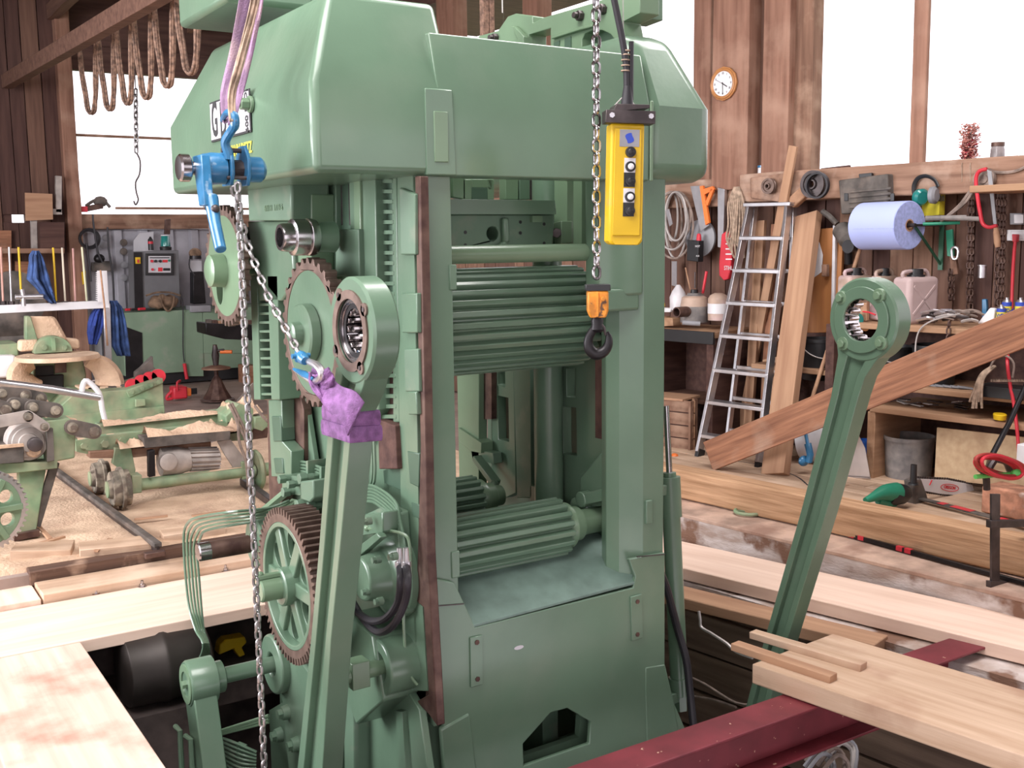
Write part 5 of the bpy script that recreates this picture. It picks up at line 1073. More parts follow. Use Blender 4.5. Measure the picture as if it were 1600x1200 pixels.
for k in range(7):
    # fraction along the stile from the pixel row
    best = min(range(200), key=lambda j: abs((lambda q: 600-F*((q-CAM).dot(_u))/((q-CAM).dot(_f)))(ft[0].lerp(tp0, j/200))-rv[k][1]))
    f_ = best/200; a, c = ft[0].lerp(tp0, f_), ft[1].lerp(tp1, f_); b = MB(); b.bar(a-wdir*.01, c+wdir*.01, .10, .030, up=Z); obj('step', b, ALU, ld, bev=.004)
    a2, c2 = a+back*(.35-.28*f_), c+back*(.35-.28*f_); b = MB(); b.bar(a2, c2, .03, .03, up=Z); obj('rear_rung', b, ALU, ld, bev=.003)
b = MB(); b.bar(tp0-wdir*.03+Z*.01, tp1+wdir*.05+Z*.01, .11, .03); obj('top_step', b, ALU, ld, bev=.004)
# leaning boards behind/right of the ladder
def lean(name, b0, t0, wd, th, m, lab, cat='board', up=None, **k):
    o = plank(name, b0, t0, wd, th, m, up=up or WN, rough=.003, **k); tag(o, lab, cat); return o
lean('wide_board', at(1211, 742, z=.02)+V3((.0, .0, 0)), aw(1264, 336, .14), .20, .07, WD_TAN, 'wide thick pale board leaning right of the ladder')
lean('slat', at(1120, 700, z=.02)+V3((.35, .1, 0)), aw(1240, 228, .26), .075, .03, WD_TAN, 'long narrow slat rising above the ladder top')
lean('board', at(1160, 715, z=.02)+V3((.4, .15, 0)), aw(1216, 350, .10), .11, .04, WD_RED, 'reddish board leaning between the ladder stiles')
lean('board', at(1132, 712, z=.02)+V3((.4, .15, 0)), aw(1190, 345, .12), .08, .04, WD_TAN, 'narrow tan board leaning behind the ladder left stile')
lean('board', at(1178, 725, z=.02)+V3((.3, .1, 0)), aw(1206, 560, .34), .16, .03, WD_SHELF, 'short wide board standing behind the ladder foot')
lean('door_panel', aw(1285, 520, .20), aw(1293, 357, .10), .30, .03, WD_ORG, 'varnished brown panel standing right of the wide board', 'panel')
lean('strip', aw(1302, 500, .20), aw(1305, 352, .14), .03, .03, STONEW, 'pale painted strip at the edge of the varnished panel', 'strip')
wrel('wood_peg', WD_OLD, .04, [(1288, 413), (1296, 413), (1296, 432), (1288, 432)], .2, label='small dark wooden knob on the varnished panel', cat='knob', bev=.006)
wrel('paper_sheet', WHT, .004, [(1280, 378), (1286, 398), (1284, 425), (1272, 434)], .16, label='white folded sheet between the board and the varnished panel', cat='paper', bev=0)
t = thing('angle_grinder', 'dark dusty electric motor tool hanging left of the paper roll', 'power tool', aw(1322, 370, .2))
b = MB(); c = aw(1312, 355, .2); e = aw(1334, 385, .25); b.lathe([(0, .05), (.02, .07), (.14, .075), (.16, .06), (.2, .05)], c, e-c, 24); b.tube([aw(1308, 350, .2), aw(1296, 338, .2), aw(1285, 330, .2)], .022, 8); obj('motor_body', b, DARKGREY, t)
b = MB(); b.lathe([(0, .04), (.06, .05), (.08, .05)], e, WN, 20); b.cyl(aw(1325, 385, .25), aw(1326, 412, .22), .03); obj('gear_head', b, BLKS, t)
b = MB(); b.tube([aw(1252, 675, .72), aw(1345, 385, .25)], .015, 10); tag(obj('broom_stick', b, WD_TAN), 'long round wooden stick leaning beside the right rod', 'stick')
b = MB(); b.tube([aw(1308, 615, .45), aw(1302, 500, .30)], .014, 10); tag(obj('broom_stick', b, WD_TAN), 'shorter round wooden stick standing under the bench edge', 'stick')
# paper roll and bracket
c0, c1 = aw(1350, 356, .42), aw(1414, 353, .42)
t = thing('paper_roll', 'big blue industrial paper towel roll on a wall bracket', 'paper roll', c0)
axd = (V3((math.cos(R_(268)), math.sin(R_(268)), 0))); cc = aw(1421, 352, .42); s = mpp(cc); Rr = 38*s; Ln = .40
b = MB(); b.ring(cc, -axd, [(0, .042), (0, Rr-.004), (.004, Rr), (Ln-.004, Rr), (Ln, Rr-.004), (Ln, .042)], 56); obj('paper', b, PAPER, t, smooth=40)
b = MB(); b.ring(cc+axd*.001, -axd, [(-.001, .042), (-.001, Rr-.006), (.004, Rr-.006), (.004, .042)], 48); obj('paper_end', b, PAPERC, t)
b = MB(); b.ring(cc+axd*.002, -axd, [(-.001, .034), (-.001, .044), (Ln, .044), (Ln, .034)], 28); obj('core_tube', b, WD_TAN, t)
e1 = aw(1372, 363, .42); b = MB(); b.bar(cc-axd*.02+V3((0, 0, -.0))+(-fr*0)-Z*.02+WN*(Rr+.0005), cc-axd*(Ln-.02)-Z*.02+WN*(Rr+.0005), .002, .003); obj('paper_edge', b, PAPERC, t)
bk = thing('roll_bracket', 'green steel wall bracket that holds the blue paper roll', 'bracket', aw(1440, 350, .1))
b = MB(); b.tube([cc-axd*.5, cc+axd*.05], .014, 10); b.bar(cc+axd*.03, cc+axd*.03-WN*.42, .022, .016); obj('arm', b, DSTEEL, bk)
b = MB(); pz = cc+axd*.03-WN*.40; b.bar(pz+Z*.05, pz-Z*.32, .035, .012, up=WN); b.bar(cc+axd*.03-WN*.03-Z*.01, pz-Z*.28, .014, .014); obj('strut', b, mat('dark_green_bracket', (.02, .09, .05), .5), bk)
for i, (u0, v0, u1, v1, r) in enumerate(((1446, 341, 1510, 340, .018), (1470, 340, 1530, 342, .016), (1442, 350, 1500, 348, .012))):
    b = MB(); b.tube([aw(u0, v0, .35), aw(u1, v1, .25)], r, 10); tag(obj('steel_tube', b, BUCKG if i < 2 else GRN), ('dusty tube sticking out right of the paper roll', 'second dusty tube end below the hacksaw bow', 'thin greenish rod under the dusty tubes')[i], 'tube')
# tool case
t = thing('tool_case', 'dusty dark plastic tool case hanging on the sill beam', 'case', aw(1360, 300, .2))
wrel('shell', DARKGREY, .09, [(1320, 282), (1397, 272), (1399, 330), (1324, 335)], .18, t, .012)
wrel('handle', BLK, .03, [(1345, 272), (1365, 270), (1366, 280), (1346, 282)], .20, t, .004)
for k in range(4): wrel('case_rib', DARKGREY, .012, [(1328, 298+8*k), (1393, 292+8*k), (1393, 296+8*k), (1328, 302+8*k)], .27, t, .003)
for u in (1322, 1394): wrel('latch', BLK, .01, [(u-2, 302), (u+4, 302), (u+4, 314), (u-2, 314)], .268, t, .002)
# ear muffs
t = thing('ear_muffs', 'grey green ear muffs hanging on the beam beside the roll', 'ear protection', aw(1448, 300, .2))
b = MB(); b.tube([aw(u, v, .22) for u, v in ((1430, 308), (1428, 292), (1434, 279), (1447, 275), (1460, 281), (1466, 292))], .008, 8, smooth=4, flat=2); obj('headband', b, BLK, t)
for u, v, m in ((1438, 308, TEAL), (1458, 305, GREY)):
    c = aw(u, v, .22); b = MB(); b.lathe([(-.02, .04), (-.015, .058), (.015, .062), (.03, .045)], c, (V3((-.3, -1, -.2)) if u < 1450 else V3((.2, -1, 0))), 20); obj('ear_cup', b, m, t)
t = thing('yellow_box', 'yellow cardboard box with black print below the ear muffs', 'box', aw(1463, 320, .1))
wrel('box_body', mat('yellow_card', (.72, .62, .04), .7), .08, [(1450, 306), (1477, 304), (1476, 336), (1449, 338)], .08, t, .002)
for k in range(5): wrel('print', INK, .001, [(1464+2.5*k, 305+(k % 2)), (1465.6+2.5*k, 305), (1465.6+2.5*k, 314+(k % 3)), (1464+2.5*k, 314)], .1612, t, 0)
# dried flowers
t = thing('dried_flowers', 'bunch of red and tan dried flowers on the window sill', 'flowers', aw(1513, 250, .05))
fb = aw(1513, 250, .06); s = mpp(fb)
for m, n_, r_, hgt in ((FLOW, 900, .075, .24), (FLOWR, 220, .05, .13)):
    b = MB()
    for k in range(n_):
        a = random.uniform(0, 2*PI); h = random.uniform(.02, 1)*hgt; q = fb+V3((math.cos(a)*random.uniform(0, r_), math.sin(a)*random.uniform(0, r_), h)); d = V3((random.uniform(-1, 1), random.uniform(-1, 1), random.uniform(0, 1.2))).normalized()
        b.add([q, q+d*.03, q+d.orthogonal()*.012], [(0, 1, 2)]); 
    obj('petals', b, m, t, kind='stuff', smooth=0)
b = MB()
for k in range(8): b.tube([fb+V3((random.uniform(-.02, .02), random.uniform(-.02, .02), -.0)), fb+V3((random.uniform(-.06, .06), random.uniform(-.06, .06), .2))], .002, 5)
for u in (1503, 1516): b.tube([fb+Z*.01, aw(u, 255, .20), aw(u, 284, .19)], .003, 5)
obj('stems', b, ROPE, t, kind='stuff')
wcan('glass_jar', GLASSJ, 1547, 1569, 223, 251, .05, [(0, .9), (0, 1), (.6, .95), (.8, .8)], 'dusty dark jar with a brown lid on the window sill', 'jar', [('lid', RUST, [(.78, .85), (.78, .9), (1, .9), (1, .7)])])
b = MB(); b.bar(aw(1284, 265, .05), aw(1328, 260, .05), .03, .02); tag(obj('dark_stick', b, WD_DARK, bev=.004), 'dark stick lying on the sill left of the tool case', 'stick')
# right upper shelf
t = plank('wall_shelf', aw(1540, 297, .30)+WN*.02, aw(1540, 297, .3)-WD*1.6, .42, .045, WD_SHELF, bev=.005); tag(t, 'short wooden shelf board at the right edge above the sockets', 'shelf')
# hacksaw
t = thing('hacksaw', 'red bow hacksaw with a wooden handle hanging on the beam', 'saw', aw(1543, 320, .25))
b = MB(); b.tube([aw(u, v, .28) for u, v in ((1542, 264), (1530, 268), (1525, 280), (1527, 305), (1532, 335), (1536, 350), (1546, 355), (1558, 352))], .013, 10, smooth=4); obj('bow', b, RED, t)
wrel('blade', GREY, .008, [(1543, 265), (1550, 268), (1558, 350), (1553, 350)], .28, t, 0); b = MB(); b.lathe([(0, .014), (.03, .02), (.10, .022), (.13, .017)], aw(1556, 356, .28), aw(1559, 384, .28)-aw(1556, 356, .28), 14); obj('handle', b, WD_TAN, t)
c = aw(1540, 280, .2); b = MB(); b.ring(c, WN, [(0, .03), (0, .075), (.03, .075), (.03, .03)], 24); b.lathe([(0, .04), (.04, .03)], c, WN, 16); tag(obj('tape_roll', b, CABLE), 'round coiled strap behind the top of the hacksaw', 'roll')
for i, pts in enumerate(([(1478, 340), (1500, 320), (1515, 300), (1530, 282)], [(1470, 345), (1492, 330), (1512, 312), (1524, 290)], [(1545, 268), (1570, 270), (1592, 266), (1612, 255)])):
    b = MB(); b.tube([aw(u, v, .2) for u, v in pts], .011, 6, smooth=5); tag(obj('wall_cable', b, CABLE), ('grey cable sloping down left of the hacksaw', 'lower grey cable sloping to the dusty tubes', 'grey cable running right from the hacksaw top')[i], 'cable')
# sockets
for i, (u0, u1, v0, v1) in enumerate(((1583, 1602, 333, 351), (1578, 1606, 359, 376))):
    t = thing('socket', ('upper grey wall socket at the right edge', 'lower white wall socket with the red plug')[i], 'socket', aw(u0, v1, .03)); wrel('socket_box', GREY if i == 0 else WHT, .05, [(u0, v0), (u1, v0), (u1, v1), (u0, v1)], .02, t, .004); wrel('socket_lid', STONEW, .01, [(u0+2, v0+2), (u1-2, v0+2), (u1-2, v1-2), (u0+2, v1-2)], .07, t, .003)
t = thing('extension_cord', 'red extension cord running down from the lower socket', 'cord', aw(1588, 370, .12))
b = MB(); b.tube([aw(1589, 368, .10), aw(1586, 380, .12), aw(1583, 420, .12), aw(1581, 470, .14), aw(1580, 520, .25), aw(1574, 560, .62), aw(1578, 600, .64), aw(1584, 630, .66), aw(1590, 680, .70), aw(1592, 720, .75)], .011, 8, smooth=5); obj('cord', b, RED, t)
wrel('plug', RED, .04, [(1585, 366), (1593, 366), (1592, 378), (1586, 378)], .09, t, .004)
# hanging chains
lmc = link_mesh('wall_chain_link', .055, .036, .006, RUST)
def wchain(u0, v0, u1, v1, d, lab, n2=2):
    t = thing('hanging_chain', lab, 'chain', aw(u0, v0, d))
    for k in range(n2): chain('chain_link', [aw(u0+k*5, v0, d), aw(u1+k*5, v1, d)], lmc, .047, t, a0=1)
wchain(1515, 312, 1512, 505, .06, 'pale dusty double chain hanging left of the tin can', 2)
wchain(1560, 300, 1556, 478, .08, 'dark double chain hanging under the right shelf', 3)
wchain(1484, 420, 1484, 470, .08, 'short rusty chain hanging below the snap hook', 2)
b = MB(); b.tube([aw(u, v, .1) for u, v in ((1491, 386), (1487, 390), (1488, 402), (1492, 405), (1496, 402), (1497, 390))], .009, 8, close=True, smooth=3); tag(obj('snap_hook', b, ALU), 'bright snap hook hanging on the wall right of the roll', 'hook')
t, *_ = wcan('tin_can', ALU, 1528, 1541, 414, 434, .10, [(0, .95), (.9, .95), (.92, 1.15), (1, 1.15), (1, .9)], 'small tin can fixed to the wall board', 'can')
wrel('knife_handle', BLUE, .03, [(1537, 467), (1544, 467), (1545, 482), (1543, 497), (1537, 497)], .08, label='light blue plastic handle hanging above the shelf', cat='handle', bev=.006)
wrel('wood_strip', WD_OLD, .03, [(1487, 400), (1496, 400), (1500, 428), (1490, 430)], .06, label='small wood wedge behind the snap hook', cat='wood')
wrel('glove', GRN, .02, [(1480, 360), (1490, 358), (1492, 402), (1482, 400)], .03, label='green strap on the wall behind the bracket strut', cat='strap')
# ---- right shelving
SH1 = 1.08
sh = thing('shelf_unit', 'long rough wooden shelf unit under the tool wall on the right', 'shelf', wp(-1, 0, .3))
def sw(s0, s1, d0, d1, z0, z1, m, nm, **k): b = MB(); wbox(b, s0, s1, d0, d1, z0, z1); return obj(nm, b, m, sh, bev=.004, **k)
sT = ws(aw(1300, 510, .6))[0]
z2 = ws(aw(1500, 612, .6))[1]; z3 = ws(aw(1480, 648, .64))[1]
for z, s0, d1 in ((1.11, sT, .60), (z2, -3.6, .60)): 
    plank('shelf_board', wp(-3.8, z-.02, d1/2), wp(sT if z > 1 else ws(aw(1370, 600, .6))[0], z-.02, d1/2), d1, .04, WD_SHELF, sh, bev=.004, rough=.003)
sU = ws(aw(1366, 645, .64))[0]
plank('shelf_board', wp(-3.8, z3-.02, .34), wp(sU+.02, z3-.02, .34), .66, .04, WD_SHELF, sh, bev=.004, rough=.003)
plank('shelf_board', wp(sU+.3, .72, .30), wp(.3, .72, .30), .5, .04, WD_SHELF, sh, bev=.004, rough=.003)
sw(sU-.02, sU+.04, .02, .66, 0, z3-.04, WD_SHELF, 'upright')
sw(-3.8, .3, .0, .03, 0, 1.05, WD_DARK, 'back_board')
sw(-3.8, -3.7, .02, .6, 0, 1.09, WD_DARK, 'upright')
sw(sT-.02, sT+.05, .02, .6, 0, 1.09, WD_DARK, 'upright')
plank('wide_plywood', wp(-3.2, .02, .62), wp(-3.2, z3-.06, .50), .1, .02, WD_PLY, sh, up=WN) if False else None
a_, b_, c_, d_ = aw(1460, 748, .60), aw(1464, 668, .58), aw(1660, 690, .58), aw(1660, 770, .6)
b = MB(); b.prism([a_, b_, c_, d_], -WN, .02); o = obj('plywood_panel', b, WD_PLY); tag(o, 'pale plywood panel standing under the shelf behind the chainsaw', 'panel')
# canisters on the top shelf
def canister(u0, u1, vt, vb, d, m, lab):
    base = aw((u0+u1)/2, vb, d); s = mpp(base); W_ = (u1-u0)*s; H = (vb-vt)*s; t = thing('canister', lab, 'canister', base)
    M = Matrix.Translation(base) @ Matrix.Rotation(R_(262+90), 4, 'Z')
    b = MB(); b.box((-W_/2, -W_*.3, 0), (W_/2, W_*.3, H*.92), M); obj('body', b, m, t, bev=W_*.12, seg=4)
    b = MB(); b.lathe([(0, W_*.22), (.02, W_*.22), (.02, W_*.17), (.06, W_*.17), (.062, W_*.1)], M @ V3((-W_*.0, 0, H*.90)), Z, 20); obj('cap', b, BLK, t)
    b = MB(); b.tube([M @ V3(q) for q in ((-W_*.42, 0, H*.9), (-W_*.42, 0, H*1.0), (-W_*.1, 0, H*1.03), (W_*.3, 0, H*1.03), (W_*.42, 0, H*.9))], .014, 8, smooth=3); obj('handle', b, m, t)
    for sx in (-1, 1): b = MB(); b.bar(M @ V3((sx*W_*.35, -W_*.3, H*.2)), M @ V3((-sx*W_*.35, -W_*.3, H*.75)), .02, .008, up=M.to_3x3() @ V3((0, -1, 0))); obj('cross_rib', b, m, t, bev=.003)
canister(1397, 1460, 426, 506, .38, JERRY2, 'pink grey plastic canister, rightmost under the paper roll')
canister(1360, 1400, 425, 500, .30, JERRY, 'tan canister in the middle behind the right rod head')
canister(1310, 1360, 424, 500, .30, JERRY, 'brownish canister, leftmost under the paper roll')
b = MB(); b.lathe([(0, .05), (.16, .05)], aw(1340, 500, .55), V3((.3, 1, 0)), 20); tag(obj('spool', b, TEAL), 'dark teal spool lying on the shelf, seen through the rod ring', 'spool')
b = MB(); b.lathe([(0, .03), (.14, .02)], aw(1352, 511, .56), V3((.9, .6, 0)), 14); tag(obj('file_handle', b, WD_ORG), 'brown file handle on the shelf, seen through the rod ring', 'handle')
b = MB(); b.prism([aw(u, v, .45) for u, v in ((1337, 488), (1352, 470), (1358, 470), (1358, 500), (1340, 500))], WN, .03); tag(obj('wood_wedge', b, WD_TAN), 'grey wood wedge on the shelf, seen through the rod ring', 'wedge')
b = MB(); b.tube([aw(1348, 487, .5), aw(1358, 488, .52), aw(1368, 492, .52)], .006, 6); tag(obj('red_wire', b, RED), 'short red wire on the shelf behind the rod ring', 'wire')
# cans
for i, (u0, u1, vt, vb, d) in enumerate(((1565, 1579, 465, 500, .34), (1557, 1570, 476, 506, .42), (1586, 1601, 465, 500, .34))):
    t, base, R, H = wcan('spray_can', ALU, u0, u1, vt, vb, d, [(0, .95), (0, 1), (.8, 1), (.9, .6), (.9, .35), (1, .35)], ('spray can behind the other by the red cord', 'front spray can standing left of the red cord', 'spray can at the right edge of the shelf')[i], 'spray can', [('blue_band', BINK, [(.05, 1.03), (.8, 1.03)]), ('yellow_band', YINK, [(.25, 1.05), (.62, 1.05)])])
    text('lettering', 'WD-40', .035, axes(base+Z*(H*.44)-V3((_f.x, _f.y, 0)).normalized()*(R*1.09), V3((_r.x, _r.y, 0)), Z), BINK, t, bold=.0008, wide=.8)
b = MB(); b.prism([aw(u, v, .38) for u, v in ((1532, 505), (1552, 480), (1560, 482), (1558, 506))], WN, .05); tag(obj('paper_bag', b, WHT, bev=.01), 'white crumpled bag left of the spray cans', 'bag')
# pile of metal bits on shelf
t = thing('tool_pile', 'jumble of metal clamps and wires on the top shelf', 'tools', aw(1490, 505, .4))
for k in range(22):
    u, v = random.uniform(1448, 1525), random.uniform(487, 503); a = random.uniform(-.5, .5); L_ = random.uniform(10, 28); b = MB(); d = random.uniform(.25, .5)
    b.tube([aw(u-L_, v+L_*a*.4, d), aw(u, v-3, d+.03), aw(u+L_*.6, v-L_*a*.3, d)], random.uniform(.006, .014), 6, smooth=2); obj('metal_piece', b, (ALU, DSTEEL, CABLE, WIRE)[k % 4], t)
b = MB(); b.tube([aw(u, v, .62) for u, v in ((1500, 490), (1460, 500), (1440, 512), (1432, 530), (1430, 560), (1432, 585))], .006, 6, smooth=5); tag(obj('wire_loop', b, WIRE), 'pale wire hanging over the shelf edge', 'wire')
t = thing('small_chain', 'chain hanging over the top shelf edge', 'chain', aw(1482, 510, .63)); chain('chain_link', [aw(1484, 500, .63), aw(1480, 534, .63)], lmc, .047, t, a0=1)
# buckets under the top shelf
def bucket(u0, u1, vt, vb, d, m, lab, taper=.85, handle=True, inner=None):
    base = aw((u0+u1)/2, vb, d); s = mpp(base); R = (u1-u0)/2*s; H = (vb-vt)*s
    t = thing('bucket', lab, 'bucket', base); b = MB(); b.ring(base, Z, [(0, .001), (0, R*taper), (H*.92, R*.97), (H*.92, R*1.02), (H, R*1.02), (H, R*.95), (.02, R*(taper-.04)), (.02, .001)], 32); obj('body', b, m, t)
    if handle: b = MB(); b.tube([base+V3((_r.x, _r.y, 0)).normalized()*(R*1.02*math.cos(a))+Z*(H*.9-abs(math.sin(a))*H*.35)-V3((_f.x, _f.y, 0)).normalized()*(R*math.sin(a)) for a in [PI*k/10 for k in range(11)]], .005, 6, smooth=2); obj('handle', b, WIRE, t)
    return t
bucket(1358, 1424, 540, 592, .36, BLK, 'black bucket with a wire handle under the top shelf')
bucket(1424, 1494, 538, 600, .34, BLK, 'wide black tub under the top shelf right of the bucket', handle=False)
bucket(1250, 1308, 528, 592, .36, BLK, 'black bucket on the low shelf left of the right rod')
text('lettering', 'M', .05, axes(aw(1298, 552, .56), al, Z), WHT, bpy.data.objects['bucket.002'])
bucket(1380, 1457, 679, 752, .42, BUCKG, 'cement stained grey bucket standing on the floor', taper=.86, handle=False)
bucket(1340, 1364, 686, 740, .35, mat('blue_tub_plastic', (.02, .10, .42), .4), 'blue bucket half hidden behind the steel scoop')
# metal scoop
a0_ = at(1310, 745, z=0); b = MB(); pz = [aw(u, v, .72) for u, v in ((1306, 742), (1312, 690), (1326, 672), (1340, 676), (1352, 700), (1360, 745))]
b.prism(pz, WN, .004); t = thing('steel_scoop', 'shiny aluminium shovel blade standing behind the right rod', 'shovel', a0_); obj('blade', b, mat('brushed_scoop', (.55, .5, .48), .35, .9, var=.1, nscale=4), t)
b = MB(); b.tube([aw(1306, 744, .74), aw(1360, 747, .74)], .006, 6); b.tube([aw(1326, 674, .73), aw(1332, 640, .6)], .016, 8); obj('rim', b, ALU, t)
# white sack with blue thing
c = at(1245, 730, z=0); t = thing('plastic_sack', 'pale plastic tub lying on its side under the reddish plank', 'tub', c)
b = MB(); b.lathe([(0, .10), (.02, .15), (.30, .19), (.31, .18)], c+V3((.15, .1, .15)), V3((.35, -1, .25)), 28); obj('shell', b, STONEW, t)
b = MB(); b.tube([aw(1259, 678, .9), aw(1262, 695, .9)], .012, 8); b.tube([aw(1262, 693, .9), aw(1266, 710, .9), aw(1264, 722, .9)], [.026, .026, .024], 10); b.ell(tuple(aw(1256, 720, .9)), .05, .03, .04); tag(obj('dust_brush', b, BLUE), 'blue brush handle resting on the pale tub', 'brush')
# low shelf objects, rope bundle, saw blades
t = thing('cord_bundle', 'bundle of tan cords hanging over the low shelf edge', 'rope', aw(1540, 590, .64))
for k in range(12):
    b = MB(); e = random.uniform(-1, 1); b.tube([aw(1552+e*4, 572, .60), aw(1535+e*5, 585+e*2, .66), aw(1524+e*6+k*.6, 605, .68), aw(1515+e*10+k*1.2, 628+5*(k % 3), .68)], .008, 6, smooth=4); obj('cord', b, ROPE, t)
b = MB(); b.tube([aw(u, v, .64) for u, v in ((1548, 572), (1556, 560), (1572, 556), (1584, 568), (1582, 590))], .007, 6, smooth=4); tag(obj('grey_cable', b, CABLE), 'grey cable loop above the cord bundle', 'cable')
t = thing('saw_blade_box', 'black tray with toothed blades on the low shelf at right', 'tray', aw(1590, 610, .5))
wrel('tray', BLK, .2, [(1543, 597), (1620, 604), (1620, 622), (1545, 614)], .45, t, .01)
for k in range(26):
    u = 1548+2.6*k; wrel('blade_tooth', ROPE, .004, [(u, 596), (u+1.2, 592), (u+2.4, 596.6)], .652, t, 0)
for k in range(13):
    u = 1385+random.uniform(0, 110); v = 622+random.uniform(-3, 6)+(u-1385)*.08; b = MB(); L_ = random.uniform(10, 22); p = aw(u, v, .45); b.bar(p, aw(u+L_, v+random.uniform(-2, 5), .50), .03, .008); tag(obj('flat_iron', b, DSTEEL if k % 3 else WIRE, bev=.001), 'loose flat iron strip in the heap on the lowest shelf', 'metal strip', 'flat iron strips heaped on the lowest shelf')
for k in range(5):
    p = aw(1450+12*k, 601+k*.8, .5); q = aw(1472+12*k, 604+k*.8, .44); b = MB(); b.bar(p, q, .06, .01); tag(obj('steel_sheet', b, GREY, bev=.001), 'thin grey steel plate lying on the middle shelf', 'plate', 'steel plates on the middle shelf')
b = MB(); c = aw(1562, 655, .66); b.lathe([(0, .045), (.03, .05), (.035, .045)], c-Z*.0, Z, 24, scale=(1.3, .8)); tag(obj('tape_measure', b, YEL), 'yellow tape on the lowest shelf edge', 'tape')
b = MB(); b.tube([aw(1608, 590, .72), aw(1580, 655, .85), aw(1548, 715, 1.0), at(1541, 742, z=.08)], [.016, .017, .018, .02], 10); tag(obj('crowbar', b, BLKS), 'black iron bar leaning diagonally at the right edge', 'bar')
# red cord tangle
t = thing('red_cord_coil', 'tangled red cord coil lying on the brick', 'cord', at(1560, 740, z=.15))
for k in range(6):
    cu, cv = 1556+5*(k % 3), 727+3*(k % 2); b = MB()
    b.tube([at(cu+(30+4*k % 9)*math.cos(a_), cv+(11+k)*math.sin(a_)+8*math.cos(a_), y=.15-.02*k) for a_ in [2*PI*j/12 for j in range(12)]], .010, 7, close=True, smooth=3); obj('cord_turn', b, RED if k % 2 else mat('dull_red_cord', (.40, .05, .04), .5), t)
b = MB(); b.tube([at(1524, 745, y=.1), at(1560, 742, y=.1), at(1592, 740, y=.1)], .013, 8, smooth=3); b.ell(tuple(at(1588, 741, y=.08)), .04, .03, .03); obj('plug', b, LGRN, t, label='bright green plug')
t = thing('cable_clamp', 'dark forked iron tool beside the red cord coil', 'tool', at(1548, 745, z=.1))
for pts in (((1527, 715), (1530, 730), (1540, 742), (1542, 765)), ((1556, 716), (1548, 728), (1542, 742)), ((1560, 718), (1572, 722), (1578, 735))): b = MB(); b.tube([at(u, v, y=.2) for u, v in pts], .02, 8, smooth=3); obj('prong', b, DSTEEL, t)
# brick
q = at(1530, 792, z=.0); M = Matrix.Translation(q) @ Matrix.Rotation(math.atan2(ed.y, ed.x), 4, 'Z'); b = MB()
br = [at(1533, 752, z=.16), at(1640, 772, z=.16)]
M2, L2 = frame(at(1532, 800, z=.03)+Z*.0, at(1650, 826, z=.03)); b.box((0, 0, 0), (.5, .20, .17), M2); o = obj('brick', b, BRICK, bev=.012); tag(o, 'big weathered red brick at the right end of the floor', 'brick')
t = thing('white_socket_block', 'white socket strip standing at the right edge', 'socket', at(1598, 720, z=.3)); b = MB(); b.box((-.03, -.03, -.08), (.05, .03, .08), Matrix.Translation(at(1600, 715, y=.2))); obj('body', b, WHT, t, bev=.006)
# chainsaw
cz = at(1400, 790, z=0)
cs = thing('electric_chainsaw', 'green and black electric chainsaw lying behind the timber', 'chainsaw', cz)
YC = at(1430, 785, z=.03).y
def cy(u, v, dy=0): return at(u, v, y=YC+dy)
b = MB(); b.lathe([(0, .045), (.03, .062), (.12, .066), (.17, .05)], cy(1388, 776), cy(1436, 765)-cy(1388, 776), 24); obj('motor_housing', b, BLK, cs)
b = MB(); b.tube([cy(1352, 782), cy(1366, 776), cy(1382, 770), cy(1400, 770)], [.018, .03, .05, .066], 16, smooth=3); b.tube([cy(1372, 782), cy(1384, 786), cy(1398, 786)], .024, 10); obj('rear_handle', b, GRN, cs, label='green rear handle')
b = MB(); b.tube([cy(1427, 756), cy(1428, 726)], [.022, .02], 12); b.lathe([(0, .035), (.01, .03)], cy(1427, 757), Z, 14); obj('side_grip', b, BLK, cs)
b = MB(); b.prism([cy(u, v, -.0) for u, v in ((1428, 752), (1440, 748), (1448, 770), (1452, 786), (1430, 790))], Y, .08); obj('gear_case', b, DARKGREY, cs, bev=.01)
bar_ = [(1434, 748), (1480, 750), (1519, 757), (1522, 766), (1520, 775), (1470, 772), (1440, 766)]
b = MB(); b.prism([cy(u, v, .01) for u, v in bar_], Y, .008); br_ = obj('guide_bar', b, WHT, cs, bev=.001, label='white printed guide bar')
b = MB()
for seq in ([(1434, 746), (1480, 748), (1521, 756)], [(1440, 768), (1480, 774), (1521, 778)]):
    for i in range(2):
        (u0, v0), (u1, v1) = seq[i], seq[i+1]
        for k in range(12): f_ = k/12; b.box((-.008, -.004, -.006), (.006, .004, .007), Matrix.Translation(cy(u0+(u1-u0)*f_, v0+(v1-v0)*f_, .014)))
obj('saw_chain', b, DSTEEL, cs, kind='stuff')
text('lettering', 'OREGON', .03, axes(cy(1484, 762, .008), cy(1500, 764)-cy(1484, 762), Z), RINK, br_, bold=.0008)
b = MB(); b.tube([cy(1484+14*math.cos(a_), 762+5.5*math.sin(a_)+1.2*math.cos(a_), .008) for a_ in [2*PI*j/16 for j in range(16)]], .0022, 5, close=True); b.bar(cy(1452, 758, .008), cy(1456, 750, .008), .01, .003); obj('bar_print', b, RINK, br_)
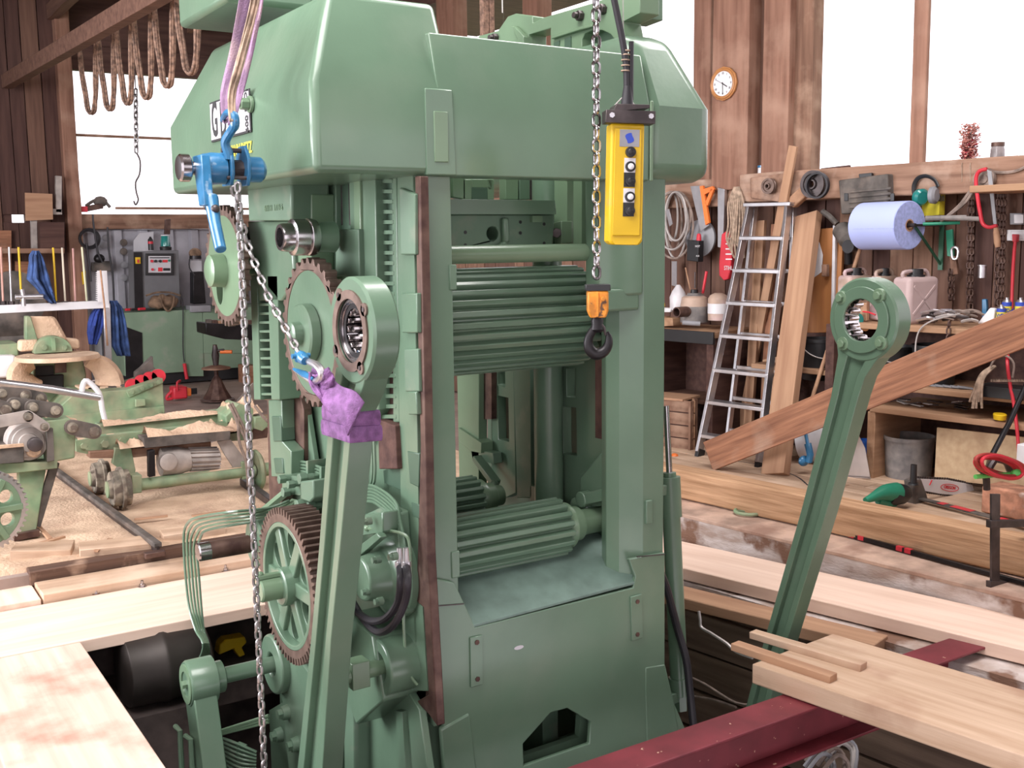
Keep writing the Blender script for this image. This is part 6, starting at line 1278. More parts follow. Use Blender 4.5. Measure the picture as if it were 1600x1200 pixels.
# printed steel strips, black and red
for i, (p, q, z, lab) in enumerate((((1376, 800), (1560, 842), .025, 'long dark steel strip lying behind the timber'), ((1438, 779), (1620, 826), .045, 'dark strip with red stripes before the brick'))):
    a, c = at(*p, z=z), at(*q, z=z); t = thing('steel_strip', lab, 'strip', a); b = MB(); b.bar(a, c, .05 if i else .03, .012); obj('bar', b, DARKGREY if i else BLKS, t, bev=.002)
    if i:
        for f_ in (.18, .3, .36, .42, .7, .78): b = MB(); m_ = a.lerp(c, f_); b.bar(m_+Z*.0065, m_+(c-a).normalized()*.05+Z*.0065, .052, .002); obj('red_stripe', b, RED, t)
a, c = at(1292, 826, z=.02), at(1640, 922, z=.02); t = thing('steel_strip', 'dark steel strip with red marks lying before the timber', 'strip', a)
b = MB(); b.bar(a, c, .022, .024); obj('bar', b, BLKS, t, bev=.003)
for f_ in (.12, .17, .36, .40): b = MB(); m_ = a.lerp(c, f_); b.bar(m_+Z*.002, m_+(c-a).normalized()*.04+Z*.002, .024, .025); obj('red_mark', b, RED, t)
# bar clamp
t = thing('bar_clamp', 'dark steel bar clamp gripping the timber at the right', 'clamp', at(1560, 915, z=0)); yb_ = at(1557, 912, z=.01)
def cq(u, v): return at(u, v, y=yb_.y)
b = MB(); b.prism([cq(1550, 772), cq(1563, 772), cq(1562, 918), cq(1550, 918)], Y, .012); obj('rail', b, DSTEEL, t, bev=.001)
b = MB(); b.prism([p-Y*.006 for p in (cq(1546, 908), cq(1640, 908), cq(1640, 918), cq(1546, 920))], Y, .026); obj('fixed_jaw', b, DSTEEL, t, bev=.002)
b = MB(); b.prism([p-Y*.007 for p in (cq(1547, 813), cq(1640, 812), cq(1640, 822), cq(1547, 825))], Y, .030); obj('sliding_jaw', b, DSTEEL, t, bev=.002)
# hand wheel on the ledge
c = at(1170, 799, z=.02); b = MB(); b.tube(circ(c, X, Y, .085, 28), .011, 8, close=True); 
t = thing('valve_wheel', 'small green hand wheel lying on the concrete ledge', 'wheel', c); obj('rim', b, GO, t)
for k in range(3): b = MB(); a = R_(120*k+20); b.bar(c, c+V3((math.cos(a), math.sin(a), 0))*.08, .02, .012); obj('spoke', b, GO, t)
b = MB(); b.lathe([(-.01, .025), (.02, .022)], c, Z, 16); obj('hub', b, GO, t)
# red larch plank, leaning diagonally
p, q = at(1112, 711, z=.12), aw(1640, 495, 1.15)
M_, L_ = frame(p, q, WN); t = plank('leaning_plank', p-(q-p).normalized()*.02, q+(q-p).normalized()*.6, .225, .045, WD_RED, up=WN, bev=.004, rough=.002); tag(t, 'long reddish planed plank leaning diagonally before the shelves', 'plank')
# cords on the floor
b = MB(); b.tube([at(u, v, z=.012) for u, v in ((1150, 722), (1190, 728), (1225, 738), (1248, 748), (1262, 760))], .010, 6, smooth=4); tag(obj('floor_cable', b, RUB), 'black cable on the floor below the ladder foot', 'cable')
b = MB(); b.tube([at(u, v, z=.012) for u, v in ((1040, 702), (1052, 710), (1068, 708), (1084, 716))], .006, 6, smooth=4); b.ell(tuple(at(1054, 712, z=.02)), .03, .03, .02); tag(obj('orange_plug', b, ORANGE), 'orange plug with thin cord near the crate', 'plug')
# pit cable
wl = [(1092, 955), (1094, 968), (1096, 980), (1112, 990), (1135, 1005), (1150, 1018), (1176, 1028)]
b = MB(); b.tube([at(u, v, x=1.86) for u, v in wl], .008, 6, smooth=5); tag(obj('pit_cable', b, WIRE), 'pale cable looping down the pit wall beside the machine', 'cable')
for i, pts in enumerate((((1060, 1050), (1100, 1068), (1150, 1098), (1190, 1100)), ((1062, 1085), (1110, 1092), (1150, 1105)))):
    b = MB(); b.tube([at(u, v, x=1.9) for u, v in pts], .006, 6, smooth=4); tag(obj('pit_cable', b, CABLE), ('upper dark cable sagging along the pit wall', 'lower dark cable sagging along the pit wall')[i], 'cable')
# junk under the red beam in the pit
t = thing('cable_heap', 'tangled grey cables and foil under the red beam in the pit', 'cables', at(1300, 1170, z=-.6))
for k in range(9):
    u, v = 1275+random.uniform(0, 50), 1150+random.uniform(0, 40); b = MB(); b.tube([at(u-25, v+20, z=-.62), at(u, v-8, z=-.55), at(u+18, v+10, z=-.6), at(u+10, v+60, z=-.62)], .010, 6, smooth=4); obj('cable', b, (WIRE, GREY, CABLE)[k % 3], t)
# ============================================================ LEFT AND BACK OF THE HALL
def yrel(name, m, th, y, pts, parent=None, bev=.002, label=None, cat=None, group=None, smooth=35, away=True):
    """outline in the plane y, thickness going away from the camera"""
    b = MB(); b.prism([at(u, v, y=y) for u, v in pts], Y, th if away else -th); o = obj(name, b, m, parent, bev=bev, smooth=smooth)
    if label and cat: tag(o, label, cat, group)
    elif label: o['label'] = label
    return o
def ay(y, *pts): return [at(u, v, y=y) for u, v in pts]
def bolt(p, ax, r, h, m, parent, name='bolt'): b = MB(); b.lathe([(0, r*1.35), (.004, r*1.35)], p, ax, 14); b.hexa(p, ax, r, h); return obj(name, b, m, parent)
# rail
r0, r1 = at(247, 852, z=.05), at(70, 722, z=.05); 
t = thing('floor_rail', 'rusty steel rail ending before the bolted plank', 'rail', r0-Z*.05)
b = MB(); b.bar(r0, r1, .045, .03); obj('rail_head', b, DARKGREY, t, bev=.006); b = MB(); b.bar(r0-Z*.03, r1-Z*.03, .014, .05); b.bar(r0-Z*.053, r1-Z*.053, .08, .01); obj('rail_web', b, DSTEEL, t)
b = MB(); q = at(240, 866, z=.02); b.bar(q-X*.05, q+X*.06, .05, .03); tag(obj('rail_shoe', b, RUST, bev=.004), 'small rusty steel shoe at the rail end', 'metal piece')
t = thing('floor_rail', 'second rail piece behind the carriage wheel on the right', 'rail', at(405, 770, z=0)); b = MB(); b.bar(at(380, 752, z=.04), at(432, 790, z=.04), .05, .05); obj('rail_head', b, DSTEEL, t, bev=.004)
# ---------------- carriage
KY = 3.95
cg = thing('log_carriage', 'sawdust covered green log carriage on flanged wheels', 'carriage', at(300, 770, z=0))
def wheel(u, v, ru, rv, y, th, nm='wheel', m=WHEELM):
    c = at(u, v, y=y); s = mpp(c); R = rv*s; wx = V3((-1, -.0, 0)); b = MB()
    b.lathe([(-th, R*.92), (-.02, R*.92), (-.02, R*1.08), (0, R*1.08), (0, R*.92), (.05, R*.88), (.055, R*.80), (.05, R*.6), (.045, R*.5), (.07, R*.45), (.072, R*.2)], c, wx, 32); w_ = obj(nm, b, m, cg)
    b = MB(); b.lathe([(.052, R*.45), (.078, R*.42), (.08, R*.3)], c, wx, 24); obj('wheel_hub', b, GO, w_); return c, R
wheel(158, 746, 13, 27, 4.35, .05); wheel(186, 763, 17, 31, 3.85, .06)
c = at(402, 735, y=3.95); s = mpp(c); b = MB(); b.lathe([(-.03, .04), (-.02, 32*s), (.0, 33*s), (.02, 28*s), (.03, .05), (-.09+.2, .045)], c, X, 36); obj('wheel', b, GO, cg, label='sawdust dusted wheel on the far end of the axle')
b = MB(); p, q = at(212, 758, y=KY-.05), at(398, 735, y=KY-.05); b.cyl(p, q, .040, n=24); b.cyl(p-X*.12, p, .028, n=16); obj('axle', b, GO, cg)
yrel('axle_block', GO, .12, KY-.12, [(206, 743), (222, 742), (222, 770), (207, 772)], cg, .006)
yrel('axle_block', GO, .10, KY-.08, [(378, 722), (390, 720), (390, 748), (379, 750)], cg, .006)
yrel('long_beam', GO, .08, KY+.05, [(118, 689), (158, 682), (345, 661), (372, 658), (372, 676), (345, 680), (190, 702), (140, 710), (120, 706)], cg, .006)
yrel('top_beam', GO, .14, KY+.25, [(155, 664), (250, 655), (350, 642), (372, 639), (372, 656), (350, 660), (250, 674), (157, 682)], cg, .004)
yrel('steel_box_beam', DARKGREY, .16, KY-.10, [(224, 684), (360, 673), (360, 687), (227, 700)], cg, .003)
for u, v, r in ((130, 696, .02), (163, 693, .026), (190, 689, .026), (135, 700, .01)): bolt(at(u, v, y=KY+.05), -Y, r, .03, GO, cg)
yrel('bracket', GO, .05, KY-.02, [(180, 700), (205, 700), (212, 735), (206, 760), (190, 735), (176, 725)], cg, .004)
yrel('cross_plate', WD_OLD, .1, KY+.0, [(140, 706), (200, 702), (330, 690), (330, 702), (200, 716), (140, 716)], cg, .004)
yrel('guard_plate', MOTOR, .02, KY-.05, [(340, 690), (360, 686), (385, 720), (388, 745), (376, 748), (352, 712)], cg, .002)
yrel('black_bracket', BLKS, .05, KY-.12, [(232, 705), (242, 703), (243, 744), (233, 746)], cg, .003)
yrel('black_bracket', BLKS, .05, KY+.3, [(248, 760), (275, 757), (275, 768), (249, 771)], cg, .003)
mo = None; c0 = at(248, 722, y=KY); c1 = at(296, 718, y=KY)
b = MB(); b.lathe([(0, .07), (.01, .095), (.12, .10), (.17, .085), (.2, .08)], c0, c1-c0, 28); gb = obj('gear_motor', b, MOTOR, cg, label='grey geared electric motor')
b = MB(); b.lathe([(0, .062), (.03, .058), (.035, .05)], at(262, 721, y=KY-.09), -Y, 28); obj('motor_flange', b, MOTOR, gb)
e0, e1 = at(293, 718, y=KY), at(340, 716, y=KY); b = MB(); b.lathe([(0, .07), ((e1-e0).length, .068), ((e1-e0).length+.01, .05)], e0, e1-e0, 28); obj('motor_barrel', b, MOTOR, gb)
for k in range(16):
    a = PI*2*k/16; d = V3((0, math.cos(a), math.sin(a))); b = MB(); b.bar(e0+d*.075+X*.01, e1+d*.073, .006, .02, up=d); obj('cooling_fin', b, MOTOR, gb)
# right end of the carriage
yrel('end_frame', GO, .25, KY+.05, [(352, 650), (372, 630), (396, 638), (398, 668), (386, 688), (356, 690)], cg, .01)
yrel('end_arm', GO, .12, KY+.02, [(398, 652), (416, 650), (419, 666), (410, 674), (398, 670)], cg, .006)
yrel('rust_bar', RUST, .08, KY+.2, [(386, 672), (420, 668), (418, 684), (388, 688)], cg, .006)
yrel('end_plate', DARKGREY, .02, KY+.3, [(370, 628), (394, 600), (396, 598), (398, 640), (378, 640)], cg, .002)
for pts in (((358, 632), (366, 648), (374, 668), (386, 695), (388, 730)), ((362, 630), (372, 650), (382, 672), (388, 700)), ((372, 652), (374, 690), (384, 720), (388, 760)), ((398, 634), (410, 650), (420, 660))):
    b = MB(); b.tube(ay(KY-.12, *pts), .010, 6, smooth=4); obj('loose_cable', b, CABLE, cg)
# sawdust on the carriage
b = MB()
def heap(p, q, w_, h, n=14):
    p, q = V3(p), V3(q); d = (q-p); sd = Z.cross(d).normalized()
    b.grid(lambda f, g: p+d*f+sd*(w_*(g-.5))+Z*(h*math.sin(PI*g)*(.6+.5*math.sin(f*9+g*4)+random.uniform(-.15, .2))*(1 if 0 < g < 1 else 0)), n, 6)
heap(at(158, 664, y=KY+.3), at(352, 643, y=KY+.3), .16, .035, 30); heap(at(226, 681, y=KY-.02), at(360, 670, y=KY-.02), .16, .06, 22)
heap(at(183, 699, y=KY), at(226, 694, y=KY), .16, .05, 8); heap(at(330, 675, y=KY+.1), at(372, 668, y=KY+.1), .25, .09, 10); heap(at(350, 650, y=KY+.2), at(400, 640, y=KY+.2), .3, .10, 10); heap(at(120, 689, y=KY+.1), at(200, 680, y=KY+.1), .1, .02, 10)
heap(at(212, 751, y=KY-.05), at(390, 728, y=KY-.05), .05, .006, 14)
obj('sawdust_layer', b, SAW, cg, kind='stuff')
# ---------------- green wedge table behind
GYY = 5.9
gw = thing('chain_conveyor', 'green wedge shaped chain conveyor with red rollers behind the carriage', 'conveyor', at(200, 655, y=GYY))
yrel('side_plate', GO, .5, GYY, [(88, 640), (120, 612), (157, 612), (198, 609), (254, 591), (258, 658), (107, 662), (88, 655)], gw, .006)
yrel('lower_plate', GO, .03, GYY-.03, [(96, 650), (239, 636), (257, 634), (258, 662), (107, 668)], gw, .003)
yrel('bolt_strip', GO, .02, GYY-.02, [(198, 612), (254, 591), (255, 598), (202, 621)], gw, .002)
yrel('box_lug', GO, .03, GYY-.04, [(212, 624), (227, 623), (228, 634), (212, 636)], gw, .004)
for u, v in ((206, 613), (222, 607), (236, 602), (248, 597), (249, 646)): bolt(at(u, v, y=GYY-.03), -Y, .016, .015, GO, gw)
for u, v in ((208, 601), (222, 595), (235, 590), (248, 586)): c = at(u, v+2, y=GYY+.12); b = MB(); b.lathe([(0, .06), (.04, .06)], c, Y, 24); obj('red_roller', b, RED, gw)
for k in range(9):
    u = 130+13*k; v = 612-2*max(0, k-4)*1.6; b = MB(); p = at(u, v-6, y=GYY+.3); b.box((-.05, -.1, -.02), (.05, .1, .02), Matrix.Translation(p)); obj('chain_plate', b, DARKGREY if k % 2 else SAW, gw, bev=.005)
b = MB(); p = at(222, 590, y=GYY+.2); b.prism(ay(GYY+.2, (221, 575), (239, 557), (240, 573), (243, 576), (212, 590), (212, 582)), Y, .08); obj('end_stop', b, DARKGREY, gw, bev=.003)
# white railing
t = thing('hand_rail', 'white painted tube railing above the chain links', 'rail', at(150, 660, y=4.9))
b = MB(); b.tube(ay(4.9, (-30, 594), (0, 598), (80, 608), (156, 621)), .028, 12); obj('tube', b, ALU, t)
b = MB(); b.tube(ay(4.9, (128, 612), (130, 600), (136, 595), (152, 610), (157, 622), (160, 640), (165, 660)), .020, 10, smooth=3); obj('handle', b, WHT, t)
# ---------------- round arm machine
AYY = 6.2
am = thing('log_grab', 'dusty green grab arm with an oval plate at the left', 'machine', at(90, 610, y=AYY))
c = at(90, 557, y=AYY); s = mpp(c)
b = MB(); b.lathe([(-.02, 1), (.0, 1), (.015, .97)], (0, 0, 0), Z, 36); 
b.v = [(c.x+p[0]*62*s, c.y+p[1]*.34, c.z+p[2]) for p in b.v]; obj('oval_plate', b, SAW, am, label='sawdust covered oval plate')
b = MB(); b.add([tuple(p) for p in ay(AYY+.25, (42, 492), (86, 492), (112, 540), (58, 545))]+[tuple(p) for p in ay(AYY+.55, (42, 515), (86, 515), (112, 560), (58, 565))], [(0, 1, 2, 3), (4, 7, 6, 5), (0, 4, 5, 1), (1, 5, 6, 2), (2, 6, 7, 3), (3, 7, 4, 0)]); obj('arm', b, SAW, am, bev=.03)
yrel('arm_side', GO, .1, AYY+.22, [(40, 494), (48, 494), (62, 540), (58, 548), (40, 530)], am, .01)
c = at(84, 551, y=AYY+.1); b = MB(); b.prism([c+V3((28*s*math.cos(a), 0, 26*s*math.sin(a))) for a in [PI*k/16 for k in range(17)]], Y, .15); obj('half_disc', b, GO, am, bev=.006)
for u in (69, 100): bolt(at(u, 543, y=AYY+.1), -Y, .022, .02, GO, am)
b = MB(); p = at(84, 548, y=AYY+.09); b.bar(p, p+Z*.11, .03, .02, up=Y); obj('rib', b, GO, am)
for pts in (((50, 566), (34, 575), (30, 590), (42, 606), (62, 612)), ((138, 562), (158, 572), (170, 590), (170, 612), (160, 640))):
    b = MB(); b.tube(ay(AYY+.05, *pts), [.05, .07, .08, .085, .07], 10, smooth=4, flat=1.6); obj('curved_jaw', b, SAW, am)
yrel('body', GO, .3, AYY+.15, [(52, 566), (130, 562), (135, 585), (128, 640), (60, 640), (52, 590)], am, .01)
yrel('dark_opening', BLKS, .02, AYY+.12, [(56, 572), (84, 571), (84, 585), (56, 590)], am); yrel('rust_insert', RUST, .02, AYY+.11, [(86, 568), (104, 567), (104, 582), (86, 583)], am)
yrel('lower_jaw', BLKS, .1, AYY+.1, [(56, 588), (100, 585), (100, 606), (62, 610)], am, .01)
yrel('pivot_tube', SAW, .12, AYY+.2, [(30, 532), (60, 530), (60, 548), (30, 550)], am, .02); yrel('pivot_tube', SAW, .12, AYY+.2, [(104, 528), (124, 530), (126, 545), (108, 546)], am, .02)
yrel('green_box', GO, .4, AYY+.3, [(-30, 540), (28, 536), (30, 556), (-30, 560)], None, .01, 'green steel box end at the left frame edge', 'box')
yrel('white_drum', WHT, .3, AYY+.2, [(-30, 556), (25, 555), (25, 590), (-30, 592)], None, .02, 'white container below the green box at the left edge', 'container')
b = MB(); p = at(-30, 505, y=7.4); q = at(50, 502, y=7.4); b.cyl(p, q, .16, n=24); b.cyl(p-Z*.18, q-Z*.18, .12, n=20); tag(obj('cloth_roll', b, DARKGREY), 'dark roll bundle behind the white table frame', 'roll')
# ---------------- foreground chain machine at the left edge
LY = 3.45
cm = thing('chain_drive', 'dusty chain drive with big links and a green leg at the left', 'machine', at(50, 836, z=0))
yrel('leg', GO, .10, LY, [(30, 728), (74, 722), (66, 770), (56, 836), (26, 840), (30, 800)], cm, .006)
p, q = at(86, 722, y=LY+.05), at(56, 822, y=LY+.05); b = MB(); b.bar(p, q, .03, .05); obj('brace', b, DARKGREY, cm, bev=.003)
yrel('foot_plate', RUST, .12, LY-.04, [(22, 836), (62, 828), (62, 838), (22, 846)], cm, .003)
yrel('base_beam', GO, .25, LY-.05, [(-40, 728), (0, 724), (72, 722), (90, 718), (90, 732), (40, 738), (-40, 744)], cm, .006)
c = at(43, 690, y=LY-.02); s = mpp(c); b = MB(); b.lathe([(-.10, 31*s), (0, 31*s), (.015, 29*s), (.02, 24*s), (.03, 23*s), (.035, 15*s), (.05, 14*s)], c, -Y, 36); obj('bearing_housing', b, MOTOR, cm)
b = MB(); b.lathe([(0, 11*s), (.08, 11*s), (.085, 9*s)], at(52, 692, y=LY-.03), -Y, 28); obj('shaft_end', b, DSTEEL, cm)
yrel('sawdust_clump', SAW, .05, LY-.07, [(40, 700), (62, 698), (66, 708), (54, 716), (42, 712)], cm, .012, smooth=60)
yrel('bracket', GO, .16, LY-.05, [(71, 658), (108, 653), (119, 662), (117, 716), (74, 724)], cm, .008)
yrel('bracket_strap', DARKGREY, .03, LY-.09, [(73, 670), (83, 669), (85, 720), (74, 722)], cm, .003)
yrel('steel_channel', DARKGREY, .2, LY-.1, [(-40, 702), (37, 695), (38, 722), (-40, 728)], cm, .004); yrel('steel_channel_lip', DUSTY if False else SAW, .02, LY-.12, [(-40, 699), (37, 693), (38, 698), (-40, 705)], cm, .002)
def linkp(pa, pb, r, y, m=DARKGREY, nm='chain_link_plate'):
    a, c_ = at(*pa, y=y), at(*pb, y=y); d = (c_-a).normalized(); n_ = Y.cross(d); out = [a+n_*(r*math.cos(t_))-d*(r*math.sin(t_)) for t_ in [PI*k/8 for k in range(9)]]+[c_-n_*(r*math.cos(t_))+d*(r*math.sin(t_)) for t_ in [PI*k/8 for k in range(9)]]
    b = MB(); b.prism(out, -Y, .02); o = obj(nm, b, m, cm, bev=.003)
    for p in (a, c_): b = MB(); b.lathe([(0, r*.7), (.015, r*.68), (.02, r*.45), (.04, r*.42), (.042, .0)], p-Y*.02, -Y, 18); obj('pin', b, WHEELM, o)
linkp((22, 632), (52, 636), .045, LY+.0); linkp((50, 636), (86, 641), .045, LY-.03); linkp((112, 667), (146, 674), .045, LY-.08); linkp((2, 614), (38, 617), .04, LY+.15); linkp((-20, 630), (8, 640), .045, LY-.02); linkp((38, 617), (62, 622), .04, LY+.2)
linkp((-10, 660), (42, 650), .035, LY-.09, MOTOR, 'bent_arm'); linkp((44, 650), (68, 666), .032, LY-.09, MOTOR, 'bent_arm')
b = MB(); heap(at(45, 628, y=LY+.3), at(75, 630, y=LY+.3), .12, .06, 6); heap(at(-20, 640, y=LY+.1), at(20, 655, y=LY+.1), .2, .05, 6); heap(at(70, 655, y=LY+.1), at(118, 655, y=LY+.1), .1, .02, 8); obj('sawdust_layer', b, SAW, cm, kind='stuff')
yrel('rear_plate', DARKGREY, .1, LY+.3, [(-40, 610), (60, 612), (90, 650), (70, 700), (-40, 700)], cm, .01)
# gear leaning at the left edge
gc = at(-22, 800, y=3.05); s = mpp(gc); b = MB()
gu = V3((1, .25, 0)).normalized(); R = 66*s
b.prism(gear_outline(gc, gu, Z, R*.93, R*1.0, 46), gu.cross(Z)*-1, .05, holes=[circ(gc, gu, Z, R*.84, 40)]); gl = thing('spare_gear', 'green gear with a bright toothed rim at the left edge', 'gear', gc-Z*R); obj('toothed_rim', b, ALU, gl)
ho = [circ(gc+gu*(math.cos(R_(60*k+30))*R*.56)+Z*(math.sin(R_(60*k+30))*R*.56), gu, Z, R*.17, 16) for k in range(6)]
b = MB(); b.prism(circ(gc, gu, Z, R*.84, 44), gu.cross(Z)*-1, .04, holes=ho); obj('gear_web', b, GL, gl, bev=.003)
for k in range(6): a = R_(60*k); d = gu*math.cos(a)+Z*math.sin(a); b = MB(); b.bar(gc+gu.cross(Z)*.012+d*R*.2, gc+gu.cross(Z)*.012+d*R*.83, .035, .03, up=gu.cross(Z)); obj('spoke', b, GL, gl, bev=.004)
b = MB(); b.lathe([(-.05, R*.25), (.05, R*.25)], gc, gu.cross(Z), 24); obj('hub', b, GL, gl)
# ---------------- table frame with coloured rods
TY = 6.9
tf = thing('rod_rack', 'white steel frame with thin upright rods at the left', 'rack', at(165, 600, y=TY))
b = MB(); b.bar(at(-40, 485, y=TY), at(170, 475, y=TY), .06, .07); obj('top_rail', b, WHT, tf, bev=.004)
b = MB(); b.bar(at(166, 474, y=TY), at(170, 600, y=TY), .05, .06); obj('leg', b, ALU, tf, bev=.004)
cols = [mat('rod_pink', (.62, .34, .28), .5), ALU, YEL, YEL, mat('rod_pale', (.7, .62, .5), .5), mat('rod_rose', (.55, .30, .27), .5), mat('rod_cream', (.62, .62, .42), .5), ALU]
for i, (u0, u1, v0) in enumerate(((1, 5, 386), (14, 18, 386), (29, 34, 386), (83, 88, 387), (97, 102, 387), (114, 118, 388), (128, 136, 386), (75, 79, 440))):
    v1 = 474; b = MB(); b.cyl(at(u0, v0, y=TY), at(u1, v1, y=TY), .009, n=8); rd = obj('rod', b, cols[i], tf); b = MB(); b.hexa(at(u1, v1, y=TY)-Z*.01, Z, .028, .03); obj('nut', b, DSTEEL, rd)
b = MB(); b.tube(ay(TY-.1, (24, 464), (67, 463)), .022, 10); b.tube(ay(TY-.1, (37, 478), (36, 462), (34, 452)), .02, 8); obj('cross_tube', b, ALU, tf)
c = at(22, 470, y=TY+.8); b = MB(); b.lathe([(0, .28), (.01, .28)], c, V3((.1, -1, 0)), 44); tag(obj('saw_disc', b, DARKGREY), 'big grey round saw blade behind the upright rods', 'saw blade')
def cloth(name, px_, y, m, lab, amp=.03, nu=14, nv=16):
    """hanging cloth between a left and a right outline (pixel rows)"""
    L_ = [at(a, v, y=y) for a, _, v in px_]; R2 = [at(b_, v, y=y) for _, b_, v in px_]; n = len(px_)-1
    def fn(f, g):
        x = g*n; i = min(int(x), n-1); t_ = x-i; a = L_[i].lerp(L_[i+1], t_); c_ = R2[i].lerp(R2[i+1], t_); p = a.lerp(c_, f); return p+Y*(amp*math.sin(f*11+g*3)*(.3+g)+amp*.6*math.sin(f*23+g*5))+Y*(.10*(f-.5)**2)
    b = MB(); b.grid(fn, nu*2, nv); o = obj(name, b, m, thick=.012, smooth=70); tag(o, lab, 'cloth'); return o
cloth('blue_cloth', [(52, 60, 392), (47, 66, 400), (46, 72, 420), (44, 78, 436), (58, 82, 450), (66, 86, 462), (80, 88, 474)], TY-.05, CLOTH, 'blue cloth hanging over the rods at the left')
cloth('work_overall', [(150, 160, 482), (144, 162, 490), (140, 162, 505), (138, 160, 520), (140, 152, 538)], TY+.03, DENIM, 'dark blue overall hanging left of the frame leg')
cloth('work_jacket', [(172, 182, 470), (174, 190, 480), (174, 196, 500), (175, 200, 520), (176, 204, 540), (184, 206, 556)], TY+.02, CLOTH, 'brighter blue jacket hanging right of the frame leg')
b = MB(); b.prism(ay(TY-.1, (152, 423), (167, 423), (170, 472), (153, 472)), Y, .01); t = thing('gang_saw', 'bright toothed saw blade standing on the white frame', 'saw blade', at(160, 472, y=TY-.1)); obj('blade', b, WHT, t)
for k in range(14): v = 426+3.2*k; yrel('tooth', WHT, .008, TY-.1, [(149, v), (153, v-1), (153, v+2)], t, 0)
b = MB(); b.tube(ay(TY-.13, (157, 422), (160, 450), (163, 476), (168, 540)), .008, 6); tag(obj('thin_strap', b, WD_TAN), 'thin tan strap in front of the bright blade', 'strap')
# dark square things near the frame
t = yrel('machine_box', DARKGREY, .22, 10.98, [(147, 410), (173, 408), (174, 424), (147, 424)], None, .005, 'dark box above the bright blade with a lump on top', 'box'); b = MB(); b.ell(tuple(at(155, 404, y=11.0)), .07, .06, .06); obj('lump', b, BLKS, t)
cb = [((145, 335), (146, 350), (152, 390), (160, 410)), ((168, 355), (170, 390), (176, 430), (178, 470)), ((135, 380), (140, 420), (142, 440))]
for i, pts in enumerate(cb): b = MB(); b.tube(ay(10.9, *pts), .012, 6, smooth=4); tag(obj('wall_cable', b, RUB), ('black cable hanging left of the knockout row', 'black cable hanging by the dark box', 'black cable at the far wall beside the yellow tool')[i], 'cable')
t = thing('cable_coil', 'black cable coil hanging on the corrugated wall', 'cable', at(139, 373, y=11.0))
for k in range(3): c = at(139, 373, y=11.0); b = MB(); b.tube(circ(c-Y*.02*k, X, Z, .10+.012*k, 20), .011, 6, close=True); obj('cable_turn', b, RUB, t)
yrel('yellow_tool', YEL, .05, 10.95, [(128, 425), (134, 423), (134, 442), (130, 445)], None, .004, 'yellow tool hanging on the far wall right of the post', 'tool')
for i, (u, v) in enumerate(((193, 379), (193, 393), (194, 414), (194, 434), (161, 383), (165, 372))):
    b = MB(); b.lathe([(0, .045), (.02, .045), (.03, .03)], at(u, v, y=11.12), -Y, 18); tag(obj('knockout', b, GREY if i > 1 else DARKGREY), ('topmost of the four round fittings in a column left of the cabinet', 'second from top round fitting left of the cabinet', 'third round fitting down left of the cabinet', 'lowest round fitting left of the cabinet', 'round fitting right of the black cable coil, lower', 'round fitting right of the black cable coil, upper')[i], 'fitting', 'round fittings on the corrugated wall')
# lower left wall details
t = thing('door_frame_tube', 'pale bent steel frame before the dark far wall', 'frame', at(90, 330, y=10.6))
for p, q in (((91, 275), (91, 332)), ((96, 331), (49, 331)), ((52, 328), (58, 598))): b = MB(); b.bar(at(*p, y=10.9), at(*q, y=10.9), .07, .07); obj('bar', b, MOTOR, t, bev=.004)
yrel('cardboard', WD_TAN, .03, 10.8, [(39, 301), (82, 303), (83, 343), (40, 345)], None, .002, 'tan cardboard sheet behind the bent steel frame', 'cardboard')
yrel('dark_crate', WD_DARK, .3, 10.7, [(62, 347), (101, 347), (101, 388), (63, 388)], None, .005, 'dark wooden box below the cardboard sheet', 'box')
yrel('wall_shelf', WD_OLD, .25, 10.7, [(-40, 388), (101, 388), (101, 396), (-40, 396)], None, .005, 'dark shelf board behind the upright rods', 'shelf')
yrel('orange_board', WD_RED, .06, 11.1, [(-40, 360), (18, 360), (18, 430), (-40, 430)], None, .003, 'reddish board at the far left wall', 'board')
yrel('orange_board', WD_RED, .06, 11.1, [(24, 408), (46, 408), (46, 440), (24, 440)], None, .003, 'small reddish board behind the grey round blade', 'board')
# ---------------- bench and cabinet by the far wall
BYY = 10.15
wb = thing('steel_bench', 'long pale green steel bench under the control cabinet', 'bench', at(300, 597, y=BYY))
zt = at(300, 484, y=BYY).z; xa, xb_ = at(190, 500, y=BYY).x, at(470, 500, y=BYY).x
b = MB(); b.box((xa, BYY, .14), (xb_, 11.1, zt)); obj('bench_body', b, GB, wb, bev=.006)
b = MB(); b.box((xa, BYY+.06, 0), (xb_, 11.1, .14)); obj('plinth', b, BLK, wb)
yrel('door_panel', GB, .015, BYY-.015, [(288, 488), (316, 488), (318, 588), (290, 588)], wb, .003); yrel('door_panel', GB, .015, BYY-.015, [(317, 488), (395, 490), (397, 552), (318, 552)], wb, .003)
yrel('shadow_wedge', BLKS, .01, BYY-.01, [(195, 510), (222, 520), (224, 596), (197, 596)], wb, 0)  # black sheet paints the shadow wedge on the bench front
cab = thing('control_cabinet', 'grey control cabinet with a white operator panel on the green bench', 'cabinet', at(245, 480, y=10.4))
YC2 = 10.4
yrel('housing', CAB, .3, YC2, [(209, 393), (279, 391), (282, 480), (211, 482)], cab, .006); yrel('side_strip', BLKS, .02, YC2-.02, [(209, 394), (222, 394), (224, 481), (211, 482)], cab, .003)
yrel('panel_frame', BLK, .03, YC2-.03, [(228, 396), (272, 396), (272, 430), (228, 430)], cab, .004); yrel('operator_panel', PLATE, .005, YC2-.035, [(232, 400), (267, 400), (267, 426), (232, 426)], cab, 0)
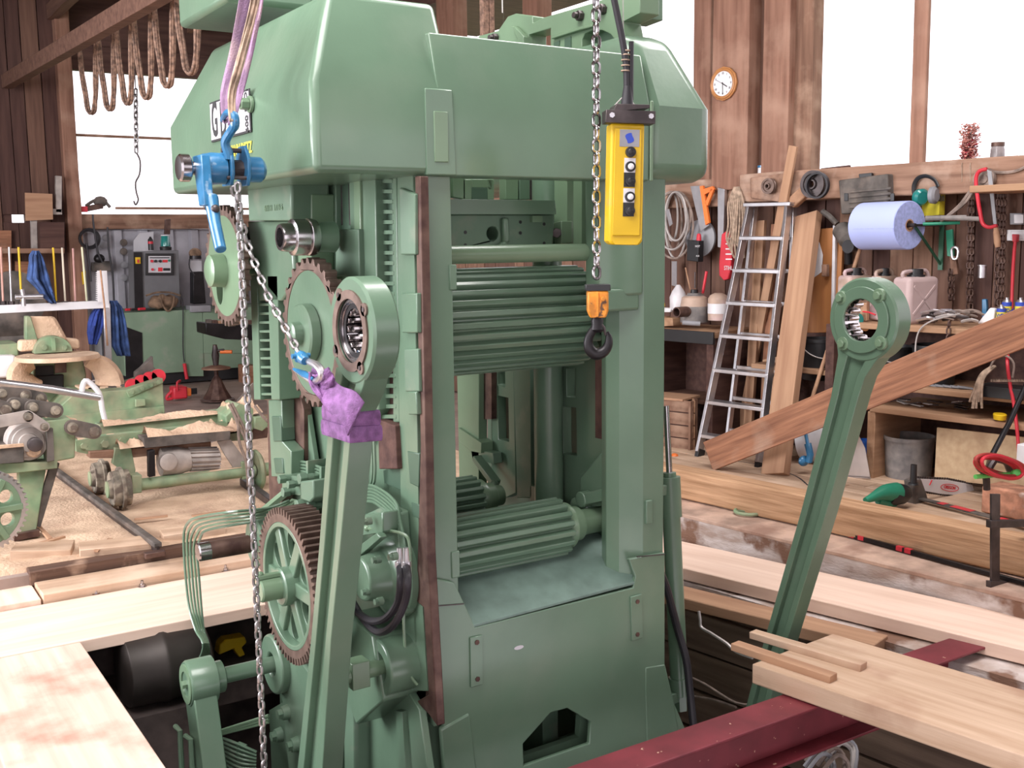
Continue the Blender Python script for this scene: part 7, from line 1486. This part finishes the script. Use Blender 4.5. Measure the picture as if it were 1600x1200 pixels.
for u, v, m, r in ((237, 408, RED, .018), (243, 408, BLK, .018), (250, 408, BLK, .018), (264, 407, GRN, .014), (238, 421, RED, .016)): b = MB(); b.lathe([(0, r), (.02, r)], at(u, v, y=YC2-.036), -Y, 12); obj('button', b, m, cab)
for pts, m in (([(254, 406), (262, 406), (262, 410), (254, 410)], RINK), ([(247, 418), (254, 418), (254, 424), (247, 424)], RINK), ([(255, 419), (266, 419), (266, 423), (255, 423)], INK), ([(234, 402), (265, 402), (265, 403.5), (234, 403.5)], INK)): yrel('panel_mark', m, .002, YC2-.038, pts, cab, 0)
b = MB(); b.box((-.03, -.03, -.04), (.03, .0, .04), Matrix.Translation(at(215, 407, y=YC2-.02))); obj('main_switch', b, YEL, cab, bev=.004, label='yellow and red main switch'); b = MB(); p = at(216, 408, y=YC2-.06); b.bar(p-Z*.02, p+Z*.02, .015, .02); obj('switch_knob', b, RED, cab)
c = at(259, 391, y=10.5); s = mpp(c); t = thing('beacon_lamp', 'teal beacon lamp standing on the control cabinet', 'lamp', c)
b = MB(); b.lathe([(0, .07), (.04, .075), (.05, .06)], c, Z, 24); obj('base', b, BLK, t); b = MB(); b.lathe([(.05, .062), (.17, .05), (.18, .045)], c, Z, 24); obj('lens', b, TEAL, t); b = MB(); b.lathe([(.18, .05), (.19, .05)], c, Z, 24); obj('top_rim', b, WHT, t)
c = at(236, 391, y=10.5); t = thing('spray_can', 'dark spray can standing left of the teal lamp', 'spray can', c); b = MB(); b.lathe([(0, .032), (.13, .032), (.15, .02), (.16, .012), (.17, .012)], c, Z, 18); obj('body', b, BLK, t); b = MB(); b.lathe([(.08, .033), (.11, .033)], c, Z, 18); obj('band', b, RED, t)
yrel('wall_bracket', RUST, .06, 10.7, [(259, 343), (267, 342), (266, 366), (258, 366)], None, .004, 'brown bracket hanging from the beam over the teal lamp', 'bracket')
yrel('white_board', PLATE, .02, 11.05, [(209, 376), (218, 364), (240, 362), (240, 392), (209, 394)], None, .002, 'pale cut sheet leaning behind the control cabinet', 'sheet')
t = thing('canvas_bag', 'brown canvas tool bag lying on the bench before the cabinet', 'bag', at(255, 484, y=10.2))
c = at(255, 472, y=10.25); b = MB(); b.ell(tuple(c), .19, .10, .085, 20); b.v = [(x_, y_, z_+.012*math.sin(x_*60)+.012*math.sin(x_*31+y_*50)) for x_, y_, z_ in b.v]; obj('body', b, BAG, t, smooth=60)
b = MB(); b.tube(ay(10.13, (250, 460), (254, 475), (262, 486), (270, 478), (272, 462)), .012, 6, smooth=4); b.tube(ay(10.15, (228, 462), (245, 457), (265, 457), (282, 462)), .012, 6, smooth=3); obj('strap', b, BAG, t)
for i, (u, v) in enumerate(((196, 484), (204, 484), (216, 483))): b = MB(); p = at(u, v, y=10.2); b.bar(p, p+V3((.09, .03, 0)), .03, .03); tag(obj('pliers_handle', b, RED if i % 2 == 0 else BLK, bev=.004), ('red tool handle at the left end of the bench', 'black tool grip between the two red handles', 'red tool handle before the cabinet corner')[i], 'tool')
t = thing('bench_drill', 'dark bench drill stand with a brown cap at the bench', 'machine', at(312, 478, y=10.3))
yrel('column', BLKS, .15, 10.3, [(302, 425), (318, 424), (322, 474), (302, 475)], t, .01); yrel('vise_base', GREY, .2, 10.1, [(297, 478), (330, 477), (330, 487), (298, 488)], t, .006); c = at(305, 396, y=10.3); b = MB(); b.ell(tuple(c), .08, .08, .07, 14); obj('motor_cap', b, BAG, t); b = MB(); b.lathe([(0, .07), (-.06, .075)], c-Z*.01, Z, 16); obj('motor', b, BLKS, t)
b = MB(); b.tube(ay(10.25, (296, 405), (296, 418), (304, 430)), .008, 6, smooth=3); obj('cable', b, RUB, t); yrel('guard', PLATE, .03, 10.6, [(297, 407), (315, 407), (318, 470), (300, 474)], t, .003)
b = MB(); b.tube(ay(10.12, (283, 460), (286, 480), (286, 540), (288, 566)), .007, 6, smooth=4); t = obj('power_cord', b, RUB); tag(t, 'thin dark cord hanging before the green bench', 'cord'); b = MB(); b.tube(ay(10.12, (288, 568), (292, 592)), .022, 8); tag(obj('red_grip', b, RED), 'red grip at the end of the cord on the green bench', 'grip')
# pedestal stand
pz = at(340, 625, z=0); t = thing('pedestal_stand', 'rusty cone footed pedestal stand before the green bench', 'stand', pz); s = mpp(pz)
b = MB(); b.lathe([(0, 27*s), (.01, 27*s), (.02, 22*s), (.12, 14*s), (.24, 7*s), (.27, 3.2*s), (.62, 3.2*s)], pz, Z, 10); obj('cone_foot', b, RUST, t, smooth=20)
b = MB(); b.lathe([(.335, 3*s), (.35, 22*s), (.365, 22*s), (.39, 8*s)], pz, Z, 28); obj('dish', b, WD_OLD, t)
b = MB(); b.lathe([(.39, 4*s), (.5, 6*s), (.62, 3*s)], pz, Z, 12); b.tube([pz+Z*.55, pz+Z*.56+(_r*14*s)], .016, 8); obj('clamp_head', b, DSTEEL, t)
b = MB(); b.tube([pz+Z*.54+_r*8*s, pz+Z*.54+_r*26*s], .02, 10); obj('orange_handle', b, ORANGE, t)
py = pz.y+.05; t = thing('tool_tray', 'dark tray of greasy parts on the pedestal stand', 'tray', at(360, 528, y=py))
yrel('tray_box', BLKS, .35, py, [(321, 505), (396, 508), (396, 532), (352, 530), (322, 522)], t, .01)
for k in range(8): p = at(326+9*k, 503+(k % 3), y=py+.1); b = MB(); b.box((-.03, -.03, -.02), (.03, .03, .03), Matrix.Translation(p)); obj('greasy_part', b, (DARKGREY, RUST, WD_TAN)[k % 3], t, bev=.006)
# red chainsaw on the floor
c = at(282, 615, z=.06); t = thing('red_chainsaw', 'red and black chainsaw lying on the floor before the bench', 'chainsaw', at(280, 620, z=0)); s = mpp(c)
b = MB(); b.box((-14*s, -.09, -.05), (8*s, .09, .09), Matrix.Translation(c)); obj('motor_body', b, RED, t, bev=.02)
b = MB(); b.box((6*s, -.06, -.03), (15*s, .06, .06), Matrix.Translation(c)); obj('side_cover', b, ORANGE, t, bev=.01)
b = MB(); b.box((14*s, -.01, -.02), (26*s, .01, .05), Matrix.Translation(c)); obj('bar_cover', b, BLK, t, bev=.006)
b = MB(); b.tube([c+V3((-10*s, 0, .08)), c+V3((-14*s, 0, .03)), c+V3((-20*s, 0, -.01)), c+V3((-21*s, 0, -.05)), c+V3((-12*s, 0, -.045))], .018, 8, smooth=3); b.tube([c+V3((-8*s, -.1, .05)), c+V3((-8*s, -.1, .14)), c+V3((0, -.02, .15)), c+V3((2*s, .09, .12))], .012, 8, smooth=3); obj('handles', b, RED, t)
yrel('orange_bin', WD_RED, .3, 9.7, [(384, 572), (402, 571), (402, 606), (385, 607)], None, .01, 'orange brown box behind the rack timber', 'box')
# items on the far window sill
t = thing('sill_tools', 'red and grey power tool lying on the far window beam', 'power tool', at(150, 328, y=FY-.1))
b = MB(); p = at(145, 325, y=FY-.08); b.box((-.10, -.05, -.03), (.12, .05, .04), Matrix.Translation(p) @ Matrix.Rotation(-.2, 4, 'Y')); obj('body', b, RUST, t, bev=.01)
b = MB(); b.ell(tuple(at(157, 315, y=FY-.08)), .09, .06, .07, 10); b.tube(ay(FY-.1, (134, 322), (146, 314), (160, 312), (172, 324)), .02, 8, smooth=3); obj('motor', b, DARKGREY, t); b = MB(); b.box((-.05, -.05, -.05), (.03, .02, .02), Matrix.Translation(at(132, 325, y=FY-.1))); obj('grip', b, RED, t, bev=.008)
# ---------------- in the pit
t = thing('pit_motor', 'big dark electric motor down in the pit under the planks', 'motor', V3((-.45, 1.5, -1.2)))
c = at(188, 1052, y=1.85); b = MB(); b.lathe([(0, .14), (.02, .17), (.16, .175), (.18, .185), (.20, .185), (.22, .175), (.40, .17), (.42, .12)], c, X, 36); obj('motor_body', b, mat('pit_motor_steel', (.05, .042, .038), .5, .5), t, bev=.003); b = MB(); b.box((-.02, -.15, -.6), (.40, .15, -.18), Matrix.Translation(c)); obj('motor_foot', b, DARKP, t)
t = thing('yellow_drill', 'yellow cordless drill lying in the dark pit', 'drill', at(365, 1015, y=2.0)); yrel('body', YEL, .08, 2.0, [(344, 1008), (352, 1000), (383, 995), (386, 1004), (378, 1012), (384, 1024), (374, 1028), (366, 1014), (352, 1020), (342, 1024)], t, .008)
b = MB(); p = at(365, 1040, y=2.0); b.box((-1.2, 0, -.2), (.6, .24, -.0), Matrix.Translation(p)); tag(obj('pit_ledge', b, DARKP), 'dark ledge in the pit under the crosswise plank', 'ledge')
# bush outside seen through the hatch
b = MB()
for k in range(900):
    c = V3((random.uniform(-6, -1), 15+random.uniform(0, 1.5), random.uniform(0, 2.6))); d = V3((random.uniform(-1, 1), random.uniform(-1, 1), random.uniform(-1, 1))).normalized(); b.add([c, c+d*.16, c+d.orthogonal()*.1], [(0, 1, 2)])
o = obj('bush', b, LEAF, kind='stuff', smooth=0); tag(o, 'green bush outside behind the far left wall', 'bush')
